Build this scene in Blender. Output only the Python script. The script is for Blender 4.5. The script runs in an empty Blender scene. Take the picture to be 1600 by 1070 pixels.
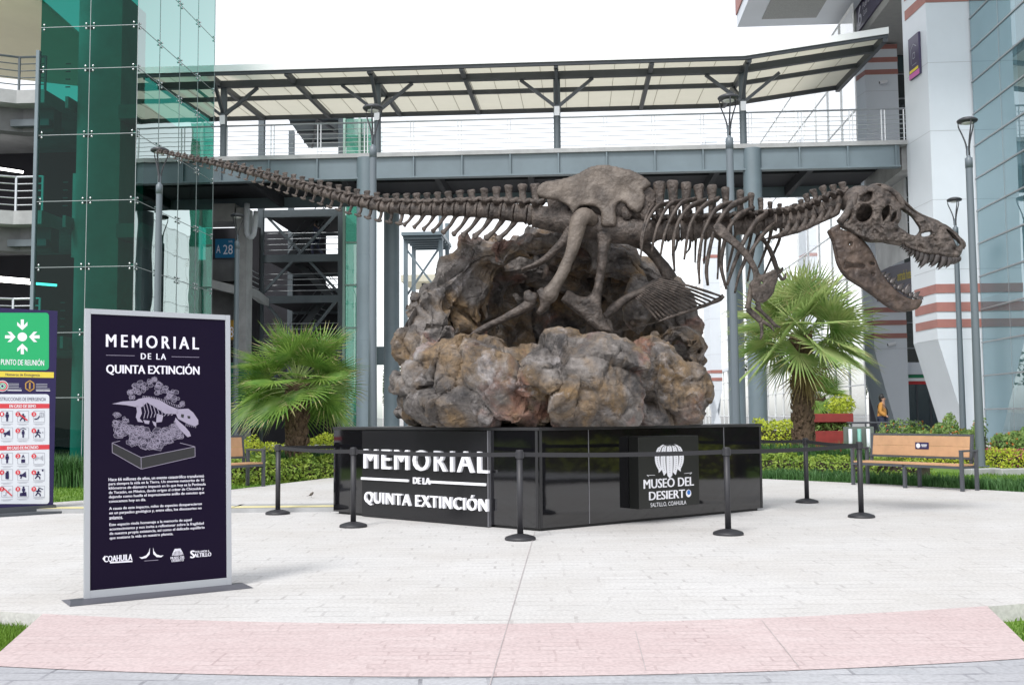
import bpy, math, random
import numpy as np
from mathutils import Vector, Matrix, noise
from mathutils.geometry import tessellate_polygon
R = math.radians
S = bpy.context.scene
COL = S.collection
random.seed(11)

# ------------------------------------------------------------------ camera
F = 1620.0                       # focal length in pixels of the 1600 px wide photo
CAMZ = 1.38
PITCH = math.atan(114.0/F)
ROLL = -0.008
cam = bpy.data.cameras.new('camera')
cam.sensor_fit = 'HORIZONTAL'; cam.sensor_width = 36.0
cam.lens = 36.0*F/1600.0
cam.clip_start = 0.1; cam.clip_end = 2000
camo = bpy.data.objects.new('camera', cam); COL.objects.link(camo)
MC = Matrix.Translation((0, 0, CAMZ)) @ Matrix.Rotation(R(90)+PITCH, 4, 'X') @ Matrix.Rotation(ROLL, 4, 'Z')
camo.matrix_world = MC
S.camera = camo
M3 = MC.to_3x3()

# ------------------------------------------------------------------ sky, sun, exposure
SUN_EL, SUN_AZ = R(53), R(208)     # azimuth the light comes from, clockwise from +Y
w = bpy.data.worlds.new("World"); S.world = w; w.use_nodes = True
nt = w.node_tree
bg = nt.nodes['Background']
sky = nt.nodes.new('ShaderNodeTexSky'); sky.sky_type = 'NISHITA'; sky.sun_disc = False
sky.sun_elevation = SUN_EL; sky.sun_rotation = SUN_AZ
sky.air_density = 1.0; sky.dust_density = 1.0; sky.ozone_density = 1.0
hs = nt.nodes.new('ShaderNodeHueSaturation'); hs.inputs['Saturation'].default_value = 0.16
nt.links.new(sky.outputs[0], hs.inputs['Color']); nt.links.new(hs.outputs[0], bg.inputs[0])
bg.inputs[1].default_value = 0.15
sd = bpy.data.lights.new('sun', 'SUN'); sd.energy = 1.3; sd.angle = R(13); sd.color = (1.0, 0.97, 0.93)
so = bpy.data.objects.new('sun', sd); COL.objects.link(so)
so.location = (0, 0, 40)
sdir = Vector((math.sin(SUN_AZ)*math.cos(SUN_EL), math.cos(SUN_AZ)*math.cos(SUN_EL), math.sin(SUN_EL)))
so.rotation_euler = sdir.to_track_quat('Z', 'Y').to_euler()
S.view_settings.view_transform = 'Standard'; S.view_settings.look = 'None'
S.view_settings.gamma = 1.0; S.view_settings.use_curve_mapping = False
S.view_settings.exposure = 1.02
S.cycles.max_bounces = 8; S.cycles.transparent_max_bounces = 16
S.cycles.use_denoising = True

# ------------------------------------------------------------------ photo geometry: a pixel and a depth give a place
def ray(x, y):
    return M3 @ Vector(((x-800.0)/F, (535.0-y)/F, -1.0))
def W(x, y, Y):                      # world point seen at pixel x, y standing at depth Y
    d = ray(x, y); t = Y/d.y
    return Vector((d.x*t, Y, CAMZ+d.z*t))
def G(x, y, z=0.0):                  # world point on the level z
    d = ray(x, y); t = (z-CAMZ)/d.z
    return Vector((d.x*t, d.y*t, z))
def K(Y): return F/Y                 # pixels per metre
TH = R(3.65)                          # the buildings stand a little turned
E1 = Vector((math.cos(TH), -math.sin(TH), 0)); E2 = Vector((math.sin(TH), math.cos(TH), 0)); EZ = Vector((0, 0, 1))
def BW(a, b, z): return E1*a + E2*b + EZ*z
def AB(x, y, b):                     # pixel -> (a, z) on the building plane b
    d = ray(x, y); o = Vector((0, 0, CAMZ))
    t = b/d.dot(E2); p = o+d*t
    return p.dot(E1), p.z
def BA(x, y, a):                     # pixel -> (b, z) on the building plane a
    d = ray(x, y); t = a/d.dot(E1); p = Vector((0, 0, CAMZ))+d*t
    return p.dot(E2), p.z
def hx(s):
    s = s.lstrip('#'); c = [int(s[i:i+2], 16)/255 for i in (0, 2, 4)]
    return tuple((v/12.92 if v <= 0.04045 else ((v+0.055)/1.055)**2.4) for v in c)

# ------------------------------------------------------------------ materials
MATS = {}
def mat(name, col, rough=0.6, metal=0.0, var=0.0, vscale=4.0, col2=None, bump=0.0, bscale=30.0, spec=0.5, emit=0.0, coat=0.0, detail=6.0, bdist=0.02, twoside=False):
    m = bpy.data.materials.new(name); m.use_nodes = True
    n = m.node_tree.nodes; l = m.node_tree.links
    p = n['Principled BSDF']
    p.inputs['Base Color'].default_value = (*col, 1); p.inputs['Roughness'].default_value = rough
    p.inputs['Metallic'].default_value = metal; p.inputs['Specular IOR Level'].default_value = spec
    if coat: p.inputs['Coat Weight'].default_value = coat
    if emit:
        p.inputs['Emission Color'].default_value = (*col, 1); p.inputs['Emission Strength'].default_value = emit
    if var or col2 or bump:
        tc = n.new('ShaderNodeTexCoord')
    if var or col2:
        t = n.new('ShaderNodeTexNoise'); t.inputs['Scale'].default_value = vscale; t.inputs['Detail'].default_value = detail
        t.inputs['Roughness'].default_value = 0.65
        l.new(tc.outputs['Object'], t.inputs['Vector'])
        r = n.new('ShaderNodeValToRGB')
        c2 = col2 or tuple(max(0, c*(1-var)) for c in col)
        c1 = col if col2 else tuple(min(1, c*(1+var)) for c in col)
        r.color_ramp.elements[0].color = (*c2, 1); r.color_ramp.elements[1].color = (*c1, 1)
        r.color_ramp.elements[0].position = 0.33; r.color_ramp.elements[1].position = 0.67
        l.new(t.outputs['Fac'], r.inputs[0]); l.new(r.outputs[0], p.inputs['Base Color'])
    if bump:
        b = n.new('ShaderNodeTexNoise'); b.inputs['Scale'].default_value = bscale; b.inputs['Detail'].default_value = 8
        l.new(tc.outputs['Object'], b.inputs['Vector'])
        bn = n.new('ShaderNodeBump'); bn.inputs['Strength'].default_value = bump; bn.inputs['Distance'].default_value = bdist
        l.new(b.outputs['Fac'], bn.inputs['Height']); l.new(bn.outputs[0], p.inputs['Normal'])
    MATS[name] = m
    return m
def glass(name, tint, body=None, bodyfac=0.0, f0=0.06, f1=0.9, mid=0.45, midpos=0.62, gloss=(1, 1, 1), rough=0.0, wave=0.0):
    """thin architectural glass: tinted see-through plus a mirror that grows with the angle"""
    m = bpy.data.materials.new(name); m.use_nodes = True
    n = m.node_tree.nodes; l = m.node_tree.links
    n.remove(n['Principled BSDF'])
    tr = n.new('ShaderNodeBsdfTransparent'); tr.inputs[0].default_value = (*tint, 1)
    gl = n.new('ShaderNodeBsdfGlossy'); gl.inputs['Roughness'].default_value = rough; gl.inputs[0].default_value = (*gloss, 1)
    lw = n.new('ShaderNodeLayerWeight'); lw.inputs[0].default_value = 0.5
    cr = n.new('ShaderNodeValToRGB')
    e = cr.color_ramp.elements
    e[0].position = 0.0; e[0].color = (f0, f0, f0, 1); e[1].position = 1.0; e[1].color = (f1, f1, f1, 1)
    x = e.new(midpos); x.color = (mid, mid, mid, 1)
    x = e.new(0.3); x.color = (f0*1.3, f0*1.3, f0*1.3, 1)
    l.new(lw.outputs['Facing'], cr.inputs[0])
    mx = n.new('ShaderNodeMixShader')
    l.new(cr.outputs[0], mx.inputs[0])
    under = tr.outputs[0]
    if body:
        df = n.new('ShaderNodeBsdfDiffuse'); df.inputs[0].default_value = (*body, 1)
        mb = n.new('ShaderNodeMixShader'); mb.inputs[0].default_value = bodyfac
        l.new(tr.outputs[0], mb.inputs[1]); l.new(df.outputs[0], mb.inputs[2]); under = mb.outputs[0]
    l.new(under, mx.inputs[1]); l.new(gl.outputs[0], mx.inputs[2])
    if wave:
        tc = n.new('ShaderNodeTexCoord'); t = n.new('ShaderNodeTexNoise'); t.inputs['Scale'].default_value = 0.9; t.inputs['Detail'].default_value = 1
        l.new(tc.outputs['Object'], t.inputs['Vector'])
        bn = n.new('ShaderNodeBump'); bn.inputs['Strength'].default_value = wave; bn.inputs['Distance'].default_value = 0.03
        l.new(t.outputs['Fac'], bn.inputs['Height']); l.new(bn.outputs[0], gl.inputs['Normal'])
    l.new(mx.outputs[0], n['Material Output'].inputs[0])
    MATS[name] = m
    return m

# ------------------------------------------------------------------ mesh building
def spline(pts, sub):
    """Catmull-Rom through vectors (any dimension)"""
    P = [np.array(p, float) for p in pts]
    if sub <= 1 or len(P) < 3: return P
    out = []
    for i in range(len(P)-1):
        p0 = P[i-1] if i else 2*P[0]-P[1]
        p1, p2 = P[i], P[i+1]
        p3 = P[i+2] if i+2 < len(P) else 2*P[-1]-P[-2]
        for k in range(sub):
            t = k/sub
            out.append(0.5*((2*p1)+(-p0+p2)*t+(2*p0-5*p1+4*p2-p3)*t*t+(-p0+3*p1-3*p2+p3)*t**3))
    out.append(P[-1])
    return out
def loop_spline(pts, sub):
    P = [np.array(p, float) for p in pts]; n = len(P); out = []
    for i in range(n):
        p0, p1, p2, p3 = P[i-1], P[i], P[(i+1) % n], P[(i+2) % n]
        for k in range(sub):
            t = k/sub
            out.append(0.5*((2*p1)+(-p0+p2)*t+(2*p0-5*p1+4*p2-p3)*t*t+(-p0+3*p1-3*p2+p3)*t**3))
    return out
class MB:
    def __init__(s): s.v = []; s.f = []
    def add(s, vs, fs):
        o = len(s.v); s.v += [tuple(p) for p in vs]; s.f += [tuple(i+o for i in f) for f in fs]
        return s
    def hexa(s, c8):                  # 4 bottom corners ccw, 4 top corners
        return s.add(c8, [(3, 2, 1, 0), (4, 5, 6, 7), (0, 1, 5, 4), (1, 2, 6, 5), (2, 3, 7, 6), (3, 0, 4, 7)])
    def box(s, x0, x1, y0, y1, z0, z1, T=None):
        c = [Vector(p) for p in ((x0, y0, z0), (x1, y0, z0), (x1, y1, z0), (x0, y1, z0), (x0, y0, z1), (x1, y0, z1), (x1, y1, z1), (x0, y1, z1))]
        if T: c = [T(*p) for p in c]
        return s.hexa(c)
    def bbox(s, a0, a1, b0, b1, z0, z1): return s.box(a0, a1, b0, b1, z0, z1, BW)
    def beam(s, p, q, w, h, up=(0, 0, 1)):
        p, q = Vector(p), Vector(q); t = (q-p).normalized(); u = Vector(up)
        if abs(t.dot(u)) > 0.98: u = Vector((0, 1, 0))
        sd = t.cross(u).normalized(); u = sd.cross(t).normalized()
        a, b = sd*(w/2), u*(h/2)
        return s.hexa([p-a-b, p+a-b, q+a-b, q-a-b, p-a+b, p+a+b, q+a+b, q-a+b])
    def tube(s, pts, rad, n=10, sub=1, up=(0, 0, 1), cap=True, twist=0.0):
        """swept elliptic tube; rad: numbers or (along side, along up)"""
        rr = [(r, r) if not isinstance(r, (tuple, list)) else r for r in (rad if isinstance(rad, (list, tuple)) else [rad]*len(pts))]
        P = spline([tuple(p)+tuple(r) for p, r in zip(pts, rr)], sub)
        P = np.array(P); pos = P[:, :3]; ra = np.abs(P[:, 3:])
        m = len(pos); o = len(s.v); u0 = Vector(up)
        for i in range(m):
            t = Vector(pos[min(i+1, m-1)]-pos[max(i-1, 0)])
            if t.length < 1e-9: t = Vector((0, 0, 1))
            t.normalize()
            u = u0 - t*u0.dot(t)
            if u.length < 0.05:
                u = Vector((0.31, 0.95, 0.05)); u = u - t*u.dot(t)
            u.normalize(); sd = t.cross(u)
            for k in range(n):
                g = 2*math.pi*k/n+twist
                s.v.append(tuple(Vector(pos[i])+sd*(ra[i, 0]*math.cos(g))+u*(ra[i, 1]*math.sin(g))))
        for i in range(m-1):
            for k in range(n):
                a = o+i*n+k; b = o+i*n+(k+1) % n
                s.f.append((a, b, b+n, a+n))
        if cap:
            s.f.append(tuple(o+k for k in range(n-1, -1, -1))); s.f.append(tuple(o+(m-1)*n+k for k in range(n)))
        return s
    def lathe(s, prof, c=(0, 0, 0), n=20):   # prof: (radius, z)
        o = len(s.v); c = Vector(c)
        for r, z in prof:
            for k in range(n):
                g = 2*math.pi*k/n
                s.v.append((c.x+r*math.cos(g), c.y+r*math.sin(g), c.z+z))
        for i in range(len(prof)-1):
            for k in range(n):
                a = o+i*n+k; b = o+i*n+(k+1) % n
                s.f.append((a, b, b+n, a+n))
        s.f.append(tuple(o+k for k in range(n-1, -1, -1))); s.f.append(tuple(o+(len(prof)-1)*n+k for k in range(n)))
        return s
    def poly(s, pts, rev=False):
        o = len(s.v); s.v += [tuple(p) for p in pts]
        idx = list(range(o, o+len(pts)))
        s.f.append(tuple(idx[::-1] if rev else idx)); return s
    def prism(s, pts, d):             # polygon extruded by the vector d
        d = Vector(d); pts = [Vector(p) for p in pts]; n = len(pts); o = len(s.v)
        s.v += [tuple(p) for p in pts]+[tuple(p+d) for p in pts]
        s.f.append(tuple(range(o+n-1, o-1, -1))); s.f.append(tuple(range(o+n, o+2*n)))
        for i in range(n):
            j = (i+1) % n; s.f.append((o+i, o+j, o+n+j, o+n+i))
        return s
    def mesh(s, name):
        me = bpy.data.meshes.new(name); me.from_pydata(s.v, [], s.f); me.update()
        return me
    def build(s, name, m, parent=None, smooth=False, loc=None, jit=0.0, jscale=8.0, bevel=0.0):
        me = s.mesh(name)
        if loc is None and parent is not None: loc = parent.location
        if loc is not None and tuple(loc) != (0, 0, 0): me.transform(Matrix.Translation(-Vector(loc)))
        return link(name, me, m, parent, smooth, (0, 0, 0) if parent is not None else (loc or (0, 0, 0)), jit, jscale, bevel)
def fix_normals(me):
    import bmesh
    b = bmesh.new(); b.from_mesh(me); bmesh.ops.recalc_face_normals(b, faces=b.faces); b.to_mesh(me); b.free()
def jitter(me, amp, sc, seed=0.0):
    n = len(me.vertices); nr = [v.normal.copy() for v in me.vertices]
    for v, q in zip(me.vertices, nr):
        c = v.co*sc+Vector((seed, seed*0.7, 0))
        v.co += q*amp*(noise.noise(c)+0.5*noise.noise(c*2.3))
    me.update()
def link(name, me, m, parent=None, smooth=False, loc=(0, 0, 0), jit=0.0, jscale=8.0, bevel=0.0, fix=True):
    if fix: fix_normals(me)
    if jit: jitter(me, jit, jscale, random.random()*50)
    o = bpy.data.objects.new(name, me); COL.objects.link(o); o.location = loc
    for q in (m if isinstance(m, (list, tuple)) else [m]): me.materials.append(q)
    if parent is not None: o.parent = parent
    if smooth: me.polygons.foreach_set('use_smooth', [True]*len(me.polygons))
    if bevel:
        b = o.modifiers.new('bevel', 'BEVEL'); b.width = bevel; b.segments = 2; b.limit_method = 'ANGLE'
    return o
def tag(o, label, cat, group=None, kind=None):
    if label: o['label'] = label
    if cat: o['category'] = cat
    if group: o['group'] = group
    if kind: o['kind'] = kind
    return o
def thing(name, label, cat, loc=(0, 0, 0), group=None, rz=0.0):
    o = bpy.data.objects.new(name, None); COL.objects.link(o); o.location = loc; o.rotation_euler = (0, 0, rz)
    o.empty_display_size = 0.2
    return tag(o, label, cat, group)
def struct(name, mb, m, kind='structure', smooth=False):
    o = mb.build(name, m, None, smooth); o['kind'] = kind
    return o
def dup(root, loc, label=None, rz=None, group=None, scale=None):
    def rec(o, par):
        c = o.copy(); COL.objects.link(c)
        if par is not None: c.parent = par
        for ch in [x for x in COL.objects if x.parent is o]: rec(ch, c)
        return c
    r = rec(root, None); r.location = loc
    if rz is not None: r.rotation_euler = (0, 0, rz)
    if scale: r.scale = (scale,)*3
    if label: r['label'] = label
    if group: r['group'] = group
    return r
def eval_mesh(o):
    dg = bpy.context.evaluated_depsgraph_get(); dg.update()
    return bpy.data.meshes.new_from_object(o.evaluated_get(dg))
def kill(o):
    d = o.data; t = o.type; bpy.data.objects.remove(o)
    if t == 'MESH': bpy.data.meshes.remove(d)
    else: bpy.data.curves.remove(d)

# ------------------------------------------------------------------ lettering
def text_geo(s, bold=0.0, space=1.0, extrude=0.0, res=3):
    c = bpy.data.curves.new('t', 'FONT'); c.body = s; c.size = 1.0; c.offset = bold; c.space_character = space
    c.extrude = extrude; c.resolution_u = res; c.fill_mode = 'BOTH' if extrude else 'FRONT'
    o = bpy.data.objects.new('t', c); COL.objects.link(o)
    me = eval_mesh(o)
    v = np.array([tuple(p.co) for p in me.vertices]); f = [tuple(p.vertices) for p in me.polygons]
    bpy.data.meshes.remove(me); kill(o)
    return v, f
class Panel:
    """a flat panel: origin, right and up unit vectors, normal towards the viewer"""
    def __init__(s, o, r, u):
        s.o = Vector(o); s.r = Vector(r).normalized(); s.u = Vector(u).normalized(); s.n = s.r.cross(s.u).normalized()
    def at(s, a, b, d=0.0): return s.o+s.r*a+s.u*b+s.n*d
    def px(s, x, y, d=0.0):           # photo pixel -> panel coordinates
        dr = ray(x, y); o = Vector((0, 0, CAMZ)); q = s.o+s.n*d
        t = (q-o).dot(s.n)/dr.dot(s.n); p = o+dr*t-s.o
        return p.dot(s.r), p.dot(s.u)
    def text(s, mb, txt, a0, a1, b0, b1, d=0.002, bold=0.0, space=1.0, extrude=0.0):
        v, f = text_geo(txt, 0, space, extrude)       # heavier strokes: the same letters laid a hair apart
        if not len(v): return
        lo, hi = v.min(0), v.max(0); lo[0] -= bold; hi[0] += bold
        sa = (a1-a0)/(hi[0]-lo[0]); sb = (b1-b0)/(hi[1]-lo[1])
        for i, sh in enumerate((0.0, -bold, bold, -bold*.5, bold*.5) if bold else (0.0,)):
            mb.add([s.at(a0+(p[0]+sh-lo[0])*sa, b0+(p[1]-lo[1])*sb+i*.00007, d+p[2]*(1-.012*i)+i*.00012) for p in v], f)
    def textpx(s, mb, txt, x0, y0, x1, y1, **k):   # pixel box: lower start corner, upper end corner
        D_ = k.get('d', .002); a0, b0 = s.px(x0, y0, D_); a1, _ = s.px(x1, y0, D_); _, b1 = s.px(x0, y1, D_)
        s.text(mb, txt, a0, a1, b0, b1, **k)
    def rect(s, mb, a0, a1, b0, b1, d=0.002):
        mb.add([s.at(a0, b0, d), s.at(a1, b0, d), s.at(a1, b1, d), s.at(a0, b1, d)], [(0, 1, 2, 3)])
    def slab(s, mb, a0, a1, b0, b1, d0, d1):
        mb.hexa([s.at(a0, b0, d0), s.at(a1, b0, d0), s.at(a1, b0, d1), s.at(a0, b0, d1), s.at(a0, b1, d0), s.at(a1, b1, d0), s.at(a1, b1, d1), s.at(a0, b1, d1)])
    def poly(s, mb, pts, d=0.002): mb.poly([s.at(a, b, d) for a, b in pts])
    def disc(s, mb, a, b, r, d=0.002, n=20, ry=None):
        mb.poly([s.at(a+r*math.cos(2*math.pi*k/n), b+(ry or r)*math.sin(2*math.pi*k/n), d) for k in range(n)])
    def line(s, mb, pts, wd, d=0.002):
        for (a, b), (c, e) in zip(pts[:-1], pts[1:]):
            L = math.hypot(c-a, e-b) or 1e-9; nx, ny = -(e-b)/L*wd/2, (c-a)/L*wd/2
            mb.add([s.at(a-nx, b-ny, d), s.at(c-nx, e-ny, d), s.at(c+nx, e+ny, d), s.at(a+nx, b+ny, d)], [(0, 1, 2, 3)])
    def ring(s, mb, a, b, r, wd, d=0.002, n=24, g0=0, g1=2*math.pi):
        s.line(mb, [(a+r*math.cos(g0+(g1-g0)*k/n), b+r*math.sin(g0+(g1-g0)*k/n)) for k in range(n+1)], wd, d)
# ------------------------------------------------------------------ palette
mat('bone', (0.112, 0.090, 0.077), 0.48, col2=(0.026, 0.021, 0.019), vscale=7.5, bump=0.85, bscale=26, bdist=0.03, spec=0.35)
mat('bone_pale', (0.160, 0.132, 0.110), 0.50, col2=(0.046, 0.036, 0.030), vscale=3.6, bump=0.75, bscale=20, bdist=0.03, spec=0.35)
mat('bone_brown', (0.092, 0.064, 0.049), 0.48, col2=(0.030, 0.022, 0.020), vscale=5, bump=0.75, bscale=22, bdist=0.025, spec=0.35)
mat('tooth', (0.05, 0.042, 0.04), 0.35, var=0.4, vscale=20)
mat('black_gloss', (0.005, 0.005, 0.0065), 0.05, spec=1.0, bump=0.035, bscale=1.6, bdist=0.02)
mat('black_matte', (0.012, 0.012, 0.013), 0.45, bump=0.05, bscale=60)
mat('black_trim', (0.02, 0.02, 0.022), 0.35)
mat('stanchion_black', (0.022, 0.022, 0.026), 0.5, bump=0.04, bscale=90)
mat('belt_black', (0.017, 0.017, 0.02), 0.8, bump=0.1, bscale=200)
mat('white_letter', (0.82, 0.82, 0.86), 0.4)
mat('silver_frame', (0.40, 0.42, 0.45), 0.42, metal=0.35, bump=0.02)
mat('banner_print', (0.0065, 0.0036, 0.0165), 0.5, col2=(0.0080, 0.0045, 0.017), vscale=1.2, spec=0.08)
mat('print_white', (0.76, 0.75, 0.84), 0.5)
mat('print_lilac', (0.30, 0.27, 0.36), 0.5)
mat('print_dark', (0.012, 0.012, 0.014), 0.5)
mat('print_shade', (0.026, 0.020, 0.045), 0.5)
mat('navy', (0.026, 0.020, 0.078), 0.5, spec=.25)
mat('sign_green', (0.008, 0.40, 0.135), 0.4)
mat('sign_yellow', (0.72, 0.58, 0.06), 0.45)
mat('sign_red', (0.62, 0.045, 0.06), 0.45)
mat('sign_white', (0.66, 0.69, 0.74), 0.4)
mat('sign_grey', (0.36, 0.37, 0.42), 0.5)
mat('sign_gold', (0.45, 0.25, 0.05), 0.5)
mat('blue_sign', (0.012, 0.14, 0.30), 0.4)
mat('ochre_sign', (0.33, 0.19, 0.03), 0.4)
mat('purple_sign', (0.045, 0.035, 0.085), 0.35)
mat('grey_sign', (0.16, 0.15, 0.18), 0.4)
mat('pink', (0.55, 0.12, 0.38), 0.4)
mat('steel_blue', (0.135, 0.175, 0.20), 0.45, var=0.10, vscale=0.7, bump=0.02)
mat('steel_dark', (0.055, 0.062, 0.072), 0.5, var=0.12, vscale=1.0)
mat('steel_frame', (0.085, 0.105, 0.12), 0.5, var=0.12, vscale=1.0)
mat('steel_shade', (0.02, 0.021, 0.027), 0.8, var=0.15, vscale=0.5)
mat('rail_steel', (0.42, 0.44, 0.47), 0.35, metal=0.5)
mat('rail_white', (0.70, 0.71, 0.74), 0.4)
mat('lamp_post', (0.11, 0.135, 0.155), 0.42, bump=0.02)
mat('lamp_dark', (0.03, 0.032, 0.038), 0.4)
mat('lamp_lens', (0.55, 0.56, 0.55), 0.3)
mat('canopy_cream', (0.64, 0.62, 0.53), 0.7, var=0.07, vscale=0.8)
mat('canopy_white', (0.75, 0.76, 0.76), 0.6)
mat('concrete', (0.34, 0.345, 0.35), 0.8, var=0.16, vscale=1.6, bump=0.12, bscale=12)
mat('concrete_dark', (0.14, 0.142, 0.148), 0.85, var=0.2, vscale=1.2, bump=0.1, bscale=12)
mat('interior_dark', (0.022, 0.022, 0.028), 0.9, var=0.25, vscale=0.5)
mat('shaft', (0.46, 0.47, 0.46), 0.8, var=0.14, vscale=1.0, bump=0.1, bscale=8)
mat('panel_white', (0.61, 0.65, 0.70), 0.45, var=0.03, vscale=0.6)
mat('stripe_brick', (0.33, 0.145, 0.125), 0.6, var=0.10, vscale=2.0)
mat('soffit', (0.40, 0.41, 0.40), 0.8, col2=(0.27, 0.28, 0.275), vscale=25)
mat('mullion', (0.30, 0.32, 0.34), 0.4, metal=0.4)
mat('tube_light', (1.0, 0.98, 0.94), 0.5, emit=4.0)
mat('chrome', (0.58, 0.60, 0.62), 0.25, metal=0.9)
mat('wood', (0.47, 0.275, 0.15), 0.5, var=0.12, vscale=3.0, bump=0.05, bscale=40)
mat('bench_metal', (0.065, 0.07, 0.082), 0.45)
mat('red_paint', (0.22, 0.025, 0.022), 0.5, var=0.15)
mat('trunk', (0.115, 0.075, 0.048), 0.9, var=0.4, vscale=9, bump=0.9, bscale=18, bdist=0.05)
mat('soil', (0.05, 0.038, 0.028), 0.95, var=0.3, vscale=6, bump=0.5, bscale=20)
mat('skin', (0.36, 0.21, 0.15), 0.55, var=0.06)
mat('hair', (0.012, 0.010, 0.010), 0.5)
mat('jacket_orange', (0.43, 0.205, 0.045), 0.8, var=0.12, vscale=9, bump=0.2, bscale=30)
mat('navy_cloth', (0.02, 0.025, 0.055), 0.85, var=0.2, vscale=9)
mat('shoe', (0.02, 0.02, 0.022), 0.6)
mat('bird_brown', (0.09, 0.075, 0.06), 0.8, var=0.3, vscale=30)
mat('flag_green', (0.02, 0.22, 0.10), 0.5); mat('flag_white', (0.75, 0.76, 0.76), 0.5); mat('flag_red', (0.42, 0.03, 0.03), 0.5)
mat('globe_blue', (0.03, 0.17, 0.55), 0.4)
glass('tower_glass', (0.016, 0.24, 0.185), f0=0.012, mid=0.40, midpos=0.60, f1=0.95, wave=0.10, gloss=(.86, 1, .97))
glass('clear_glass', (0.62, 0.74, 0.74), f0=0.06, mid=0.35, midpos=0.6, f1=0.9)
glass('facade_glass', (0.27, 0.47, 0.53), body=(0.16, 0.28, 0.32), bodyfac=0.48, gloss=(.84, .96, 1.0), f0=0.07, mid=0.30, midpos=0.62, f1=0.85, wave=0.05)
glass('pale_glass', (0.80, 0.86, 0.87), body=(0.80, 0.82, 0.83), bodyfac=0.82, f0=0.08, mid=0.45, midpos=0.5, f1=0.95)
glass('dark_glass', (0.10, 0.16, 0.17), body=(0.03, 0.045, 0.05), bodyfac=0.5, f0=0.10, mid=0.40, midpos=0.6, f1=0.9, wave=0.06)
glass('green_glass', (0.30, 0.62, 0.52), body=(0.10, 0.30, 0.22), bodyfac=0.35, f0=0.10, mid=0.45, midpos=0.6, f1=0.9, wave=0.08)

def leaf_mat(name, c1, c2, rough=0.5, trans=0.25, vs=2.5):
    m = mat(name, c1, rough, col2=c2, vscale=vs, spec=0.35, detail=8)
    n = m.node_tree.nodes; l = m.node_tree.links; p = n['Principled BSDF']
    tl = n.new('ShaderNodeBsdfTranslucent'); mx = n.new('ShaderNodeMixShader'); mx.inputs[0].default_value = trans
    src = p.inputs['Base Color'].links[0].from_socket
    l.new(src, tl.inputs[0]); l.new(p.outputs[0], mx.inputs[1]); l.new(tl.outputs[0], mx.inputs[2])
    l.new(mx.outputs[0], n['Material Output'].inputs[0])
    return m
leaf_mat('palm_leaf', (0.25, 0.37, 0.08), (0.075, 0.19, 0.03), 0.42, 0.35, 3.0)
leaf_mat('palm_leaf_light', (0.50, 0.55, 0.25), (0.19, 0.34, 0.09), 0.42, 0.35, 2.2)
leaf_mat('palm_tip', (0.42, 0.38, 0.20), (0.26, 0.27, 0.10), 0.5, 0.3)
leaf_mat('palm_dry', (0.28, 0.21, 0.09), (0.14, 0.10, 0.04), 0.6, 0.2)
leaf_mat('hedge_lime', (0.60, 0.62, 0.07), (0.27, 0.39, 0.035), 0.5, 0.3, 5)
leaf_mat('hedge_green', (0.34, 0.43, 0.07), (0.11, 0.22, 0.035), 0.5, 0.3, 5)
leaf_mat('shrub_mid', (0.29, 0.39, 0.12), (0.10, 0.21, 0.05), 0.5, 0.3, 4)
leaf_mat('tree_leaf', (0.055, 0.11, 0.025), (0.018, 0.045, 0.010), 0.5, 0.3, 1.5)
leaf_mat('flower_orange', (0.50, 0.13, 0.03), (0.42, 0.20, 0.03), 0.5, 0.3, 9)
leaf_mat('flower_pink', (0.50, 0.06, 0.14), (0.45, 0.15, 0.20), 0.5, 0.3, 9)
leaf_mat('grass_blade', (0.17, 0.30, 0.035), (0.08, 0.18, 0.02), 0.6, 0.35, 1.2)
leaf_mat('border_blade', (0.10, 0.21, 0.07), (0.035, 0.11, 0.03), 0.5, 0.3, 3)
mat('lawn', (0.16, 0.27, 0.035), 0.9, col2=(0.075, 0.16, 0.02), vscale=3, bump=0.6, bscale=60)

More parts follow.
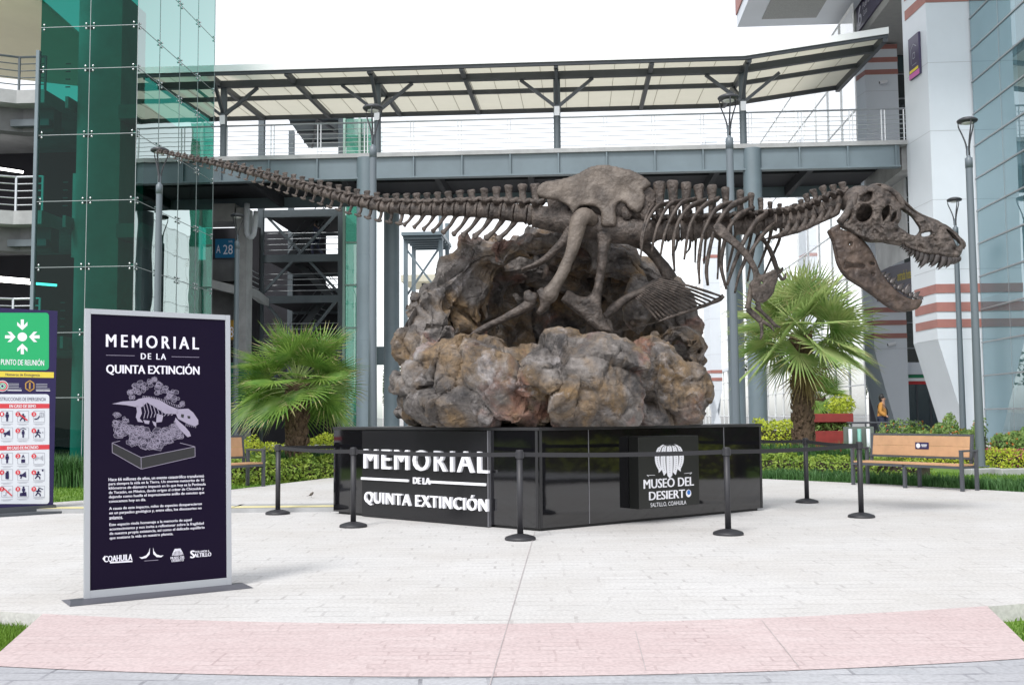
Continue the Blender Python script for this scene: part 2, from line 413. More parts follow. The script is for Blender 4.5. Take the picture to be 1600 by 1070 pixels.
def paving(name, c1, c2, joint, row=0.16, wid=0.42, stain=(0.5, 0.45, 0.38), tint=0.0, dark=0.6, msz=0.011):
    """stamped concrete: an irregular ashlar of shallow joints, worn where the colour has rubbed off"""
    m = bpy.data.materials.new(name); m.use_nodes = True
    n = m.node_tree.nodes; l = m.node_tree.links; p = n['Principled BSDF']; p.inputs['Roughness'].default_value = 0.72
    p.inputs['Specular IOR Level'].default_value = 0.3
    tc = n.new('ShaderNodeTexCoord')
    wn = n.new('ShaderNodeTexNoise'); wn.inputs['Scale'].default_value = 1.1; wn.inputs['Detail'].default_value = 2
    l.new(tc.outputs['Object'], wn.inputs['Vector'])
    ad = n.new('ShaderNodeMixRGB'); ad.blend_type = 'LINEAR_LIGHT'; ad.inputs[0].default_value = 0.06
    l.new(tc.outputs['Object'], ad.inputs[1]); l.new(wn.outputs['Color'], ad.inputs[2])
    br = n.new('ShaderNodeTexBrick'); br.inputs['Scale'].default_value = 1.0
    br.inputs['Brick Width'].default_value = wid; br.inputs['Row Height'].default_value = row
    br.inputs['Mortar Size'].default_value = msz; br.inputs['Mortar Smooth'].default_value = 0.3
    br.offset = 0.37; br.squash = 1.6; br.squash_frequency = 3
    br.inputs['Color1'].default_value = (*c1, 1); br.inputs['Color2'].default_value = (*c2, 1); br.inputs['Mortar'].default_value = (*joint, 1)
    l.new(ad.outputs[0], br.inputs['Vector'])
    # joints only show in places
    br2 = n.new('ShaderNodeTexBrick'); br2.inputs['Scale'].default_value = 1.0
    br2.inputs['Brick Width'].default_value = wid; br2.inputs['Row Height'].default_value = row
    br2.inputs['Mortar Size'].default_value = msz; br2.offset = 0.37; br2.squash = 1.6; br2.squash_frequency = 3
    l.new(ad.outputs[0], br2.inputs['Vector'])
    n2 = n.new('ShaderNodeTexNoise'); n2.inputs['Scale'].default_value = 2.2; n2.inputs['Detail'].default_value = 7; n2.inputs['Roughness'].default_value = 0.7
    l.new(tc.outputs['Object'], n2.inputs['Vector'])
    r2 = n.new('ShaderNodeValToRGB'); r2.color_ramp.elements[0].position = 0.40; r2.color_ramp.elements[1].position = 0.66
    r2.color_ramp.elements[0].color = (0, 0, 0, 1); r2.color_ramp.elements[1].color = (dark, dark, dark, 1)
    l.new(n2.outputs['Fac'], r2.inputs[0])
    ml = n.new('ShaderNodeMath'); ml.operation = 'MULTIPLY'
    l.new(br2.outputs['Fac'], ml.inputs[0]); l.new(r2.outputs[0], ml.inputs[1])
    br.inputs['Mortar'].default_value = (*c1, 1)
    mj = n.new('ShaderNodeMixRGB'); l.new(ml.outputs[0], mj.inputs[0]); l.new(br.outputs['Color'], mj.inputs[1]); mj.inputs[2].default_value = (*joint, 1)
    # broad soft stains and fine speckle
    n3 = n.new('ShaderNodeTexNoise'); n3.inputs['Scale'].default_value = 0.45; n3.inputs['Detail'].default_value = 9; n3.inputs['Roughness'].default_value = 0.62
    l.new(tc.outputs['Object'], n3.inputs['Vector'])
    r3 = n.new('ShaderNodeValToRGB'); r3.color_ramp.elements[0].position = 0.42; r3.color_ramp.elements[1].position = 0.75
    r3.color_ramp.elements[0].color = (0, 0, 0, 1); r3.color_ramp.elements[1].color = (0.62, 0.62, 0.62, 1)
    l.new(n3.outputs['Fac'], r3.inputs[0])
    ms = n.new('ShaderNodeMixRGB'); l.new(r3.outputs[0], ms.inputs[0]); l.new(mj.outputs[0], ms.inputs[1]); ms.inputs[2].default_value = (*stain, 1)
    n4 = n.new('ShaderNodeTexNoise'); n4.inputs['Scale'].default_value = 38; n4.inputs['Detail'].default_value = 4
    l.new(tc.outputs['Object'], n4.inputs['Vector'])
    r4 = n.new('ShaderNodeValToRGB'); r4.color_ramp.elements[0].position = 0.30; r4.color_ramp.elements[1].position = 0.62
    r4.color_ramp.elements[0].color = (0.80, 0.80, 0.80, 1); r4.color_ramp.elements[1].color = (1, 1, 1, 1)
    l.new(n4.outputs['Fac'], r4.inputs[0])
    mm = n.new('ShaderNodeMixRGB'); mm.blend_type = 'MULTIPLY'; mm.inputs[0].default_value = 1; l.new(ms.outputs[0], mm.inputs[1]); l.new(r4.outputs[0], mm.inputs[2])
    l.new(mm.outputs[0], p.inputs['Base Color'])
    bn = n.new('ShaderNodeBump'); bn.inputs['Strength'].default_value = 0.35; bn.inputs['Distance'].default_value = 0.012; bn.invert = True
    l.new(br2.outputs['Fac'], bn.inputs['Height'])
    bn2 = n.new('ShaderNodeBump'); bn2.inputs['Strength'].default_value = 0.25; bn2.inputs['Distance'].default_value = 0.01
    l.new(n2.outputs['Fac'], bn2.inputs['Height']); l.new(bn.outputs[0], bn2.inputs['Normal'])
    l.new(bn2.outputs[0], p.inputs['Normal'])
    MATS[name] = m
    return m
paving('plaza_stone', (0.60, 0.593, 0.588), (0.565, 0.558, 0.553), (0.22, 0.20, 0.20), 0.17, 0.44, (0.46, 0.43, 0.40), dark=.52, msz=.013)
paving('band_rose', (0.585, 0.490, 0.487), (0.545, 0.445, 0.443), (0.26, 0.18, 0.18), 0.10, 0.24, (0.50, 0.385, 0.385), dark=.55, msz=.008)
paving('road_grey', (0.47, 0.475, 0.50), (0.41, 0.42, 0.445), (0.13, 0.13, 0.15), 0.16, 0.36, (0.27, 0.27, 0.30), dark=0.8)

def rock_mat():
    m = bpy.data.materials.new('rock'); m.use_nodes = True
    n = m.node_tree.nodes; l = m.node_tree.links; p = n['Principled BSDF']; p.inputs['Roughness'].default_value = 0.55
    p.inputs['Specular IOR Level'].default_value = 0.42
    tc = n.new('ShaderNodeTexCoord')
    def nz(sc, det=8, ro=0.6, off=0):
        mp = n.new('ShaderNodeMapping'); mp.inputs['Location'].default_value = (off, off*0.6, -off)
        l.new(tc.outputs['Object'], mp.inputs[0])
        t = n.new('ShaderNodeTexNoise'); t.inputs['Scale'].default_value = sc; t.inputs['Detail'].default_value = det; t.inputs['Roughness'].default_value = ro
        t.inputs['Distortion'].default_value = 0.6
        l.new(mp.outputs[0], t.inputs['Vector']); return t.outputs['Fac']
    def ramp(src, stops):
        r = n.new('ShaderNodeValToRGB'); e = r.color_ramp.elements
        e[0].position, e[0].color = stops[0][0], (*stops[0][1], 1); e[1].position, e[1].color = stops[-1][0], (*stops[-1][1], 1)
        for q, c in stops[1:-1]: e.new(q).color = (*c, 1)
        l.new(src, r.inputs[0]); return r.outputs[0]
    def mix(f, a, b):
        x = n.new('ShaderNodeMixRGB'); l.new(f, x.inputs[0]); l.new(a, x.inputs[1])
        if isinstance(b, tuple): x.inputs[2].default_value = (*b, 1)
        else: l.new(b, x.inputs[2])
        return x.outputs[0]
    base = ramp(nz(2.6, 10, 0.68), [(0.30, (0.028, 0.025, 0.025)), (0.44, (0.100, 0.089, 0.083)), (0.55, (0.185, 0.166, 0.155)), (0.70, (0.31, 0.285, 0.27))])
    z, o = (0, 0, 0), (1, 1, 1)
    c = mix(ramp(nz(1.3, 6, 0.6, 7), [(0.46, z), (0.62, (0.72,)*3)]), base, ramp(nz(6, 8, 0.7, 3), [(0.36, (0.085, 0.052, 0.024)), (0.64, (0.34, 0.215, 0.095))]))   # ochre
    c = mix(ramp(nz(1.15, 5, 0.55, 19), [(0.57, z), (0.66, (0.55,)*3)]), c, ramp(nz(9, 6, 0.7, 2), [(0.35, (0.13, 0.055, 0.038)), (0.65, (0.36, 0.155, 0.11))]))  # rust
    c = mix(ramp(nz(2.2, 9, 0.75, 31), [(0.55, z), (0.68, (0.75,)*3)]), c, (0.42, 0.395, 0.40))      # pale rubbed patches
    c = mix(ramp(nz(1.7, 7, 0.7, 43), [(0.53, z), (0.65, (0.75,)*3)]), c, (0.030, 0.029, 0.033))   # dark wash
    l.new(c, p.inputs['Base Color'])
    h = nz(11, 12, 0.72, 5); vo = n.new('ShaderNodeTexVoronoi'); vo.inputs['Scale'].default_value = 5; vo.feature = 'DISTANCE_TO_EDGE'
    wv = n.new('ShaderNodeMixRGB'); wv.blend_type = 'LINEAR_LIGHT'; wv.inputs[0].default_value = 0.25
    l.new(tc.outputs['Object'], wv.inputs[1]); t2 = n.new('ShaderNodeTexNoise'); t2.inputs['Scale'].default_value = 3; l.new(tc.outputs['Object'], t2.inputs['Vector']); l.new(t2.outputs['Color'], wv.inputs[2])
    l.new(wv.outputs[0], vo.inputs['Vector'])
    b1 = n.new('ShaderNodeBump'); b1.inputs['Strength'].default_value = 1.0; b1.inputs['Distance'].default_value = 0.07; l.new(h, b1.inputs['Height'])
    cr = ramp(vo.outputs['Distance'], [(0.0, z), (0.09, o)])
    b2 = n.new('ShaderNodeBump'); b2.inputs['Strength'].default_value = 0.22; b2.inputs['Distance'].default_value = 0.04; l.new(cr, b2.inputs['Height']); l.new(b1.outputs[0], b2.inputs['Normal'])
    l.new(b2.outputs[0], p.inputs['Normal'])
    MATS['rock'] = m
rock_mat()
def m_(k): return MATS[k]

def membrane(name, col, f):
    m = MATS[name]; n = m.node_tree.nodes; l = m.node_tree.links; p = n['Principled BSDF']; tl = n.new('ShaderNodeBsdfTranslucent'); tl.inputs[0].default_value = (*col, 1)
    mx = n.new('ShaderNodeMixShader'); mx.inputs[0].default_value = f; l.new(p.outputs[0], mx.inputs[1]); l.new(tl.outputs[0], mx.inputs[2]); l.new(mx.outputs[0], n['Material Output'].inputs[0])
membrane('canopy_cream', (0.74, 0.715, 0.60), .42)
mat('city_ground', (0.34, 0.335, 0.33), 0.9, var=0.12, vscale=.2, bump=.1)
# ------------------------------------------------------------------ ground
CC = Vector((0, 18.8, 0))
def arc(Rr, x0, x1, n, z): return [Vector((x, CC.y-math.sqrt(Rr*Rr-x*x), z)) for x in np.linspace(x0, x1, n)]
mb = MB(); mb.poly([(-400, -120, -0.12), (400, -120, -0.12), (400, 900, -0.12), (-400, 900, -0.12)])
struct('ground', mb, m_('city_ground'))
mb = MB(); mb.poly([(-12, 4, -.118), (-2.5, 4, -.118), (-2.5, 9, -.118), (-12, 14, -.118)]); mb.poly([(2.5, 4, -.118), (12, 4, -.118), (12, 14, -.118), (2.5, 9, -.118)])
struct('near_lawn', mb, m_('lawn'))
mb = MB(); mb.poly([(-27, 3, -.116), (-11.5, 3, -.116), (-11.5, 15.2, -.116), (-27, 15.2, -.116)]); mb.poly([(11.5, 3, -.116), (27, 3, -.116), (27, 15.2, -.116), (11.5, 15.2, -.116)])
struct('side_lawn', mb, m_('lawn'))
# plaza slab
far = [(11.2, 14.9), (8.8, 17.9), (7.2, 20.1), (5.35, 22.1), (3, 24.6), (-2, 24.8), (-3.9, 22.8), (-5.2, 19.1), (-7.3, 16.6), (-11.2, 14.6)]
pl = arc(11.8, -10.7, 10.7, 60, 0)+[Vector((x, y, 0)) for x, y in far]
mb = MB(); mb.prism([p-EZ*0.3 for p in pl], EZ*0.3)
struct('plaza', mb, m_('plaza_stone'))
# rose coloured band and the grey road in the near part
L0, L1 = G(100, 945), G(-60, 1050); R0, R1 = G(1540, 946), G(1650, 1075)
inn = arc(11.8, L0.x, R0.x, 40, 0.004); outr = arc(13.2, -2.98, 2.95, 40, 0.004)
mb = MB(); n = 40
mb.add(inn+outr, [(i, n+i, n+i+1, i+1) for i in range(n-1)])
mb.add([p-EZ*0.2 for p in (inn[0], outr[0])]+[inn[0], outr[0]], [(0, 1, 3, 2)])
mb.add([p-EZ*0.2 for p in (inn[-1], outr[-1])]+[inn[-1], outr[-1]], [(0, 1, 3, 2)])
struct('rose_pavement', mb, m_('band_rose'))
o2 = arc(13.19, -12, 12, 60, 0.0)
mb = MB(); mb.poly([Vector((40, 10, 0)), Vector((40, -9, 0)), Vector((-40, -9, 0)), Vector((-40, 10, 0))]+o2, rev=True)
me = mb.mesh('road'); o = link('road', me, m_('road_grey')); o['kind'] = 'structure'
# expansion joints cut radially through the paving
mb = MB()
for x0, y0, x1, y1 in ((836, 829, 765, 1070), (1190, 968, 1248, 1040), (993, 985, 1009, 1046)):
    p, q = G(x0, y0, 0.0075), G(x1, y1, 0.0075); s_ = (q-p).cross(EZ).normalized()*0.0026
    mb.add([p-s_, q-s_, q+s_, p+s_], [(0, 1, 2, 3)])
mat('green_wall_paint', (0.02, 0.11, 0.075), 0.5, var=0.1)
mat('joint', (0.40, 0.36, 0.36), 0.9, var=0.2)
struct('pavement_joint', mb, m_('joint'))
# lawns at the level of the paving, beyond it
mb = MB()
fr = [Vector((x, y, -0.015)) for x, y in far]
mb.poly([fr[0], fr[1], fr[2], fr[3], fr[4], Vector((3, 31, -.015)), Vector((26, 31, -.015)), Vector((26, 13, -.015))])
struct('lawn', mb, m_('lawn'))
mb = MB()
mb.poly([fr[5], fr[6], fr[7], fr[8], fr[9], Vector((-20, 12, -.015)), Vector((-20, 29, -.015)), Vector((-2, 29, -.015))])
struct('lawn', mb, m_('lawn'))
mb = MB(); mb.poly([fr[4], fr[5], Vector((-2, 60, -.02)), Vector((3, 60, -.02))], rev=True)
struct('path', mb, m_('plaza_stone'))
# step with a yellow painted edge on the far side of the plaza
kp = [G(x, y) for x, y in ((-260, 803), (60, 802), (200, 801.5), (360, 801), (530, 799))]
top = MB(); fc = MB()
for p, q in zip(kp[:-1], kp[1:]):
    d = (q-p).cross(EZ).normalized()*-1
    fc.hexa([p-EZ*.02, q-EZ*.02, q+d*.7-EZ*.02, p+d*.7-EZ*.02, p+EZ*.066, q+EZ*.066, q+d*.7+EZ*.066, p+d*.7+EZ*.066])
    top.add([p+EZ*.070+d*.01, q+EZ*.070+d*.01, q+d*.33+EZ*.070, p+d*.33+EZ*.070], [(0, 1, 2, 3)])
struct('kerb', fc, m_('concrete')); struct('yellow_marking', top, mat('yellow_worn', (0.62, 0.56, 0.30), 0.8, var=0.12, vscale=3))
up = [p+EZ*.060+Vector((0, .6, 0)) for p in kp]
mb = MB(); mb.poly(up+[Vector((-3.0, 22.8, .06)), Vector((-3.95, 22.8, .06)), Vector((-5.25, 19.1, .06)), Vector((-7.35, 16.6, .06)), Vector((-12, 15.5, .06))])
struct('path', mb, m_('plaza_stone'))

# blades of grass: sown over patches
def blades(name, m, spots, h, wd, lean=0.35, kind='stuff'):
    mb = MB()
    for p, hh in spots:
        g = random.uniform(0, 2*math.pi); c, s_ = math.cos(g), math.sin(g); L = hh*random.uniform(.6, 1.2)
        w_ = wd*random.uniform(.7, 1.2); lx, ly = random.gauss(0, lean)*L, random.gauss(0, lean)*L
        P = Vector(p)
        mb.add([P+Vector((-c*w_, -s_*w_, 0)), P+Vector((c*w_, s_*w_, 0)), P+Vector((lx*.4+c*w_*.7, ly*.4+s_*w_*.7, L*.6)), P+Vector((lx*.4-c*w_*.7, ly*.4-s_*w_*.7, L*.6)), P+Vector((lx, ly, L))],
               [(0, 1, 2, 3), (3, 2, 4)])
    me = mb.mesh(name); o = link(name, me, m, fix=False); o['kind'] = kind
    return o
def tri_sample(poly, n, z):
    ts = tessellate_polygon([[Vector((x, y, 0)) for x, y in poly]])
    ar = []; P = [Vector((x, y, 0)) for x, y in poly]
    for t in ts: ar.append(((P[t[1]]-P[t[0]]).cross(P[t[2]]-P[t[0]])).length)
    out = []
    for t in random.choices(ts, ar, k=n):
        a, b = random.random(), random.random()
        if a+b > 1: a, b = 1-a, 1-b
        q = P[t[0]]+(P[t[1]]-P[t[0]])*a+(P[t[2]]-P[t[0]])*b
        out.append(Vector((q.x, q.y, z)))
    return out
def gp(x, y): p = G(x, y); return (p.x, p.y)
pt = [gp(-40, 938), gp(0, 940), gp(92, 950), gp(-40, 1010)]
sp = [(p, random.uniform(.03, .065)) for p in tri_sample(pt, 5200, -0.12)]
pt = [gp(1548, 948), gp(1650, 935), gp(1650, 1000)]
sp += [(p, random.uniform(.02, .05)) for p in tri_sample(pt, 500, -0.12)]
blades('grass', m_('grass_blade'), sp, .1, .004)
pt = [(-5.3, 19.15), (-7.3, 16.7), (-10.5, 15.2), (-12, 19), (-7, 23), (-4.5, 23)]
sp = [(p, random.uniform(.03, .07)) for p in tri_sample(pt, 9000, -0.015)]
pt = [(7.2, 20.4), (9.1, 17.8), (12, 16), (14, 22), (9, 24.5)]
sp += [(p, random.uniform(.03, .07)) for p in tri_sample(pt, 9000, -0.015)]
blades('lawn_grass', m_('grass_blade'), sp, .06, .008)
# dark border grass along the paving
sp = []
bl = [(5.2, 22.4), (7.2, 20.2), (8.85, 17.95), (11, 15.2)]
for i in range(9000):
    k = random.choices((0, 1, 2), (2.9, 2.8, 3.4))[0]; t = random.random()
    p = Vector(bl[k]).lerp(Vector(bl[k+1]), t); d = random.uniform(.02, .75)
    sp.append((Vector((p.x+d*.75, p.y+d*.65, -.02)), random.uniform(.14, .26)))
blades('border_grass', m_('border_blade'), sp, .2, .012, .3)
# ------------------------------------------------------------------ pedestal
pA, pB, pC = G(521, 802), G(843, 830), G(1192, 797); pD = pA+pC-pB
PH = 1.235
ped = thing('memorial_pedestal', 'square glossy black panelled pedestal carrying the rock and skeleton', 'pedestal', ((pA+pC)/2))
cen = (pA+pC)/2
def inset(f, z): return [cen+(p-cen)*f+EZ*z for p in (pA, pB, pC, pD)]
mb = MB(); lo = inset(1, .035); mb.prism(lo, EZ*(PH-.075)); mb.build('body', m_('black_gloss'), ped)
mb = MB(); mb.prism(inset(.975, 0.0), EZ*.034); mb.build('plinth', m_('black_matte'), ped)
mb = MB(); mb.prism(inset(1.006, PH-.038), EZ*.038); mb.build('top_board', m_('black_trim'), ped, bevel=.004)
PL = Panel(pA, pB-pA, EZ); PR = Panel(pB, pC-pB, EZ)
LL = (pB-pA).length; LR = (pC-pB).length
seam = MB()
for P_, x in ((PR, 920), (PR, 1132)):
    a, _ = P_.px(x, 740); P_.slab(seam, a-.006, a+.006, .04, PH-.04, 0.0005, .004)
mat('seam_metal', (0.22, 0.22, 0.24), 0.35, metal=0.6)
seam.build('panel_seam', m_('seam_metal'), ped)
for P_, a in ((PL, LL-.03), (PR, .03), (PR, LR-.02)):
    trim = MB(); P_.slab(trim, a-.022, a+.018, .036, PH-.04, .001, .005); trim.build('corner_trim', m_('black_trim'), ped)
a0, _ = PL.px(570, 745); a1, _ = PL.px(766, 745)
mb = MB(); PL.slab(mb, a0, a1, .008, PH-.05, .001, .05); o = mb.build('lettered_panel', mat('panel_black', (0.010, 0.010, 0.012), 0.22, bump=0.03, bscale=3), ped)
mb = MB(); PL.slab(mb, a1+.001, a1+.016, .01, PH-.04, .001, .054); mb.build('edge_strip', m_('seam_metal'), ped)
mb = MB()
D = .051
PL.textpx(mb, 'MEMORIAL', 569.5, 731.5, 764, 701, d=D+.02, bold=.022, extrude=.02, space=1.25)
PL.textpx(mb, 'DE LA', 646, 755.3, 672.5, 745.3, d=D+.012, bold=.03, extrude=.012)
PL.textpx(mb, 'QUINTA EXTINCIÓN', 570.5, 788, 763, 763, d=D+.02, bold=.022, extrude=.02, space=1.12)
for x0, x1 in ((570, 644), (675, 764.5)):
    q0, z0 = PL.px(x0, 748.2 if x0 == 570 else 756); q1, _ = PL.px(x1, 748); _, zb = PL.px(570, 748.4); _, zt = PL.px(570, 744.8)
    PL.slab(mb, q0, q1, zb, zt, D, D+.02)
mb.build('raised_lettering', m_('white_letter'), ped)
# the box with the museum's logo
mb = MB(); DB = .18
b0, z0 = PR.px(999, 795.5, DB); b1, z1 = PR.px(1091, 680, DB)
PR.slab(mb, b0, b1, z0, z1, .002, DB); lb = mb.build('logo_box', mat('logo_black', (0.011, 0.012, 0.011), 0.3, bump=0.02), ped, bevel=.004)
lg = MB(); dk = MB()
PR.textpx(lg, 'MUSEO DEL', 1005.5, 763.5, 1084.5, 749, d=DB+.003, bold=.035)
PR.textpx(lg, 'DESIERT', 1014, 781.5, 1070.5, 768, d=DB+.003, bold=.035)
PR.textpx(lg, 'SALTILLO, COAHUILA', 1016.5, 793, 1072.5, 785.5, d=DB+.003, bold=.0)
ga, gb = PR.px(1075.6, 770.3, DB)
PR.disc(lg, ga, gb, .050, DB+.003)
gl_ = MB(); PR.disc(gl_, ga+.004, gb+.012, .031, DB+.005); PR.disc(gl_, ga-.018, gb+.016, .010, DB+.006)
ca, cb = PR.px(1046, 722, DB); _, ct = PR.px(1046, 694, DB); _, cz = PR.px(1046, 742.5, DB); cw = abs(PR.px(1068.5, 722, DB)[0]-PR.px(1023, 722, DB)[0])/2
hh = ct-cz
for k, (f0, f1, bt) in enumerate(((-1.0, -.68, .20), (-.62, -.28, .10), (-.22, .22, 0), (.28, .62, .10), (.68, 1.0, .20))):
    prof = []
    for t in np.linspace(0, 1, 9):
        z = cz+hh*(bt+(1-bt)*t); ww = math.sin(math.pi*min(1, .22+t*.62))**.6 if t < 1 else .45
        prof.append((t, z, ww))
    Lp = [(ca+cw*f0*w_*(1 if abs(f0) > .3 else 1), z) for t, z, w_ in prof]; Rp = [(ca+cw*f1*w_, z) for t, z, w_ in prof]
    tip = [(ca+cw*(f0+f1)/2*.9, cz+hh*(bt-.10))]
    PR.poly(lg, tip+Rp+Lp[::-1], DB+.003)
    xs = (f0+f1)/2
    for t in np.linspace(.1, .9, 12):
        w_ = math.sin(math.pi*min(1, .22+t*.62))**.6
        PR.disc(dk, ca+cw*xs*w_, cz+hh*(bt+(1-bt)*t), .006, DB+.005, 5)
for k in range(26):
    g = random.uniform(.15, math.pi-.15); r0 = random.uniform(.0, .04); r1 = random.uniform(.05, .10)
    x = ca+random.uniform(-.6, .6)*cw*.7
    PR.line(dk, [(x, ct-.02), (x+math.cos(g)*r1, ct-.02+math.sin(g)*r1*.9)], .006, DB+.006)
for s_ in (-1, 1):
    PR.line(lg, [(ca+s_*cw*1.0, cz+.015), (ca+s_*cw*1.55, cz+.02), (ca+s_*cw*1.4, cz+.0)], .005, DB+.003)
lo_ = lg.build('logo_print', m_('white_letter'), lb, loc=ped.location); dk.build('logo_spines', m_('black_matte'), lb, loc=ped.location); gl_.build('globe_mark', m_('globe_blue'), lb, loc=ped.location)

# ------------------------------------------------------------------ stanchions
def make_stanchion():
    t = thing('stanchion', 'x', 'stanchion', group='black queue stanchions round the pedestal')
    mb = MB(); mb.lathe([(.172, 0), (.175, .012), (.172, .026), (.160, .036), (.10, .056), (.05, .066), (.036, .07)], n=28); mb.build('base', m_('stanchion_black'), t, smooth=True)
    mb = MB(); mb.lathe([(.035, .06), (.035, .90)], n=20); mb.build('post', m_('stanchion_black'), t, smooth=True)
    mb = MB(); mb.lathe([(.036, .90), (.041, .902), (.041, .985), (.038, .995), (.0, .999)], n=20); mb.box(-.047, .047, -.02, .02, .905, .975); mb.build('belt_head', m_('stanchion_black'), t, smooth=False)
    return t
st0 = make_stanchion()
sp = [(434, 803, 'black stanchion beside the palm, farthest from the lettered side of the pedestal'),
      (552, 823, 'black stanchion in front of the letter M of the raised lettering'),
      (813, 843, 'black stanchion by the front corner of the pedestal'),
      (1138, 835, 'black stanchion in front of the museum logo box side of the pedestal'),
      (1346, 808, 'black stanchion nearest the wooden bench'),
      (1261, 785, 'black stanchion between the palm trunk and the pedestal')]
sts = []
for i, (x, y, lab) in enumerate(sp):
    p = G(x, y)
    if i == 0: st0.location = p; st0['label'] = lab; o = st0
    else: o = dup(st0, p, lab)
    sts.append(o)
def belt(par, q, z=.945):
    p = par.location.copy(); mb = MB(); q = Vector(q); n = 14; v = []
    for k in range(n+1):
        t = k/n; c = p.lerp(q, t); sg = .018*4*t*(1-t)
        v += [(c.x, c.y, z-.025-sg), (c.x, c.y, z+.025-sg)]
    mb.add(v, [(2*k, 2*k+2, 2*k+3, 2*k+1) for k in range(n)])
    o = mb.build('belt', m_('belt_black'), par, loc=p)
    md = o.modifiers.new('thick', 'SOLIDIFY'); md.thickness = .003
for a, b in ((0, 1), (1, 2), (2, 3), (3, 4), (4, 5)): belt(sts[a], sts[b].location)
belt(sts[0], pD+Vector((-1.2, .2, 0))); belt(sts[5], pD+Vector((1.0, .4, 0)))

# ------------------------------------------------------------------ banner stand
bL, bR = G(131, 939.5), G(361, 916.5)
ban = thing('banner_stand', 'tall silver framed purple-black banner stand with white lettering', 'banner stand', ((bL+bR)/2))
BP = Panel(bL, bR-bL, EZ-(bR-bL).normalized()*.017); bw = (bR-bL).length; BH = BP.px(129, 482)[1]
mb = MB(); c0 = [BP.at(-.13, .0, .17), BP.at(bw+.13, 0, .17), BP.at(bw+.13, 0, -.17), BP.at(-.13, 0, -.17)]
c1 = [BP.at(-.10, .022, .03), BP.at(bw+.10, .022, .03), BP.at(bw+.10, .022, -.03), BP.at(-.10, .022, -.03)]
mb.hexa([p+EZ*.002 for p in c0]+c1); mb.build('base_plate', mat('plate_grey', (0.10, 0.10, 0.12), 0.4, metal=0.3), ban)
mb = MB(); fw = .041
for a0, a1, b0, b1 in ((0, fw, .022, BH), (bw-fw, bw, .022, BH), (fw, bw-fw, .022, .022+.058), (fw, bw-fw, BH-fw, BH)):
    BP.slab(mb, a0, a1, b0, b1, -.02, .02)
mb.build('frame', m_('silver_frame'), ban, bevel=.002)
mb = MB(); BP.slab(mb, fw, bw-fw, .08, BH-fw, -.012, .012); mb.build('print_board', m_('banner_print'), ban)
D = .0135
pw = MB(); pl_ = MB(); pdk = MB(); psh = MB()
def c1x(x, y): return BP.px(x*.2524, 470+y*.2524, D)
BP.textpx(pw, 'MEMORIAL', 172.4, 541.5, 317.3, 521.6, d=D, bold=.03, space=1.45)
BP.textpx(pw, 'DE LA', 226.4, 559.6, 265.8, 550.3, d=D, bold=.03, space=1.35)
BP.textpx(pw, 'QUINTA EXTINCIÓN', 172, 585, 317.5, 565.5, d=D, bold=.035)
for x0, x1, y in ((683, 860, 334), (1087, 1258, 337)):
    BP.line(pl_, [c1x(x0, y), c1x(x1, y+1)], .003, D)
lines = [(240, 912, 'Hace 66 millones de años, un evento catastrófico transformó'), (268.5, 912, 'para siempre la vida en la Tierra. Un enorme meteorito de 10'),
  (296.5, 922, 'kilómetros de diámetro impactó en lo que hoy es la Península'), (324.5, 910, 'de Yucatán, en México, dando origen al cráter de Chicxulub y'),
  (352.5, 912, 'dejando como huella el impresionante anillo de cenotes que'), (381, 537, 'conocemos hoy en día.'),
  (427.5, 895, 'A causa de este impacto, miles de especies desaparecieron'), (456, 893, 'en un parpadeo geológico y, entre ellas, los dinosaurios no'), (484.5, 388, 'avianos.'),
  (531, 828, 'Este espacio rinde homenaje a la memoria de aquel'), (559.5, 905, 'acontecimiento y nos invita a reflexionar sobre la fragilidad'),
  (588, 910, 'de nuestra propia existencia, así como el delicado equilibrio'), (616.5, 708, 'que sostiene la vida en nuestro planeta.')]
for y, x1, s_ in lines:
    X0, X1, Yc = 100+300*.243, 100+x1*.243, 690+y*.243
    BP.textpx(pw, s_, X0, Yc+3.0, X1, Yc-2.6, d=D, bold=.018)
def c2x(x, y): return BP.px(100+x*.243, 690+y*.243, D)
BP.textpx(pw, 'COAHUILA', 163.5, 877.5, 207.8, 867.8, d=D, bold=.04)
BP.poly(pw, [c2x(300, 768), c2x(444, 757), c2x(444, 766), c2x(300, 777)], D)
BP.poly(pw, [c2x(252, 748), c2x(268, 727), c2x(268, 770)], D)
for s_ in (-1, 1):
    a, b = c2x(567, 722)
    q = [(s_*.0+a+s_*x, b+y) for x, y in ((.012, .062), (.020, .030), (.040, .004), (.072, -.008), (.094, -.005), (.075, -.020), (.040, -.016), (.014, .010))]
    BP.poly(pl_ if 0 else pw, q, D)
BP.poly(pl_, [c2x(520, 757), c2x(610, 749), c2x(610, 752), c2x(520, 760)], D)
a, b = c2x(735, 703)
for k in range(7):
    t = (k-3)/3.2; BP.line(pw, [(a+t*.030, b-.02), (a+t*.036, b+.005), (a+t*.020, b+.033)], .0055, D)
BP.ring(pw, a, b-.020, .042, .004, D, 16, 0, math.pi)
BP.textpx(pw, 'MUSEO DEL', 267.5, 871.3, 289.5, 867.3, d=D, bold=.03); BP.textpx(pw, 'DESIERTO', 269, 875.3, 288, 871.6, d=D, bold=.03)
BP.textpx(pw, 'ALTILLO', 304, 867.6, 331, 861.5, d=D, bold=.04); BP.textpx(pw, 'S', 298, 869, 305.5, 857, d=D, bold=.05); BP.textpx(pw, 'POR AMOR A', 306, 860.6, 328, 857.4, d=D, bold=.02)
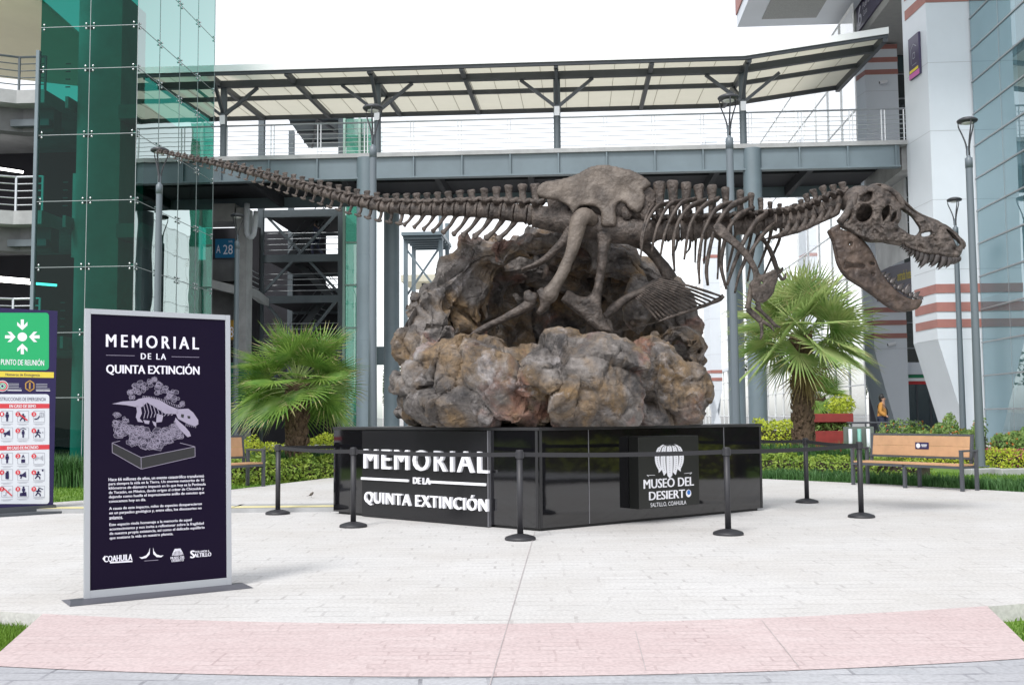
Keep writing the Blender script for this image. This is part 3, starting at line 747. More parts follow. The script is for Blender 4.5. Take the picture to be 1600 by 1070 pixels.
# drawing of a skeleton in a broken rock on a slab, in pale line work (coordinates of the drawing: units of the print)
BP.poly(pdk, [c1x(*p) for p in ((711, 875), (888, 962), (1222, 890), (1222, 952), (888, 1034), (711, 935))], D-.0004)
for pth in (((711, 875), (888, 962), (1222, 890), (1222, 952), (888, 1034), (711, 935), (711, 875)), ((888, 962), (888, 1034)), ((711, 875), (760, 862)), ((1222, 890), (1130, 868))):
    BP.line(pl_, [c1x(*p) for p in pth], .0035, D)
def blob_net(cx_list, rnd, n, wd):
    for k in range(n):
        x, y, r = rnd.choice(cx_list); x += rnd.uniform(-.5, .5)*r; y += rnd.uniform(-.5, .5)*r; rr = r*rnd.uniform(.30, .72); m = rnd.randint(5, 7); g0 = rnd.uniform(0, 6)
        pts = [(x+rr*rnd.uniform(.75, 1.2)*math.cos(g0+2*math.pi*i/m), y+rr*rnd.uniform(.75, 1.2)*.8*math.sin(g0+2*math.pi*i/m)) for i in range(m)]
        BP.poly(psh, [c1x(*p) for p in pts], D-.0002-.0000005*k)
        BP.line(pl_, [c1x(*p) for p in pts+[pts[0]]], wd, D+.0002)
rr_ = random.Random(4)
bowl = [(770, 770, 34), (830, 800, 40), (880, 800, 40), (960, 890, 40), (1060, 800, 44), (1100, 780, 36), (745, 700, 26), (740, 760, 30), (760, 810, 40), (800, 790, 44), (860, 830, 52), (830, 870, 42), (900, 870, 48), (950, 850, 52), (1000, 870, 46), (1050, 850, 50), (1090, 810, 44), (1130, 790, 36), (1010, 820, 44), (930, 810, 34), (1130, 830, 30), (790, 730, 30), (1110, 750, 26)]
dome = [(870, 550, 26), (1000, 550, 26), (1100, 560, 26), (980, 480, 20), (830, 560, 24), (860, 530, 30), (900, 510, 30), (950, 500, 30), (1000, 520, 32), (1050, 540, 30), (1080, 570, 30), (1110, 600, 28), (1140, 630, 22), (840, 590, 20), (920, 540, 22), (1060, 590, 20)]
blob_net(bowl, rr_, 190, .0022); blob_net(dome, rr_, 105, .0022)
bk = MB(); D2 = D+.0006
def art(pts, close=True): BP.poly(bk, [c1x(*p) for p in pts], D2)
art([(715, 634), (780, 618), (860, 612), (880, 600), (940, 588), (1010, 606), (1070, 640), (1120, 660), (1120, 690), (1040, 690), (980, 650), (930, 622), (900, 650), (880, 655), (855, 650), (800, 640)])
for k in range(9):
    x = 905+k*21; BP.line(bk, [c1x(x, 620+k*5), c1x(x+14, 680+k*2), c1x(x+4, 722-k*3)], .005, D2)
for k in range(22):
    t = k/21; x = 905+t*215; y = 596+t*t*50+8*t; BP.line(bk, [c1x(x, y), c1x(x+3, y-16)], .004, D2)
art([(862, 640), (892, 650), (898, 690), (884, 720), (905, 745), (872, 742), (860, 712), (868, 680)])
art([(905, 730), (945, 735), (940, 755), (915, 752)]); art([(960, 735), (985, 745), (985, 775), (970, 760)]); art([(990, 690), (1030, 700), (1020, 740), (985, 745)])
art([(1118, 660), (1185, 656), (1215, 680), (1245, 725), (1245, 752), (1222, 765), (1175, 748), (1150, 735), (1120, 720), (1108, 690)])
art([(1105, 712), (1125, 735), (1165, 770), (1190, 800), (1198, 825), (1178, 832), (1150, 805), (1120, 770), (1100, 735)])
for k in range(6): BP.line(bk, [c1x(1170+k*12, 748+k*2), c1x(1168+k*12, 764+k*2)], .004, D2)
bd = MB(); BP.poly(bd, [c1x(1178, 700), c1x(1196, 702), c1x(1196, 718), c1x(1180, 716)], D2+.0004); BP.poly(bd, [c1x(1140, 690), c1x(1158, 692), c1x(1154, 715), c1x(1138, 708)], D2+.0004)
for nm, q, mm in (('lettering', pw, 'print_white'), ('line_print', pl_, 'print_lilac'), ('shade_print', psh, 'print_shade'), ('slab_print', pdk, 'print_dark'), ('bone_print', bk, 'print_lilac'), ('hollow_print', bd, 'print_dark')):
    q.build(nm, m_(mm), ban, loc=ban.location)

# ------------------------------------------------------------------ emergency totem
tL, tR = G(-16, 806), G(83, 800)
tot = thing('emergency_sign', 'navy and green meeting point sign with rows of emergency pictograms', 'sign', ((tL+tR)/2))
TP = Panel(tL, tR-tL, EZ); tw = (tR-tL).length; TT = TP.px(83, 485.5)[1]
mb = MB(); TP.slab(mb, -.12, tw+.18, .0, .035, -.34, .30); TP.slab(mb, -.02, tw+.03, .035, .11, -.16, .05); mb.build('base', m_('steel_dark'), tot)
mb = MB(); TP.slab(mb, 0, tw, .11, TT, -.12, 0); mb.build('board', m_('navy'), tot, bevel=.004)
Q = {k: MB() for k in ('sign_green', 'sign_yellow', 'sign_red', 'sign_white', 'sign_grey', 'navy', 'sign_gold', 'white_letter')}
D = .003
def t4(x, y): return TP.px(x*.3082, 480+y*.3084, D)
def trect(k, x0, y0, x1, y1, d=D):
    a0, _ = t4(x0, (y0+y1)/2); a1, _ = t4(x1, (y0+y1)/2); _, b0 = t4(115, y1); _, b1 = t4(115, y0); TP.rect(Q[k], a0, a1, b0, b1, d)
def ttext(k, s_, x0, y0, x1, y1, d=D+.002, **kw):
    a0, _ = t4(x0, y0); a1, _ = t4(x1, y0); _, b0 = t4(115, y1); _, b1 = t4(115, y0); TP.text(Q[k], s_, a0, a1, b0, b1, d=d, **kw)
def tpoly(k, pts, d): TP.poly(Q[k], [t4(*p) for p in pts], d)
def rounded(x0, y0, x1, y1, r):
    out = []
    for cx_, cy_, g in ((x1-r, y0+r, -90), (x1-r, y1-r, 0), (x0+r, y1-r, 90), (x0+r, y0+r, 180)):
        out += [(cx_+r*math.cos(R(g+a)), cy_+r*math.sin(R(g+a))) for a in (0, 30, 60, 90)]
    return out[::-1]
tpoly('sign_green', rounded(-38, 28, 248, 318, 16), D)
heldw = Q['white_letter']; Q['white_letter'] = MB(); a, b = t4(113, 150); TP.disc(Q['white_letter'], a, b, .066, D+.002)
for g in range(4):
    c, s_ = (0, 1, 0, -1)[g], (1, 0, -1, 0)[g]
    def rt(x, y): return (113+(x*s_+y*c), 150+(x*-c+y*s_)) if False else (113+x*c0+y*s0, 150-x*s0+y*c0)
    c0, s0 = math.cos(R(90*g)), math.sin(R(90*g))
    tpoly('white_letter', [rt(x, y) for x, y in ((-8, -88), (8, -88), (8, -58), (26, -76), (26, -58), (0, -34), (-26, -58), (-26, -76), (-8, -58))][::-1], D+.002)
Q['white_letter'].build('meeting_point_print', m_('white_letter'), tot, loc=tot.location); Q['white_letter'] = heldw
ttext('white_letter', 'PUNTO DE REUNIÓN', 5, 258, 224, 294, bold=.02)
trect('sign_yellow', -50, 326, 273, 355); ttext('navy', 'Números de Emergencia', 28, 335, 202, 352, bold=.005)
a, b = t4(12, 399)
TP.disc(Q['sign_white'], a, b, .082, D, 20); TP.ring(Q['sign_red'], a, b, .062, .018, D+.002); TP.ring(Q['sign_green'], a, b, .038, .014, D+.002); TP.disc(Q['navy'], a, b, .018, D+.002)
hx6 = [(151+24*math.sin(k*math.pi/3), 398-27*math.cos(k*math.pi/3)) for k in range(7)]
TP.line(Q['sign_gold'], [t4(*p) for p in hx6], .016, D); trect('sign_gold', 147, 380, 155, 414)
for x0 in (38, 182):
    for k in range(4): trect('sign_grey', x0, 386+k*8, x0+(58 if k < 3 else 70), 389+k*8)
    trect('white_letter', x0, 419, x0+72, 423)
tpoly('sign_white', rounded(-38, 440, 250, 995, 16), D)
ttext('navy', 'INSTRUCCIONES DE EMERGENCIA', -14, 456, 233, 474)
held = Q['sign_red']; Q['sign_red'] = MB(); trect('sign_red', -50, 488, 250, 512, D+.002); Q['sign_red'].build('red_strip', m_('sign_red'), tot, loc=tot.location); Q['sign_red'] = held; ttext('white_letter', 'EN CASO DE SISMO', 48, 493, 182, 508, d=D+.004, bold=.03)
held = Q['sign_red']; Q['sign_red'] = MB(); trect('sign_red', -50, 698, 250, 722, D+.002); Q['sign_red'].build('red_strip', m_('sign_red'), tot, loc=tot.location); Q['sign_red'] = held; ttext('white_letter', 'EN CASO DE INCENDIO', 36, 703, 194, 718, d=D+.004, bold=.03)
def man(k, x, y, s_=1.0, run=False, arm=False):
    e = D+.004
    a, b = t4(x, y-18*s_); TP.disc(Q[k], a, b, .017*s_, e, 12)
    if run:
        for pth in (((x, y-12), (x-6, y+4), (x-16, y+18)), ((x-6, y+4), (x+6, y+8), (x+8, y+20)), ((x-1, y-9), (x+12, y-2)), ((x-2, y-9), (x-14, y-3))): TP.line(Q[k], [t4(*p) for p in pth], .018, e)
    else:
        tpoly(k, [(x-9*s_, y-12*s_), (x+9*s_, y-12*s_), (x+9*s_, y+4*s_), (x+5*s_, y+4*s_), (x+5*s_, y+24*s_), (x-5*s_, y+24*s_), (x-5*s_, y+4*s_), (x-9*s_, y+4*s_)][::-1], e)
icons = [(553, 0), (637, 1), (765, 2), (848, 3), (932, 4)]
num = [(1, 2, 3), (4, 5, 6), (1, 2, 3), (4, 5, 6), (7, 8, 9)]
for (y, r_), nn in zip(icons, num):
    for ci, x in enumerate((36, 117, 198)):
        held = dict(Q); Q.update({k: MB() for k in Q})
        bx_ = [t4(x-28, y-28), t4(x+28, y-28), t4(x+28, y+28), t4(x-28, y+28), t4(x-28, y-28)]; TP.line(Q['sign_grey'], bx_, .006, D+.002)
        trect('sign_grey', x-30, y+36, x+28, y+38, D+.002); trect('sign_grey', x-22, y+41, x+18, y+43, D+.002)
        e = D+.004; q = (r_, ci)
        if q in ((0, 0), (2, 0)): man('navy', x, y)
        elif q == (0, 1): man('navy', x, y+4, .8, True); TP.line(Q['sign_red'], [t4(x-24, y-16), t4(x+22, y+20)], .02, e+.002)
        elif q == (0, 2): TP.line(Q['navy'], [t4(x-24, y+14), t4(x-8, y+12), t4(x+2, y-2)], .018, e); TP.line(Q['sign_grey'], [t4(x+4, y-18), t4(x+22, y-18), t4(x+22, y+2), t4(x+4, y+2), t4(x+4, y-18)], .010, e); TP.line(Q['sign_grey'], [t4(x+13, y-18), t4(x+13, y+2)], .008, e)
        elif q in ((1, 0), (3, 1)): tpoly('navy', [(x-18, y-2), (x-4, y-4), (x+14, y-18), (x+16, y+14), (x-4, y+8), (x-10, y+20), (x-16, y+18), (x-12, y+8), (x-18, y+8)], e)
        elif q == (1, 1): man('navy', x, y+2, .85); TP.line(Q['navy'], [t4(x-16, y-18), t4(x, y-26), t4(x+16, y-18)], .009, e)
        elif q in ((1, 2), (3, 2)):
            man('navy', x-4, y+2, .9, True); trect('sign_grey' if r_ == 1 else 'navy', x+14, y-6 if r_ == 1 else y-24, x+22, y+2 if r_ == 1 else y-14, e)
        elif q == (2, 1): tpoly('navy', [(x-9, y-2), (x, y-22), (x+9, y-2), (x+4, y-2), (x, y-10), (x-4, y-2)], e); trect('navy', x-10, y+4, x+10, y+22, e)
        elif q == (2, 2):
            for s_ in (-1, 1):
                for k in range(3): trect('sign_grey', x+s_*(4+k*7)-2, y-5-k*4, x+s_*(4+k*7)+2, y+5+k*4, e)
        elif q == (3, 0): tpoly('navy', rounded(x-9, y-12, x+9, y+22, 4), e); trect('navy', x-4, y-22, x+8, y-14, e)
        elif q == (4, 0): TP.line(Q['sign_grey'], [t4(x-20, y+20), t4(x-6, y+20), t4(x-6, y+4), t4(x+8, y+4), t4(x+8, y-10), t4(x+20, y-10)], .012, e); TP.line(Q['sign_red'], [t4(x-24, y-22), t4(x+24, y+22)], .018, e+.002)
        elif q == (4, 1): man('navy', x+2, y-4, .9); tpoly('navy', [(x-16, y+8), (x+16, y+2), (x+18, y+24), (x-18, y+24)], e)
        else: man('navy', x-2, y+4, .8, True); TP.line(Q['navy'], [t4(x-4, y-20), t4(x+20, y-10)], .012, e)
        a, b = t4(x-27, y-12); TP.disc(Q['sign_red'], a, b, .034, D+.006, 14)
        a, b = t4(x-27, y-12); TP.text(Q['white_letter'], str(nn[ci]), a-.010, a+.010, b-.019, b+.019, d=D+.008)
        main = 'navy' if Q['navy'].f else 'sign_grey'
        po = Q[main].build('pictogram', m_(main), tot, loc=tot.location)
        for k, nm_ in (('sign_grey', 'icon_frame'), ('sign_red', 'number_badge'), ('white_letter', 'number_print')):
            if k != main and Q[k].f: Q[k].build(nm_, m_(k), po, loc=tot.location)
        Q.update(held)
nm = dict(sign_green='green_panel', sign_yellow='yellow_strip', sign_red='red_print', sign_white='white_print', sign_grey='grey_print', navy='pictogram_print', sign_gold='emblem', white_letter='lettering')
for k, q in Q.items():
    if q.f: q.build(nm[k], m_(k), tot, loc=tot.location)

# ------------------------------------------------------------------ benches
def make_bench(L, label):
    t = thing('park_bench', label, 'bench', group='slatted benches beside the plaza')
    dp = .46
    for x in (.03, L*.5, L-.03):
        mb = MB(); mb.box(x-.028, x+.028, 0, .055, 0, .43 if x == L*.5 else .68); mb.build('leg', m_('bench_metal'), t, bevel=.003)
        mb = MB(); mb.box(x-.028, x+.028, dp-.03, dp+.025, 0, .43 if x == L*.5 else .68); mb.build('leg', m_('bench_metal'), t, bevel=.003)
    for x in (.03, L-.03):
        mb = MB(); mb.box(x-.03, x+.03, -.002, dp+.03, .681, .715); mb.build('armrest', m_('bench_metal'), t, bevel=.003)
    mb = MB(); mb.box(.06, L-.06, .0, .05, .385, .43); mb.box(.06, L-.06, dp-.06, dp-.02, .385, .43)
    for x in (.06, L*.33, L*.66, L-.10): mb.box(x, x+.04, .05, dp-.06, .386, .428)
    mb.build('seat_frame', m_('bench_metal'), t)
    mb = MB()
    for k in range(3): mb.box(.065, L-.065, .006+k*.145, .006+k*.145+.137, .432, .462)
    mb.build('seat', m_('wood'), t, bevel=.004)
    mb = MB()
    for k in range(2):
        z0, z1 = .575+k*.185, .575+k*.185+.182; y0 = dp-.01+k*.025
        mb.hexa([(.16, y0, z0), (L-.16, y0, z0), (L-.16, y0+.03, z0), (.16, y0+.03, z0), (.16, y0+.022, z1), (L-.16, y0+.022, z1), (L-.16, y0+.052, z1), (.16, y0+.052, z1)])
    bk_ = mb.build('backrest', m_('wood'), t, bevel=.003)
    mb = MB()
    for x in (.13, L-.13): mb.beam((x, dp-.0, .40), (x, dp+.06, .97), .05, .04, (0, 1, 0))
    mb.beam((.105, dp+.062, .965), (L-.105, dp+.062, .965), .05, .035); mb.beam((.105, dp-.004, .555), (L-.105, dp-.004, .555), .05, .035)
    mb.build('back_frame', m_('bench_metal'), t)
    mb = MB(); x = L*.53; mb.box(x-.14, x+.14, dp-.003, dp+.009, .70, .825); pq = mb.build('plaque', m_('navy'), t)
    mb = MB(); mb.poly([(x-.075+.045*math.cos(k*.3927), dp-.006, .762+.045*math.sin(k*.3927)) for k in range(16)][::-1]); mb.box(x-.01, x+.11, dp-.007, dp-.0035, .772, .788); mb.box(x-.0, x+.10, dp-.007, dp-.0035, .744, .757)
    mb.build('plaque_mark', m_('sign_white'), pq)
    return t
f0, f1 = G(1330, 757), G(1505, 768); LB = (f1-f0).length
bench = make_bench(LB, 'wooden bench with dark metal frame and small black plaque, beside the tall lamp post')
bench.location = f0; bench.rotation_euler = (0, 0, math.atan2(f1.y-f0.y, f1.x-f0.x))
e0 = G(414.6, 764.5); d2 = Vector((-(f1-f0).x, (f1-f0).y, 0)).normalized()
b2 = dup(bench, e0+d2*LB+EZ*.06, 'wooden bench half hidden behind the purple-black banner stand', rz=math.atan2(-d2.y, -d2.x))

# small brown bird on the paving
p = G(486, 777, .066); bird = thing('bird', 'small brown bird standing on the pale paving', 'bird', p); bird.scale = (.6, .6, .6)
mb = MB(); mb.tube([p+Vector((-.07, 0, .05)), p+Vector((-.03, 0, .065)), p+Vector((.0, 0, .085)), p+Vector((.03, 0, .11)), p+Vector((.05, 0, .135)), p+Vector((.075, 0, .132))], [(.008, .006), (.022, .022), (.034, .036), (.03, .032), (.022, .024), (.003, .003)], n=8, sub=3)
mb.tube([p+Vector((-.06, 0, .055)), p+Vector((-.12, 0, .035))], [(.016, .005), (.012, .003)], n=6); mb.build('body', m_('bird_brown'), bird, smooth=True)
for s_ in (-.01, .01):
    mb = MB(); mb.tube([p+Vector((.005, s_, .0)), p+Vector((.0, s_, .06))], .003, n=5); mb.build('leg', m_('shoe'), bird)
# low kerb stone in the grass
p = G(-18, 968, -.12); cs = MB(); cs.box(p.x-.22, p.x+.16, p.y-.06, p.y+.06, -.12, -.01)
tag(cs.build('concrete_block', m_('concrete'), None, bevel=.01), 'grey concrete block lying in the grass beside the rose band', 'block')
# ------------------------------------------------------------------ footbridge with its canopy
bF, bB = 38.0, 43.3
aL = AB(205, 260, bF)[0]; aR = AB(1406, 240, bF)[0]; aR2 = AB(1421, 225, bF)[0]
zt = AB(871, 233, bF)[1]; zl = AB(871, 239.5, bF)[1]; zb = AB(871, 271, bF)[1]
bri = thing('footbridge', 'blue-grey steel footbridge on round columns with railing and cream canopy', 'bridge', BW(0, bF, 0))
mb = MB(); mb.bbox(aL, aR2, bF-.10, bB+.1, zl, zt); mb.build('deck', m_('concrete'), bri)
mb = MB(); mb.bbox(aL, aR, bF+.02, bF+.08, zb, zl-.002); mb.bbox(aL, aR, bF-.10, bF+.22, zb-.06, zb-.001)
mb.bbox(aL, aR, bB-.1, bB, zb, zl-.002)
g_ = mb.build('girder', m_('steel_blue'), bri)
mb = MB()
for x in list(np.arange(345.5, 1405, 75.3)):
    a, _ = AB(x, 255, bF); mb.bbox(a-.025, a+.025, bF-.08, bF+.02, zb+.001, zl-.004)
mb.build('stiffener_plates', m_('steel_blue'), g_, loc=bri.location)
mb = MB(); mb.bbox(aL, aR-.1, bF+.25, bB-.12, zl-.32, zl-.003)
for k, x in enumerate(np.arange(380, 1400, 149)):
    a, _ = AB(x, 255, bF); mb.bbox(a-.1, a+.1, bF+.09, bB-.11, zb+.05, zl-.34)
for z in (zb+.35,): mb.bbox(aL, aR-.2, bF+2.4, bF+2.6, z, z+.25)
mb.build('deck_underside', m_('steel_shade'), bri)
for px_, b in ((571, bF+.10), (1180, bF+.10), (612, bB-.1), (1148, bB-.1)):
    a, _ = AB(px_, 450, b); c = BW(a, b, 0); mb = MB()
    mb.lathe([(.48, 0), (.48, .03), (.335, .031), (.335, 4.17), (.335, 4.2), (.338, 4.205), (.338, 4.25), (.335, 4.255), (.335, 4.29), (.335, 7.37), (.335, 7.4), (.338, 7.405), (.338, 7.45), (.335, 7.455), (.335, 7.49), (.335, zb-.07)], c, 28)
    if b < 40: mb.lathe([(.335, zb-.07), (.335, zl-.001)], c, 28)
    mb.build('column', m_('steel_blue'), bri, smooth=True).modifiers.new('edge', 'EDGE_SPLIT')
# diagonal kickers below the girder
for x0, x1 in ((722, 745), (968, 945), (1285, 1262)):
    p = BW(AB(x0, 272, bF+.3)[0], bF+.3, zb-.02); q = BW(AB(x1, 300, bF+2.4)[0], bF+2.5, zb+.5)
mb = MB()
# railing
def rail(parent, px0, px1, bz, z0, hgt, posts, lines=6, m='rail_white'):
    a0, a1 = AB(px0, 200, bz)[0], AB(px1, 200, bz)[0]
    mb = MB(); mb.tube([BW(a0, bz, z0+hgt), BW(a1, bz, z0+hgt)], .035, n=8)
    o = mb.build('handrail', m_('rail_steel'), parent, smooth=True)
    mb = MB()
    for k in range(lines):
        z = z0+.14+k*(hgt-.2)/lines; mb.tube([BW(a0, bz, z), BW(a1, bz, z)], .012, n=6)
    mb.build('railing_bars', m_('rail_steel'), parent)
    for x in posts:
        a = AB(x, 200, bz)[0]
        mb = MB(); mb.bbox(a-.075, a-.045, bz-.03, bz+.03, z0+.001, z0+hgt-.03); mb.bbox(a+.045, a+.075, bz-.03, bz+.03, z0+.001, z0+hgt-.03)
        mb.build('railing_post', m_(m), parent)
rail(bri, 215, 1421, bF+.12, zt, 1.22, [277, 353, 426, 499, 572, 644, 718, 795, 871, 946, 1021, 1097, 1172, 1250, 1330, 1380, 1415])
rail(bri, 345, 1400, bB-.1, zt, 1.22, list(np.arange(370, 1390, 68)))
# canopy
cF, cBk = 36.6, 43.5
zF = AB(720, 104, cF)[1]; zK = AB(720, 177, cBk)[1]
def cz(b): return zF+(zK-zF)*(b-cF)/(cBk-cF)
cL = AB(225, 120, cF)[0]; cR = AB(1163, 100, cF)[0]; cW = AB(1388, 50, cF)[0]; zWF = AB(1388, 56, cF)[1]-zF
mb = MB()
def sheet(z_off, t):
    for a0, a1, r0, r1 in ((cL, cR, 0, 0), (cR, cW, 0, zWF)):
        yield [BW(a0, cF, cz(cF)+r0+z_off), BW(a1, cF, cz(cF)+r1+z_off), BW(a1, cBk, cz(cBk)+r1+z_off), BW(a0, cBk, cz(cBk)+r0+z_off),
               BW(a0, cF, cz(cF)+r0+z_off+t), BW(a1, cF, cz(cF)+r1+z_off+t), BW(a1, cBk, cz(cBk)+r1+z_off+t), BW(a0, cBk, cz(cBk)+r0+z_off+t)]
for c8 in sheet(.10, 0): mb.add(c8[:4], [(0, 1, 2, 3)])
can = mb.build('canopy', m_('canopy_cream'), bri)
mb = MB()
for a0, a1, r0, r1 in ((cL, cR, 0, 0), (cR, cW, 0, zWF)):
    p, q = BW(a0, cF-.05, cz(cF)+r0+.06), BW(a1, cF-.05, cz(cF)+r1+.06)
    mb.hexa([p, q, q+E2*.045, p+E2*.045, p+EZ*.24, q+EZ*.24, q+E2*.045+EZ*.24, p+E2*.045+EZ*.24])
mb.build('canopy_top', m_('canopy_white'), can, loc=bri.location)
mb = MB()
def cbeam(a0, b0, a1, b1, w_, h, dz=0.0, r0=0, r1=0): mb.beam(BW(a0, b0, cz(b0)+r0+dz-h/2+.08), BW(a1, b1, cz(b1)+r1+dz-h/2+.08), w_, h)
for b, w_, h in ((cF+.08, .10, .13), (37.95, .2, .25), (40.2, .13, .16), (42.0, .10, .14), (cBk-.08, .14, .17)):
    if b != 42.0:
        cbeam(cL, b, cR, b, w_, h); cbeam(cR, b, cW, b, w_, h, 0, 0, zWF)
cpx = [350, 590, 870, 1160]
raf = [265, 350, 466, 590, 728, 870, 1014, 1160]
for x in raf:
    a = AB(x, 120, 38.35)[0]; cbeam(a, cF+.1, a, cBk-.1, .15, .20, -.0)
cbeam(cW-.1, cF+.05, cW-.1, cBk-.05, .16, .26, -.02, zWF, zWF)
mb.build('canopy_frame', m_('steel_dark'), can, loc=bri.location)
mb = MB()
for k in range(1, 24):
    a = cL+(cR-cL)*k/24; mb.beam(BW(a, cF+.1, cz(cF)+.083), BW(a, cBk-.1, cz(cBk)+.083), .02, .008)
for k in range(1, 5):
    a = cR+(cW-cR)*k/5; r_ = zWF*k/5; mb.beam(BW(a, cF+.1, cz(cF)+.083+r_), BW(a, cBk-.1, cz(cBk)+.083+r_), .02, .008)
mb.build('canopy_seam', mat('seam_cream', (0.38, 0.35, 0.27), .8), can, loc=bri.location)
for x in cpx:
    a = AB(x, 150, 38.1)[0]; mb = MB(); mb.lathe([(.20, zt+.001), (.20, zt+.02), (.13, zt+.021), (.13, cz(38.1)-.1)], BW(a, 38.1, 0), 16)
    post = mb.build('canopy_post', m_('steel_frame'), bri, smooth=True); post.modifiers.new('edge', 'EDGE_SPLIT')
    mb = MB()
    for s_ in (-1, 1): mb.beam(BW(a+s_*.08, 38.0, cz(38.0)-1.2), BW(a+s_*1.35, 38.0, cz(38.0)-.18), .11, .11)
    mb.beam(BW(a, 38.0, cz(38.0)-1.1), BW(a, 36.9, cz(36.9)-.10), .11, .13); mb.beam(BW(a, 38.2, cz(38.35)-1.1), BW(a, 40.2, cz(40.2)-.15), .11, .13)
    mb.build('post_bracket', m_('steel_dark'), post, loc=bri.location)
    mb = MB(); mb.bbox(a-.10, a+.10, 37.92, 37.965, cz(38.4)-1.6, cz(38.4)-1.25); mb.build('floodlight', m_('rail_white'), post, loc=bri.location)

# ------------------------------------------------------------------ green glass tower
tb0, tb1 = 30.0, 36.6
gA = AB(213, 208, tb0)[0]; gL = AB(60, 208, tb0)[0]; gM = AB(138, 208, tb0)[0]
zs = [0.0]+[AB(213, y, tb0)[1] for y in (620, 518, 415.5, 312, 208, 105, 39)]
zs += [zs[-1]+1.95, zs[-1]+3.9, zs[-1]+5.8]
tow = thing('glass_tower', 'tall green glazed lift tower with bolted panes and concrete shaft inside', 'tower', BW((gL+gA)/2, (tb0+tb1)/2, 0))
bs = np.linspace(tb0, tb1, 5); fit = MB()
def pane(c4, nrm, t=.012):
    mb = MB(); n_ = Vector(nrm)*t; mb.poly([p for p in c4])
    mb.build('glass_pane', m_('tower_glass'), tow)
for z0, z1 in zip(zs[:-1], zs[1:]):
    for a0, a1 in ((gL, gM), (gM, gA)):
        pane([BW(a0+.008, tb0, z0+.006), BW(a1-.008, tb0, z0+.006), BW(a1-.008, tb0, z1-.006), BW(a0+.008, tb0, z1-.006)], -E2)
    for b0, b1 in zip(bs[:-1], bs[1:]):
        pane([BW(gA, b0+.008, z0+.006), BW(gA, b1-.008, z0+.006), BW(gA, b1-.008, z1-.006), BW(gA, b0+.008, z1-.006)], E1)
for z in zs[1:9]:
    for a, dd in ((gL, (1,)), (gM, (-1, 1)), (gA, (-1,))):
        mb = MB()
        for s_ in dd:
            for q in (-1, 1):
                c = BW(a+s_*.12, tb0-.02, z+q*.075); mb.lathe([(.0, -.035), (.026, -.024), (.036, 0), (.026, .024), (0, .035)], c, 8)
            mb.beam(BW(a+s_*.12, tb0+.03, z), BW(a, tb0+.10, z), .03, .16)
        mb.build('glass_fitting', m_('chrome'), tow, smooth=True)
    for b, dd in ((bs[0], (1,)), (bs[1], (-1, 1)), (bs[2], (-1, 1)), (bs[3], (-1, 1)), (bs[4], (-1,))):
        mb = MB()
        for s_ in dd:
            for q in (-1, 1):
                c = BW(gA+.02, b+s_*.12, z+q*.075); mb.lathe([(.0, -.035), (.026, -.024), (.036, 0), (.026, .024), (0, .035)], c, 8)
        mb.build('glass_fitting', m_('chrome'), tow, smooth=True)
mb = MB()
for z in zs[1:9]:
    mb.beam(BW(gL, tb0-.006, z), BW(gA, tb0-.006, z), .010, .016); mb.beam(BW(gA+.006, tb0, z), BW(gA+.006, tb1, z), .010, .016)
for a in (gM, gA): mb.beam(BW(a, tb0-.004, 0), BW(a, tb0-.004, zs[-1]), .014, .014, (0, 1, 0))
for b in bs[1:]: mb.beam(BW(gA+.004, b, 0), BW(gA+.004, b, zs[-1]), .014, .014, (0, 1, 0))
mb.build('glazing_joint', mat('joint_grey', (.30, .34, .35), .4), tow)
mb = MB(); mb.bbox(gL-.11, gL-.012, tb0-.05, tb0+.1, 0, zs[6]+.6); mb.build('edge_post', m_('steel_blue'), tow)
# inside: the shaft, landings and a near-black back wall added to dim the glass
s0 = AB(118, 300, 31.6)[0]; s1 = AB(186, 300, 31.6)[0]
mb = MB(); mb.bbox(s0, s1, 31.6, 33.4, 0, AB(150, -20, 31.6)[1]-.2); mb.bbox(s0-.15, s0-.001, 31.7, 33.2, 6.5, 9.2); mb.build('lift_shaft', m_('shaft'), tow)
mb = MB()
for z in (4.0, 7.8, 11.6):
    mb.bbox(gL+.3, s0-.2, 31.2, 34.5, z-.42, z-.05); mb.bbox(s1+.02, gA-.35, 31.4, 34.5, z-.75, z-.30)
mb.build('landing', m_('concrete'), tow)
mb = MB(); mb.bbox(gL+.25, s0+.1, 34.6, 34.75, 0, 14.6); mb.bbox(s0+.1, gA-.05, 34.6, 34.75, 0, 11.4); mb.bbox(gA-.62, gA-.47, 34.76, 36.5, 0, 11.4); mb.build('dark_back_wall', m_('interior_dark'), tow)
mb = MB()
for z in (4.0, 7.8, 11.6):
    for k in range(4): mb.beam(BW(gL+.35, 31.2, z+.25+k*.25), BW(s0-.2, 31.2, z+.25+k*.25), .03, .03)
mb.build('landing_rail', m_('steel_frame'), tow)

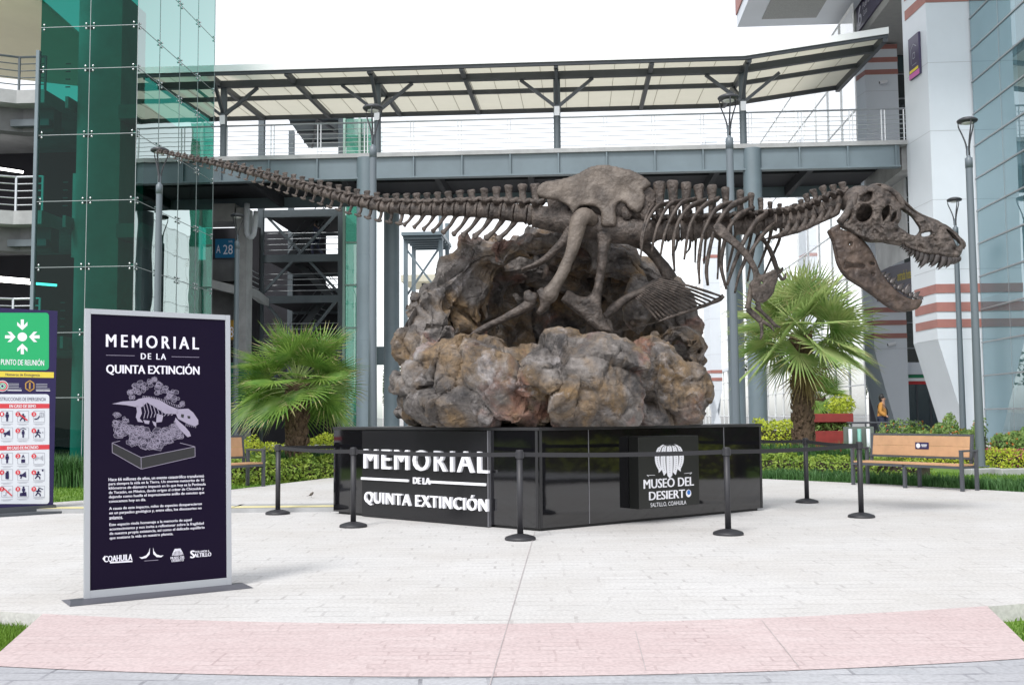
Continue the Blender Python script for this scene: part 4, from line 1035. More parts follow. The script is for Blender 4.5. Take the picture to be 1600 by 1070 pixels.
# ------------------------------------------------------------------ parking building beside the tower
park = thing('parking_building', 'grey concrete car park with open dark decks, railings and tube lights', 'car park', BW(gL-3, 33, 0))
pa1 = gL-.16; pc = AB(22, 300, 30.6)[0]; pa0 = gL-9
mb = MB()
for z in (4.0, 7.8, 11.6):
    top = [BW(pa0, 26.3, z), BW(pc, 30.6, z), BW(pa1, 30.6, z), BW(pa1, 46, z), BW(pa0, 46, z)]
    mb = MB(); mb.prism([p-EZ*.42 for p in top], EZ*.42); mb.build('deck', m_('concrete'), park)
    mb = MB()
    top = [BW(pa0, 26.9, z-.42), BW(pc-.1, 31.2, z-.42), BW(pa1, 31.2, z-.42), BW(pa1, 31.7, z-.42), BW(pc-.2, 31.7, z-.42), BW(pa0, 27.4, z-.42)]
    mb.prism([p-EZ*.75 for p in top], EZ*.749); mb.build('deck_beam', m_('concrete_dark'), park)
    for h in (z+.02,):
        mb = MB(); pts = [BW(pa0, 26.4, 0), BW(pc, 30.72, 0), BW(pa1-.05, 30.72, 0)]
        for k in range(5):
            zz = h+.18+k*.22; mb.tube([p+EZ*zz for p in pts], .035 if k == 4 else .018, n=6)
        for f in (0, .25, .5, .75, 1): mb.beam(pts[0].lerp(pts[1], f)+EZ*z, pts[0].lerp(pts[1], f)+EZ*(z+1.1), .06, .06, (0, 1, 0))
        mb.beam(pts[2]+EZ*z, pts[2]+EZ*(z+1.1), .06, .06, (0, 1, 0)); mb.build('railing', m_('rail_steel') if z < 11 else m_('steel_frame'), park)
    mb = MB(); mb.bbox(pc-.35, pa1, 30.9, 31.1, z-1.05, z-.84); mb.build('steel_bracket', m_('steel_frame'), park)
mb = MB(); mb.bbox(pa0, pa1, 36.5, 36.7, 0, 11.2); mb.bbox(pa1-.14, pa1-.02, 33.2, 36.4, 0, 11.2); mb.build('dark_back_wall', m_('interior_dark'), park)
for z, xs in ((10.0, -.6), (6.2, -.3), (6.0, .7), (2.4, .4)):
    mb = MB(); a = AB(10, 300, 33.5)[0]+xs; mb.beam(BW(a-.9, 33.0, z), BW(a+.55, 34.6, z), .09, .07); mb.build('tube_light', m_('tube_light'), park)
mb = MB(); mb.tube([BW(pa0, 29, 10.7), BW(pc, 32, 10.7), BW(pa1-.2, 32.2, 10.7)], .12, n=10); mb.build('drain_pipe', m_('concrete'), park, smooth=True)
mb = MB(); mb.hexa([BW(pa0, 28, 15.4), BW(pa1, 29.5, 14.3), BW(pa1, 38, 13.8), BW(pa0, 38, 15.0), BW(pa0, 28, 15.5), BW(pa1, 29.5, 14.4), BW(pa1, 38, 13.9), BW(pa0, 38, 15.1)]); mb.build('roof_canopy', m_('canopy_cream'), park)
mb = MB(); mb.bbox(pa0, pa0+.5, 27.4, 28, 0, 15.4); mb.bbox(pa1-.3, pa1, 37.4, 37.8, 0, 13.8); mb.build('post', m_('steel_dark'), park)

# the part of the car park that shows past the tower
pk2 = thing('parking_block', 'pale concrete car park bay with blue and ochre level signs beside the stair tower', 'car park', BW(AB(370, 600, 42)[0], 42, 0))
def bx(px0, px1, y0, y1, b0, b1, nm, mm, par, bev=0):   # a box whose front face shows at a pixel rectangle on plane b0
    a0, z0 = AB(px0, y1, b0); a1, z1 = AB(px1, y0, b0); mb = MB(); mb.bbox(a0, a1, b0, b1, max(z0, 0), z1); return mb.build(nm, m_(mm), par, bevel=bev)
zc = AB(375, 330, 42)[1]
a0, a1 = AB(367, 500, 42)[0], AB(384, 500, 42)[0]
mb = MB(); mb.bbox(a0, a1, 42, 42.8, 0, zb-.2); mb.build('pillar', m_('concrete'), pk2)
bx(300, 366.5, 318, 347, 42.05, 43.4, 'beam', 'concrete', pk2)
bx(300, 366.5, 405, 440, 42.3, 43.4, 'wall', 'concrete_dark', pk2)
mb = MB(); p0, p1, p2 = BW(AB(300, 420, 42)[0], 40.9, AB(300, 425, 41)[1]), BW(a0-.01, 42.1, AB(366, 446, 42)[1]), BW(AB(402, 455, 44)[0], 44.2, AB(402, 460, 44)[1])
for p, q in ((p0, p1), (p1+E1*.46, p2)): mb.hexa([p-EZ*.35, q-EZ*.35, q-EZ*.35+E2*1.5, p-EZ*.35+E2*1.5, p, q, q+E2*1.5, p+E2*1.5])
mb.build('ramp_edge', m_('concrete'), pk2)
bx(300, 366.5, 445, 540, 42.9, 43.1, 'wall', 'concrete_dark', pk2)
bx(355, 416, 566, 668, 41.2, 41.4, 'green_wall', 'green_wall_paint', pk2) if 'green_wall_paint' in MATS else None
mb = MB(); mb.bbox(AB(320, 500, 46)[0], AB(404, 500, 46)[0], 46, 46.2, 0, zb-.3); mb.build('dark_back_wall', m_('interior_dark'), pk2)
def sign_on(name, label, px0, px1, y0, y1, b, mm, txts, par=None, cat='sign'):
    a0, z0 = AB(px0, y1, b); a1, z1 = AB(px1, y0, b); mb = MB(); mb.bbox(a0, a1, b, b+.05, z0, z1)
    loc = BW(a0, b, z0); t = thing(name, label, cat, loc); mb.build('board', m_(mm), t)
    P = Panel(BW(a0, b, z0), E1, EZ); q = MB(); w_, h = a1-a0, z1-z0
    for s_, u0, u1, v0, v1 in txts: P.text(q, s_, u0*w_, u1*w_, v0*h, v1*h, d=.004)
    q.build('lettering', m_('print_white'), t, loc=loc)
    return t
sign_on('level_sign', 'blue level sign reading A 28 on the concrete car park', 336, 366.3, 373, 403, 42.0, 'blue_sign', [('A', .06, .28, .25, .68), ('28', .42, .92, .18, .68), ('NIVEL', .70, .92, .80, .90)])
sign_on('level_sign', 'ochre level sign reading 28 on the concrete car park', 350, 366.3, 500, 531, 42.0, 'ochre_sign', [('28', .15, .92, .14, .66)])
mb = MB(); pz = [BW(AB(386, 330, 41.9)[0], 41.9, AB(386, 318, 41.9)[1]), BW(AB(386, 362, 41.9)[0], 41.9, AB(386, 364, 41.9)[1]), BW(AB(396, 366, 41.9)[0], 41.9, AB(396, 367, 41.9)[1]), BW(AB(400, 350, 41.9)[0], 41.9, AB(400, 330, 41.9)[1])]
mb.tube(pz, .11, n=10, sub=4); mb.build('drain_pipe', m_('panel_white'), pk2, smooth=True)
mb = MB()
for k in range(5): mb.tube([BW(AB(384, 420+k*8, 43)[0], 43, AB(384, 418+k*8, 43)[1]), BW(AB(404, 430, 44.4)[0], 44.4, AB(404, 428+k*8, 44.4)[1])], .025, n=6)
mb.build('railing', m_('rail_steel'), pk2)

# ------------------------------------------------------------------ open steel stair tower behind the bridge
sb0, sb1 = 46.5, 51.5
stt = thing('stair_tower', 'dark open steel stair tower with cross bracing and landings below the bridge', 'stair tower', BW(AB(470, 600, sb0)[0], sb0, 0))
A0, A1 = AB(407, 450, sb0)[0], AB(533, 450, sb0)[0]; ztop = AB(470, 192, 50)[1]
for a in (A0, A1):
    for b in (sb0, sb1):
        mb = MB(); mb.bbox(a-.13, a+.13, b-.13, b+.13, 0, ztop); mb.build('column', m_('steel_frame'), stt)
lv = [AB(470, y, sb0)[1] for y in (620, 540, 462, 398, 328)]
for z in lv:
    mb = MB(); mb.bbox(A0+.14, A1-.14, sb0-.1, sb0+.1, z-.34, z-.003); mb.bbox(A0+.14, A1-.14, sb1-.1, sb1+.1, z-.34, z-.003); mb.build('floor_beam', m_('steel_frame'), stt)
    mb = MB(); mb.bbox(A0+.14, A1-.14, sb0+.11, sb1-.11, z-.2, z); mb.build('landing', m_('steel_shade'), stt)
for z0, z1 in ((lv[0], lv[2]), (lv[2], lv[4])):
    mb = MB(); mb.beam(BW(A0, sb0-.05, z0), BW(A1, sb0-.05, z1), .12, .12, (0, 1, 0)); mb.beam(BW(A0, sb0+.08, z1), BW(A1, sb0+.08, z0), .12, .12, (0, 1, 0)); mb.build('brace', m_('steel_frame'), stt)
for z in lv:
    mb = MB()
    for k in range(4): mb.tube([BW(A0+.1, sb0+.18, z+.25+k*.26), BW(A1-.1, sb0+.18, z+.25+k*.26)], .022, n=6)
    mb.build('railing', m_('mullion'), stt)
for i, (z0, z1) in enumerate(zip(lv[:-1], lv[1:])):
    mb = MB(); w_ = A1-A0; s_ = 1 if i % 2 else -1; c = (A0+A1)/2
    p, q = BW(c-s_*w_*.28, 48.6, z0+.05), BW(c+s_*w_*.18, 48.6, z1-.05)
    for o_ in (-.55, .55): mb.beam(p+E2*o_, q+E2*o_, .06, .3)
    for k in range(9):
        r_ = p.lerp(q, (k+.5)/9); mb.beam(r_-E2*.52, r_+E2*.52, .26, .04)
    for o_ in (-.55, .55):
        for hh_ in (.45, .9): mb.tube([p+E2*o_+EZ*hh_, q+E2*o_+EZ*hh_], .022, n=6)
    mb.build('stair_flight', m_('steel_dark'), stt)
mb = MB()
for y0, y1, x0, x1 in ((466, 532, 470, 476), (408, 452, 430, 434)): pass
mb.bbox(A0-2.6, A1-.1, sb1+.3, sb1+.5, 0, lv[3]-.9); mb.bbox(A0-2.6, A0+1.7, sb1+.3, sb1+.5, lv[3]-.89, lv[4]); mb.bbox(A1-1.2, A1-.1, sb1+.3, sb1+.5, lv[3]-.89, lv[4]); mb.build('dark_back_wall', m_('interior_dark'), stt)  # added dark panels; their colour supplies the shade inside the open frame
mb = MB(); r0, r1 = A0+.5, A1-.05
mb.hexa([BW(r0, 44.5, ztop+.4), BW(r1, 44.5, ztop+.4), BW(r1, 53, ztop-.5), BW(r0, 53, ztop-.5), BW(r0, 44.5, ztop+.5), BW(r1, 44.5, ztop+.5), BW(r1, 53, ztop-.4), BW(r0, 53, ztop-.4)]); rf = mb.build('roof', m_('steel_blue'), stt)
mb = MB()
for k in range(6): mb.beam(BW(r0, 45.5+k*1.3, ztop+.30-k*.14), BW(r1, 45.5+k*1.3, ztop+.30-k*.14), .12, .16)
mb.beam(BW(r0+.4, 44.8, ztop+.15), BW(r1-.3, 52.5, ztop-.7), .1, .12); mb.beam(BW(r1-.4, 44.8, ztop+.2), BW(r0+.3, 52.5, ztop-.6), .1, .12)
mb.build('roof_purlins', m_('steel_dark'), rf, loc=stt.location)

# slim pale green glass lift beside it
gl2 = thing('glass_lift', 'narrow pale green glass lift shaft between stair tower and bridge column', 'lift shaft', BW(AB(552, 600, 45.5)[0], 45.5, 0))
g0, g1 = AB(540, 500, 45.2)[0], AB(561, 500, 45.2)[0]; z1 = AB(550, 186, 45.2)[1]
mb = MB(); mb.bbox(g0, g1+.6, 45.2, 47.6, 0, z1); mb.build('glazing', m_('green_glass'), gl2)
mb = MB()
for a in (g0-.06, g1+.03): mb.bbox(a-.05, a+.05, 45.06, 45.18, 0, z1)
for z in np.arange(1.5, z1, 1.9): mb.bbox(g0+.0, g1-.03, 45.12, 45.18, z-.04, z+.04)
mb.build('lift_frame', mat('pale_green_steel', (.28, .42, .36), .45), gl2)
bx(562, 700, 540, 570, 46.5, 46.8, 'x', 'steel_blue', gl2).name = 'wall_band'

# far frame and far canopies seen between the columns
far_ = thing('canopy_frame', 'small far steel frame with cross bracing and slatted roof beside the rock', 'frame', BW(AB(658, 600, 60)[0], 60, 0))
f0_, f1_ = AB(634, 450, 60)[0], AB(689, 450, 60)[0]; zf = AB(660, 372, 60)[1]; zm = AB(660, 430, 60)[1]
for a in (f0_, f1_):
    for b in (60, 63):
        mb = MB(); mb.bbox(a-.12, a+.12, b-.12, b+.12, 0, zf+.2 if a == f0_ else zf+1.4); mb.build('post', m_('steel_blue'), far_)
mb = MB()
for k in range(6): mb.bbox(f0_-.1, f1_+.1, 59.6+k*.8, 59.85+k*.8, zf-.1, zf+.05)
mb.bbox(f0_-.15, f1_+.15, 59.3, 64, zf+.06, zf+.25); mb.build('slatted_roof', m_('steel_blue'), far_)
mb = MB(); mb.beam(BW(f0_, 60, zf-.6), BW(f1_, 60, zm-1.2), .12, .12, (0, 1, 0)); mb.beam(BW(f1_, 60.2, zf-.4), BW(f0_, 60.2, zm-1.2), .12, .12, (0, 1, 0)); mb.build('brace', m_('steel_blue'), far_)
fb = thing('far_canopy', 'distant cream canopy on dark posts over a green fascia', 'canopy', BW(AB(660, 600, 75)[0], 75, 0))
mb = MB(); a0, z0 = AB(626, 440, 75); a1, z1 = AB(696, 430, 75); mb.bbox(a0, a1, 75, 80, z0, z0+.5); mb.build('roof', m_('canopy_cream'), fb)
mb = MB(); mb.bbox(a0+1, a1, 79, 79.2, z0-3.2, z0-1.3); mb.build('fascia', mat('teal_panel', (.02, .20, .16), .5), fb)
mb = MB(); mb.bbox(a0+1.4, a0+1.7, 76, 76.3, 0, z0); mb.bbox(a1-.6, a1-.3, 76, 76.3, 0, z0); mb.build('post', m_('steel_dark'), fb)
mb = MB(); mb.bbox(a0, a1+1, 79.5, 80, 0, z0-3.3); mb.build('wall', m_('concrete_dark'), fb)

# ------------------------------------------------------------------ white museum building with brick coloured stripes
def pier(name, label, b, xf0, xf1, xc0, dch, ytaper, x_leg, ztop, bands, taper, back=.35, both=True):
    f0, f1 = AB(xf0, 300, b)[0], AB(xf1, 300, b)[0]; c0 = AB(xc0, 300, b+dch)[0]; c1 = f1+(f0-c0) if both else f1+.02
    zt_ = AB((xf0+xf1)/2, ytaper, b)[1]
    t = thing(name, label, 'building', BW((f0+f1)/2, b, 0))
    def sec(z, k): return [BW(c0+k, b+dch, z), BW(f0+k, b, z), BW(f1-(k if both else 0), b, z), BW(c1-(k if both else 0), b+dch, z), BW(c1-(k if both else 0), b+dch+back, z), BW(c0+k, b+dch+back, z)]
    mb = MB(); lv_ = [sec(0, taper), sec(zt_, 0), sec(ztop, 0)]; n = 6
    mb.v = [tuple(p) for s_ in lv_ for p in s_]
    for i in range(2):
        for k in range(n): mb.f.append((i*n+k, i*n+(k+1) % n, (i+1)*n+(k+1) % n, (i+1)*n+k))
    mb.f.append(tuple(range(n-1, -1, -1))); mb.f.append(tuple(range(2*n, 3*n)))
    mb.build('clad_wall', m_('panel_white'), t)
    mid = (xf0+xf1)/2
    for y0, y1 in bands:
        mb = MB()
        z0, z1 = AB(mid, y1, b)[1], AB(mid, y0, b)[1]
        q = [BW(c0-.02, b+dch, 0), BW(f0-.01, b-.025, 0), BW(f1+.01, b-.025, 0), BW(c1+.02, b+dch, 0)]
        for p, r_ in zip(q[:-1], q[1:]):
            mb.add([p+EZ*z0, r_+EZ*z0, r_+EZ*z1, p+EZ*z1], [(0, 1, 2, 3)])
            pin, rin = p+E2*.03, r_+E2*.03
            mb.add([p+EZ*z0, r_+EZ*z0, rin+EZ*z0, pin+EZ*z0], [(0, 1, 2, 3)]); mb.add([p+EZ*z1, r_+EZ*z1, rin+EZ*z1, pin+EZ*z1], [(3, 2, 1, 0)])
        mb.build('brick_stripe', m_('stripe_brick'), t)
    mb = MB()
    for z in np.arange(zt_+.0, ztop, 2.4):
        q = [BW(c0-.004, b+dch, z), BW(f0-.003, b-.004, z), BW(f1+.003, b-.004, z)]
        for p, r_ in zip(q[:-1], q[1:]): mb.add([p, r_, r_+EZ*.018, p+EZ*.018], [(0, 1, 2, 3)])
    mb.build('panel_joint', mat('panel_joint_grey', (.42, .44, .47), .6) if 'panel_joint_grey' not in MATS else m_('panel_joint_grey'), t)
    return t, f0, f1, c0, zt_
p1, F0, F1, C0, ZT = pier('museum_tower', 'white clad museum tower with brick red stripes tapering to a leg', 36.0, 1457, 1598, 1424, 1.7, 530, 1508, 22, ((443, 457), (471.5, 486), (498, 511), (-14, 2), (-44, -30)), 1.05)
p2, F20, F21, C20, ZT2 = pier('museum_pier', 'recessed white museum pier with brick red stripes and camera behind the bridge end', 48.3, 1358, 1409, 1334, 1.6, 545, 1405, 18.5, ((480.5, 488), (500.5, 508), (521, 528.5), (70, 77), (90, 97.5), (109, 116.5)), 1.05, both=False)
# further pier seen between the rock and the columns
p3, *_ = pier('museum_pier', 'far white museum pier with brick red stripes behind the rock edge', 70.0, 1105, 1122, 1096, 1.6, 610, 0, 20, ((398, 403), (590, 595), (578, 583)), .8)
mus = thing('museum_glass_wing', 'museum wing with blue-green glass curtain wall running beside the white tower', 'building', BW(AB(1524, 300, 36)[0], 30, 0))
ga_ = AB(1524, 300, 36)[0]
mb = MB(); zsg = np.arange(0.35, 22, 1.12)
for i, z0 in enumerate(zsg[:-1]):
    for b1_, b0_ in ((35.9, 33.6), (33.6, 31.3), (31.3, 29.0), (29.0, 26.7), (26.7, 24.4)):
        if i == 0 or True:
            q = MB(); q.poly([BW(ga_, b1_-.01, z0+.012), BW(ga_, b0_+.01, z0+.012), BW(ga_, b0_+.01, z0+1.108), BW(ga_, b1_-.01, z0+1.108)]); 
            mb.v, off = mb.v+q.v, len(mb.v); mb.f += [tuple(k+off for k in f) for f in q.f]
mb.build('curtain_glazing', m_('facade_glass'), mus)
mb = MB()
for z in zsg: mb.beam(BW(ga_-.012, 35.9, z), BW(ga_-.012, 24.4, z), .05, .05)
for b in (35.9, 33.6, 31.3, 29.0, 26.7): mb.beam(BW(ga_+.02, b, 0), BW(ga_+.02, b, 22), .04, .04, (0, 1, 0))
mb.build('mullion', m_('mullion'), mus)
mb = MB(); mb.bbox(F1+.02, F1+14, 37.9, 38.1, 0, 22); mb.build('rear_wall', m_('dark_glass'), mus)
mb = MB(); mb.bbox(ga_+.05, F1+14, 26, 37.8, 4.9, 5.2); mb.bbox(ga_+2.2, F1+14, 24.5, 37.8, 9.6, 10.0); mb.bbox(ga_+2.2, F1+14, 24.5, 37.8, 14.4, 14.8)
mb.bbox(ga_+3.0, ga_+3.3, 24.5, 37.6, 0, 22); mb.build('floor_slab', m_('concrete_dark'), mus)
mb = MB(); mb.bbox(ga_-.05, ga_+.12, 24.4, 36.2, 0, .34); mb.build('plinth', m_('concrete'), mus)

# recess between the piers: dark glass, soffit, door
rec = thing('museum_entrance', 'recessed museum entrance with dark glazing and glass door under a soffit', 'entrance', BW(F21+.6, 50, 0))
zs0 = 18.55; aE = AB(1515, 600, 50)[0]
mb = MB(); mb.bbox(F21-.2, aE, 50.0, 50.06, 3.6, zs0); mb.build('glazing', m_('dark_glass'), rec)
mb = MB()
for z in np.arange(4.4, zs0, 1.2): mb.bbox(F21-.2, aE, 49.95, 49.998, z-.03, z+.03)
mb.build('glazing_bar', m_('mullion'), rec)
mb = MB(); aSf = 13.2; mb.bbox(aSf, aE, 38.6, 50.3, zs0+.02, zs0+4.5); mb.build('soffit', mat('soffit_grey', (.30, .305, .30), .8, var=.05), rec)
za = AB(1440, 566, 49.3)[1]
mb = MB(); mb.bbox(F21+.03, aE, 49.2, 49.5, za-.55, za); mb.build('lintel', m_('panel_white'), rec)
mb = MB(); mb.bbox(F21+.03, aE, 49.46, 49.5, 0.2, za-.56); mb.build('shop_glass', m_('clear_glass'), rec)
mb = MB()
for a in np.linspace(F21+.1, aE-.2, 6): mb.bbox(a-.035, a+.035, 49.36, 49.45, .2, za-.56)
mb.build('door_frame', m_('steel_dark'), rec)
q0, q1 = F21+.2, aE
for k, mm in enumerate(('flag_red', 'flag_white', 'flag_green')):
    mb = MB(); mb.bbox(q0, q1, 49.30, 49.345, za-1.02+k*.15, za-.875+k*.15); mb.build(('red_band', 'white_band', 'green_band')[k], m_(mm), rec)
mb = MB(); mb.bbox(F21-.6, aE+3, 52.5, 52.7, 0, zs0); mb.build('inner_wall', m_('grey_sign'), rec)
# bridge landing wall beside the tower
mb = MB(); aa = AB(1421, 225, bF)[0]; mb.bbox(aR2-.2, C0+.4, bF+.3, bB, zb-.1, zt-.02); mb.build('landing', m_('concrete'), rec)
mb = MB(); a0, a1 = AB(1336, 270, 43.6)[0], C0+.3
mb.hexa([BW(a0+.6, bF+1.2, zb-1.0), BW(a1, bF+1.2, zb-3.2), BW(a1, bB, zb-3.2), BW(a0+.6, bB, zb-1.0), BW(a0+.6, bF+1.2, zb-.2), BW(a1, bF+1.2, zb-.2), BW(a1, bB, zb-.2), BW(a0+.6, bB, zb-.2)]); mb.build('haunch', m_('concrete'), rec)

# sign band with yellow lettering between the piers
pL_, pR_ = W(1362, 440, 47.7), W(1429, 430, 44.4)
zlo, zhi = W(1367, 472, 47.5).z, W(1367, 423, 47.5).z
sg = thing('entrance_sign', 'grey sign band with yellow lettering over the museum entrance', 'sign', (pL_.x, pL_.y, zlo))
SP = Panel((pL_.x, pL_.y, zlo), (pR_.x-pL_.x, pR_.y-pL_.y, 0), EZ); sw = Vector((pR_.x-pL_.x, pR_.y-pL_.y)).length
mb = MB(); SP.slab(mb, 0, sw, 0, zhi-zlo, -.12, 0); mb.build('board', m_('grey_sign'), sg)
mb = MB(); SP.text(mb, 'entrada hotel', .62*sw, .94*sw, .50*(zhi-zlo), .80*(zhi-zlo), d=.01); mb.build('lettering', m_('sign_yellow'), sg, loc=sg.location)

# long pale glass facade running back behind the bridge, and the overhanging volume above
pal = thing('museum_glass_hall', 'long pale glass museum hall running back behind the bridge and palm', 'building', BW(AB(1345, 300, 46)[0], 60, 0))
pa = AB(1343, 300, 46)[0]; zlow = 5.2; ztp = 19.6
mb = MB(); mb.poly([BW(pa, 46, zlow), BW(pa, 110, zlow), BW(pa, 110, ztp), BW(pa, 46, ztp)]); mb.build('upper_glazing', m_('pale_glass'), pal)
mb = MB(); mb.poly([BW(pa, 46, 0), BW(pa, 110, 0), BW(pa, 110, zlow-.25), BW(pa, 46, zlow-.25)]); mb.build('lower_glazing', m_('dark_glass'), pal)
mb = MB()
for b in np.arange(46, 110, 2.6): mb.beam(BW(pa-.03, b, 0), BW(pa-.03, b, ztp), .05, .06, (0, 1, 0))
for z in np.arange(zlow, ztp, 2.4): mb.beam(BW(pa-.02, 46, z), BW(pa-.02, 110, z), .05, .05)
for z in (1.2, 2.6, 4.0): mb.beam(BW(pa-.02, 46, z), BW(pa-.02, 110, z), .05, .05)
mb.build('mullion', mat('pale_mullion', (.74, .76, .77), .5), pal)
mb = MB(); mb.bbox(pa-.1, pa+.2, 46, 110, zlow-.25, zlow-.02); mb.build('transom', m_('panel_white'), pal)
ov = thing('roof_overhang', 'white overhanging upper storey with grey perforated soffit above the canopy end', 'building', BW(AB(1240, 40, 49)[0], 49, 18))
o0, oz = AB(1152, 43, 49.6); o1 = 13.02
mb = MB(); mb.bbox(o0, o1, 30, 49.6, oz, oz+2.2); mb.build('storey', m_('panel_white'), ov)
mb = MB(); mb.bbox(o0+1.0, o1-1.6, 30.2, 48.6, oz-.03, oz-.002); sf = mb.build('perforated_soffit', m_('soffit'), ov)
for i in range(3):
    for j in range(3):
        mb = MB(); mb.lathe([(.28, -.06), (.28, -.031)], BW(o0+2.0+i*1.6, 34+j*5.5, oz), 16); mb.build('downlight', m_('rail_white'), sf, loc=ov.location)
mb = MB(); mb.bbox(o0-.06, o0-.005, 30, 49.65, oz+.6, oz+1.4); mb.build('brick_stripe', m_('stripe_brick'), ov)
# wall signs
def wallsign(name, label, P, w_, h, parts, col='purple_sign'):
    t = thing(name, label, 'sign', P.o); mb = MB(); P.slab(mb, 0, w_, 0, h, -.02, .06); mb.build('board', m_(col), t, bevel=.004)
    for nm, mm, fn in parts:
        q = MB(); fn(q); q.build(nm, m_(mm), t, loc=t.location)
    return t
# on the chamfer of the near tower
c_o = BW(C0, 37.7, 0); c_f = BW(F0, 36.0, 0); cd = (c_f-c_o); CP = Panel(c_o, cd, EZ); cwid = cd.length
z0, z1 = AB(1432, 122, 37)[1], AB(1432, 58, 37)[1]
P = Panel(CP.at(cwid*.22, z0, .03), cd, EZ); w_ = cwid*.50; h = z1-z0
def gate_lines(q):
    P.line(q, [(w_*.25, h*.35), (w_*.25, h*.70), (w_*.5, h*.80), (w_*.78, h*.70)], .03, .066); P.line(q, [(w_*.3, h*.30), (w_*.75, h*.30)], .02, .066)
    P.line(q, [(w_*.42, h*.45), (w_*.62, h*.45), (w_*.62, h*.58), (w_*.42, h*.58), (w_*.42, h*.45)], .03, .066)
wallsign('wall_sign', 'dark purple wall sign with pink foot on the near white tower', P, w_, h, [('pictogram', 'sign_grey', gate_lines), ('pink_strip', 'pink', lambda q: P.rect(q, 0, w_, 0, h*.12, .063)), ('yellow_strip', 'sign_yellow', lambda q: P.rect(q, w_*.05, w_*.9, h*.14, h*.21, .063))])
# gate sign hung under the overhang on the receding wall
ha = aSf-.025; hb0, hz0 = 48.0, zs0+.40; hb1 = 42.5; hz1 = hz0+1.25
P2 = Panel(BW(ha, hb0, hz0), -E2, EZ); w2 = hb0-hb1; h2 = hz1-hz0
def six(q): P2.text(q, '6', w2*.05, w2*.16, h2*.12, h2*.85, d=.066, bold=.02); P2.text(q, 'Puerta', w2*.20, w2*.40, h2*.55, h2*.80, d=.066); P2.text(q, 'Gate', w2*.20, w2*.32, h2*.28, h2*.48, d=.066)
def yl(q): P2.rect(q, w2*.75, w2*.9, h2*.5, h2*.9, .066)
wallsign('gate_sign', 'long purple gate sign reading 6 below the overhanging storey', P2, w2, h2, [('lettering', 'print_white', six), ('yellow_mark', 'sign_yellow', yl)])

# security cameras
def sec_cam(px_, y, b, label):
    a, z = AB(px_, y, b); c = BW(a, b, z); t = thing('security_camera', label, 'camera', c)
    mb = MB(); mb.bbox(a+.02, a+.14, b-.06, b, z-.05, z+.07); mb.tube([c+E1*.08-E2*.05, c+E1*.02-E2*.22], .025, n=6); mb.build('bracket', m_('rail_white'), t)
    mb = MB(); q = c-E2*.26; mb.tube([q+E1*.16+EZ*.03, q-E1*.18-EZ*.03], .075, n=12); mb.build('housing', m_('rail_white'), t)
    mb = MB(); mb.tube([q-E1*.181-EZ*.03, q-E1*.20-EZ*.033], .06, n=12); mb.build('lens', m_('black_trim'), t)
    return t
sec_cam(1378, 131, 48.3, 'white security camera high on the recessed pier above the bridge railing')
sec_cam(1391, 538, 48.3, 'white security camera low on the recessed pier beside the entrance')
# ------------------------------------------------------------------ lamp posts
def make_lamp(H):
    t = thing('lamp_post', 'x', 'street lamp', group='wine-glass shaped lamp posts round the plaza')
    mb = MB(); mb.lathe([(.20, 0), (.20, .02), (.105, .021), (.10, 1.2), (.088, 3.6), (.080, H-1.25)], n=18); p = mb.build('pole', m_('lamp_post'), t, smooth=True); p.modifiers.new('edge', 'EDGE_SPLIT')
    mb = MB(); mb.lathe([(.088, H-1.26), (.088, H-1.02), (.06, H-1.0), (.045, H-.98), (.04, H-.78), (.026, H-.72)], n=16); mb.build('collar', m_('lamp_post'), t, smooth=True)
    for k in range(3):
        g = 2*math.pi*k/3+.5; d = Vector((math.cos(g), math.sin(g), 0)); mb = MB()
        mb.tube([d*.03+EZ*(H-.95), d*.05+EZ*(H-.68), d*.13+EZ*(H-.42), d*.20+EZ*(H-.24), d*.21+EZ*(H-.10)], [.022, .02, .018, .016, .016], n=7, sub=3); mb.build('fork_arm', m_('lamp_dark'), t, smooth=True)
    mb = MB(); mb.lathe([(.10, H-.145), (.22, H-.135), (.245, H-.10), (.23, H-.07), (.15, H-.03), (.06, H-.008), (.0, H)], n=24); hd = mb.build('lamp_head', m_('lamp_dark'), t, smooth=True)
    mb = MB(); mb.lathe([(.0, H-.175), (.12, H-.172), (.135, H-.15)], n=20); mb.build('lens', m_('lamp_lens'), hd, loc=(0, 0, 0), smooth=True)
    return t
lamp0 = make_lamp(8.45)
for i, (x, y, Y, lab) in enumerate(((250, 230, 27.1, 'lamp post in front of the green glass tower, its head by the tail tip'),
        (583, 163, 23.6, 'lamp post in front of the bridge column beside the bushy palm'),
        (1138, 147, 22.8, 'lamp post behind the rib cage in front of the bridge columns'),
        (1511, 183, 24.8, 'lamp post before the white striped tower, nearest the wooden bench'),
        (1491, 308, 34.0, 'farther lamp post whose head shows between the snout and the striped tower'),
        (371, 333, 36.0, 'farther lamp post in front of the concrete car park signs'))):
    p = W(x, y, Y); p.z = p.z-8.45 if Y < 33 else 0
    if i == 0: o = lamp0
    else: o = dup(lamp0, p)
    o.location = (p.x, p.y, max(-.3, min(.3, p.z))); o['label'] = lab
    o.scale = (1, 1, (W(x, y, Y).z-o.location.z)/8.45)

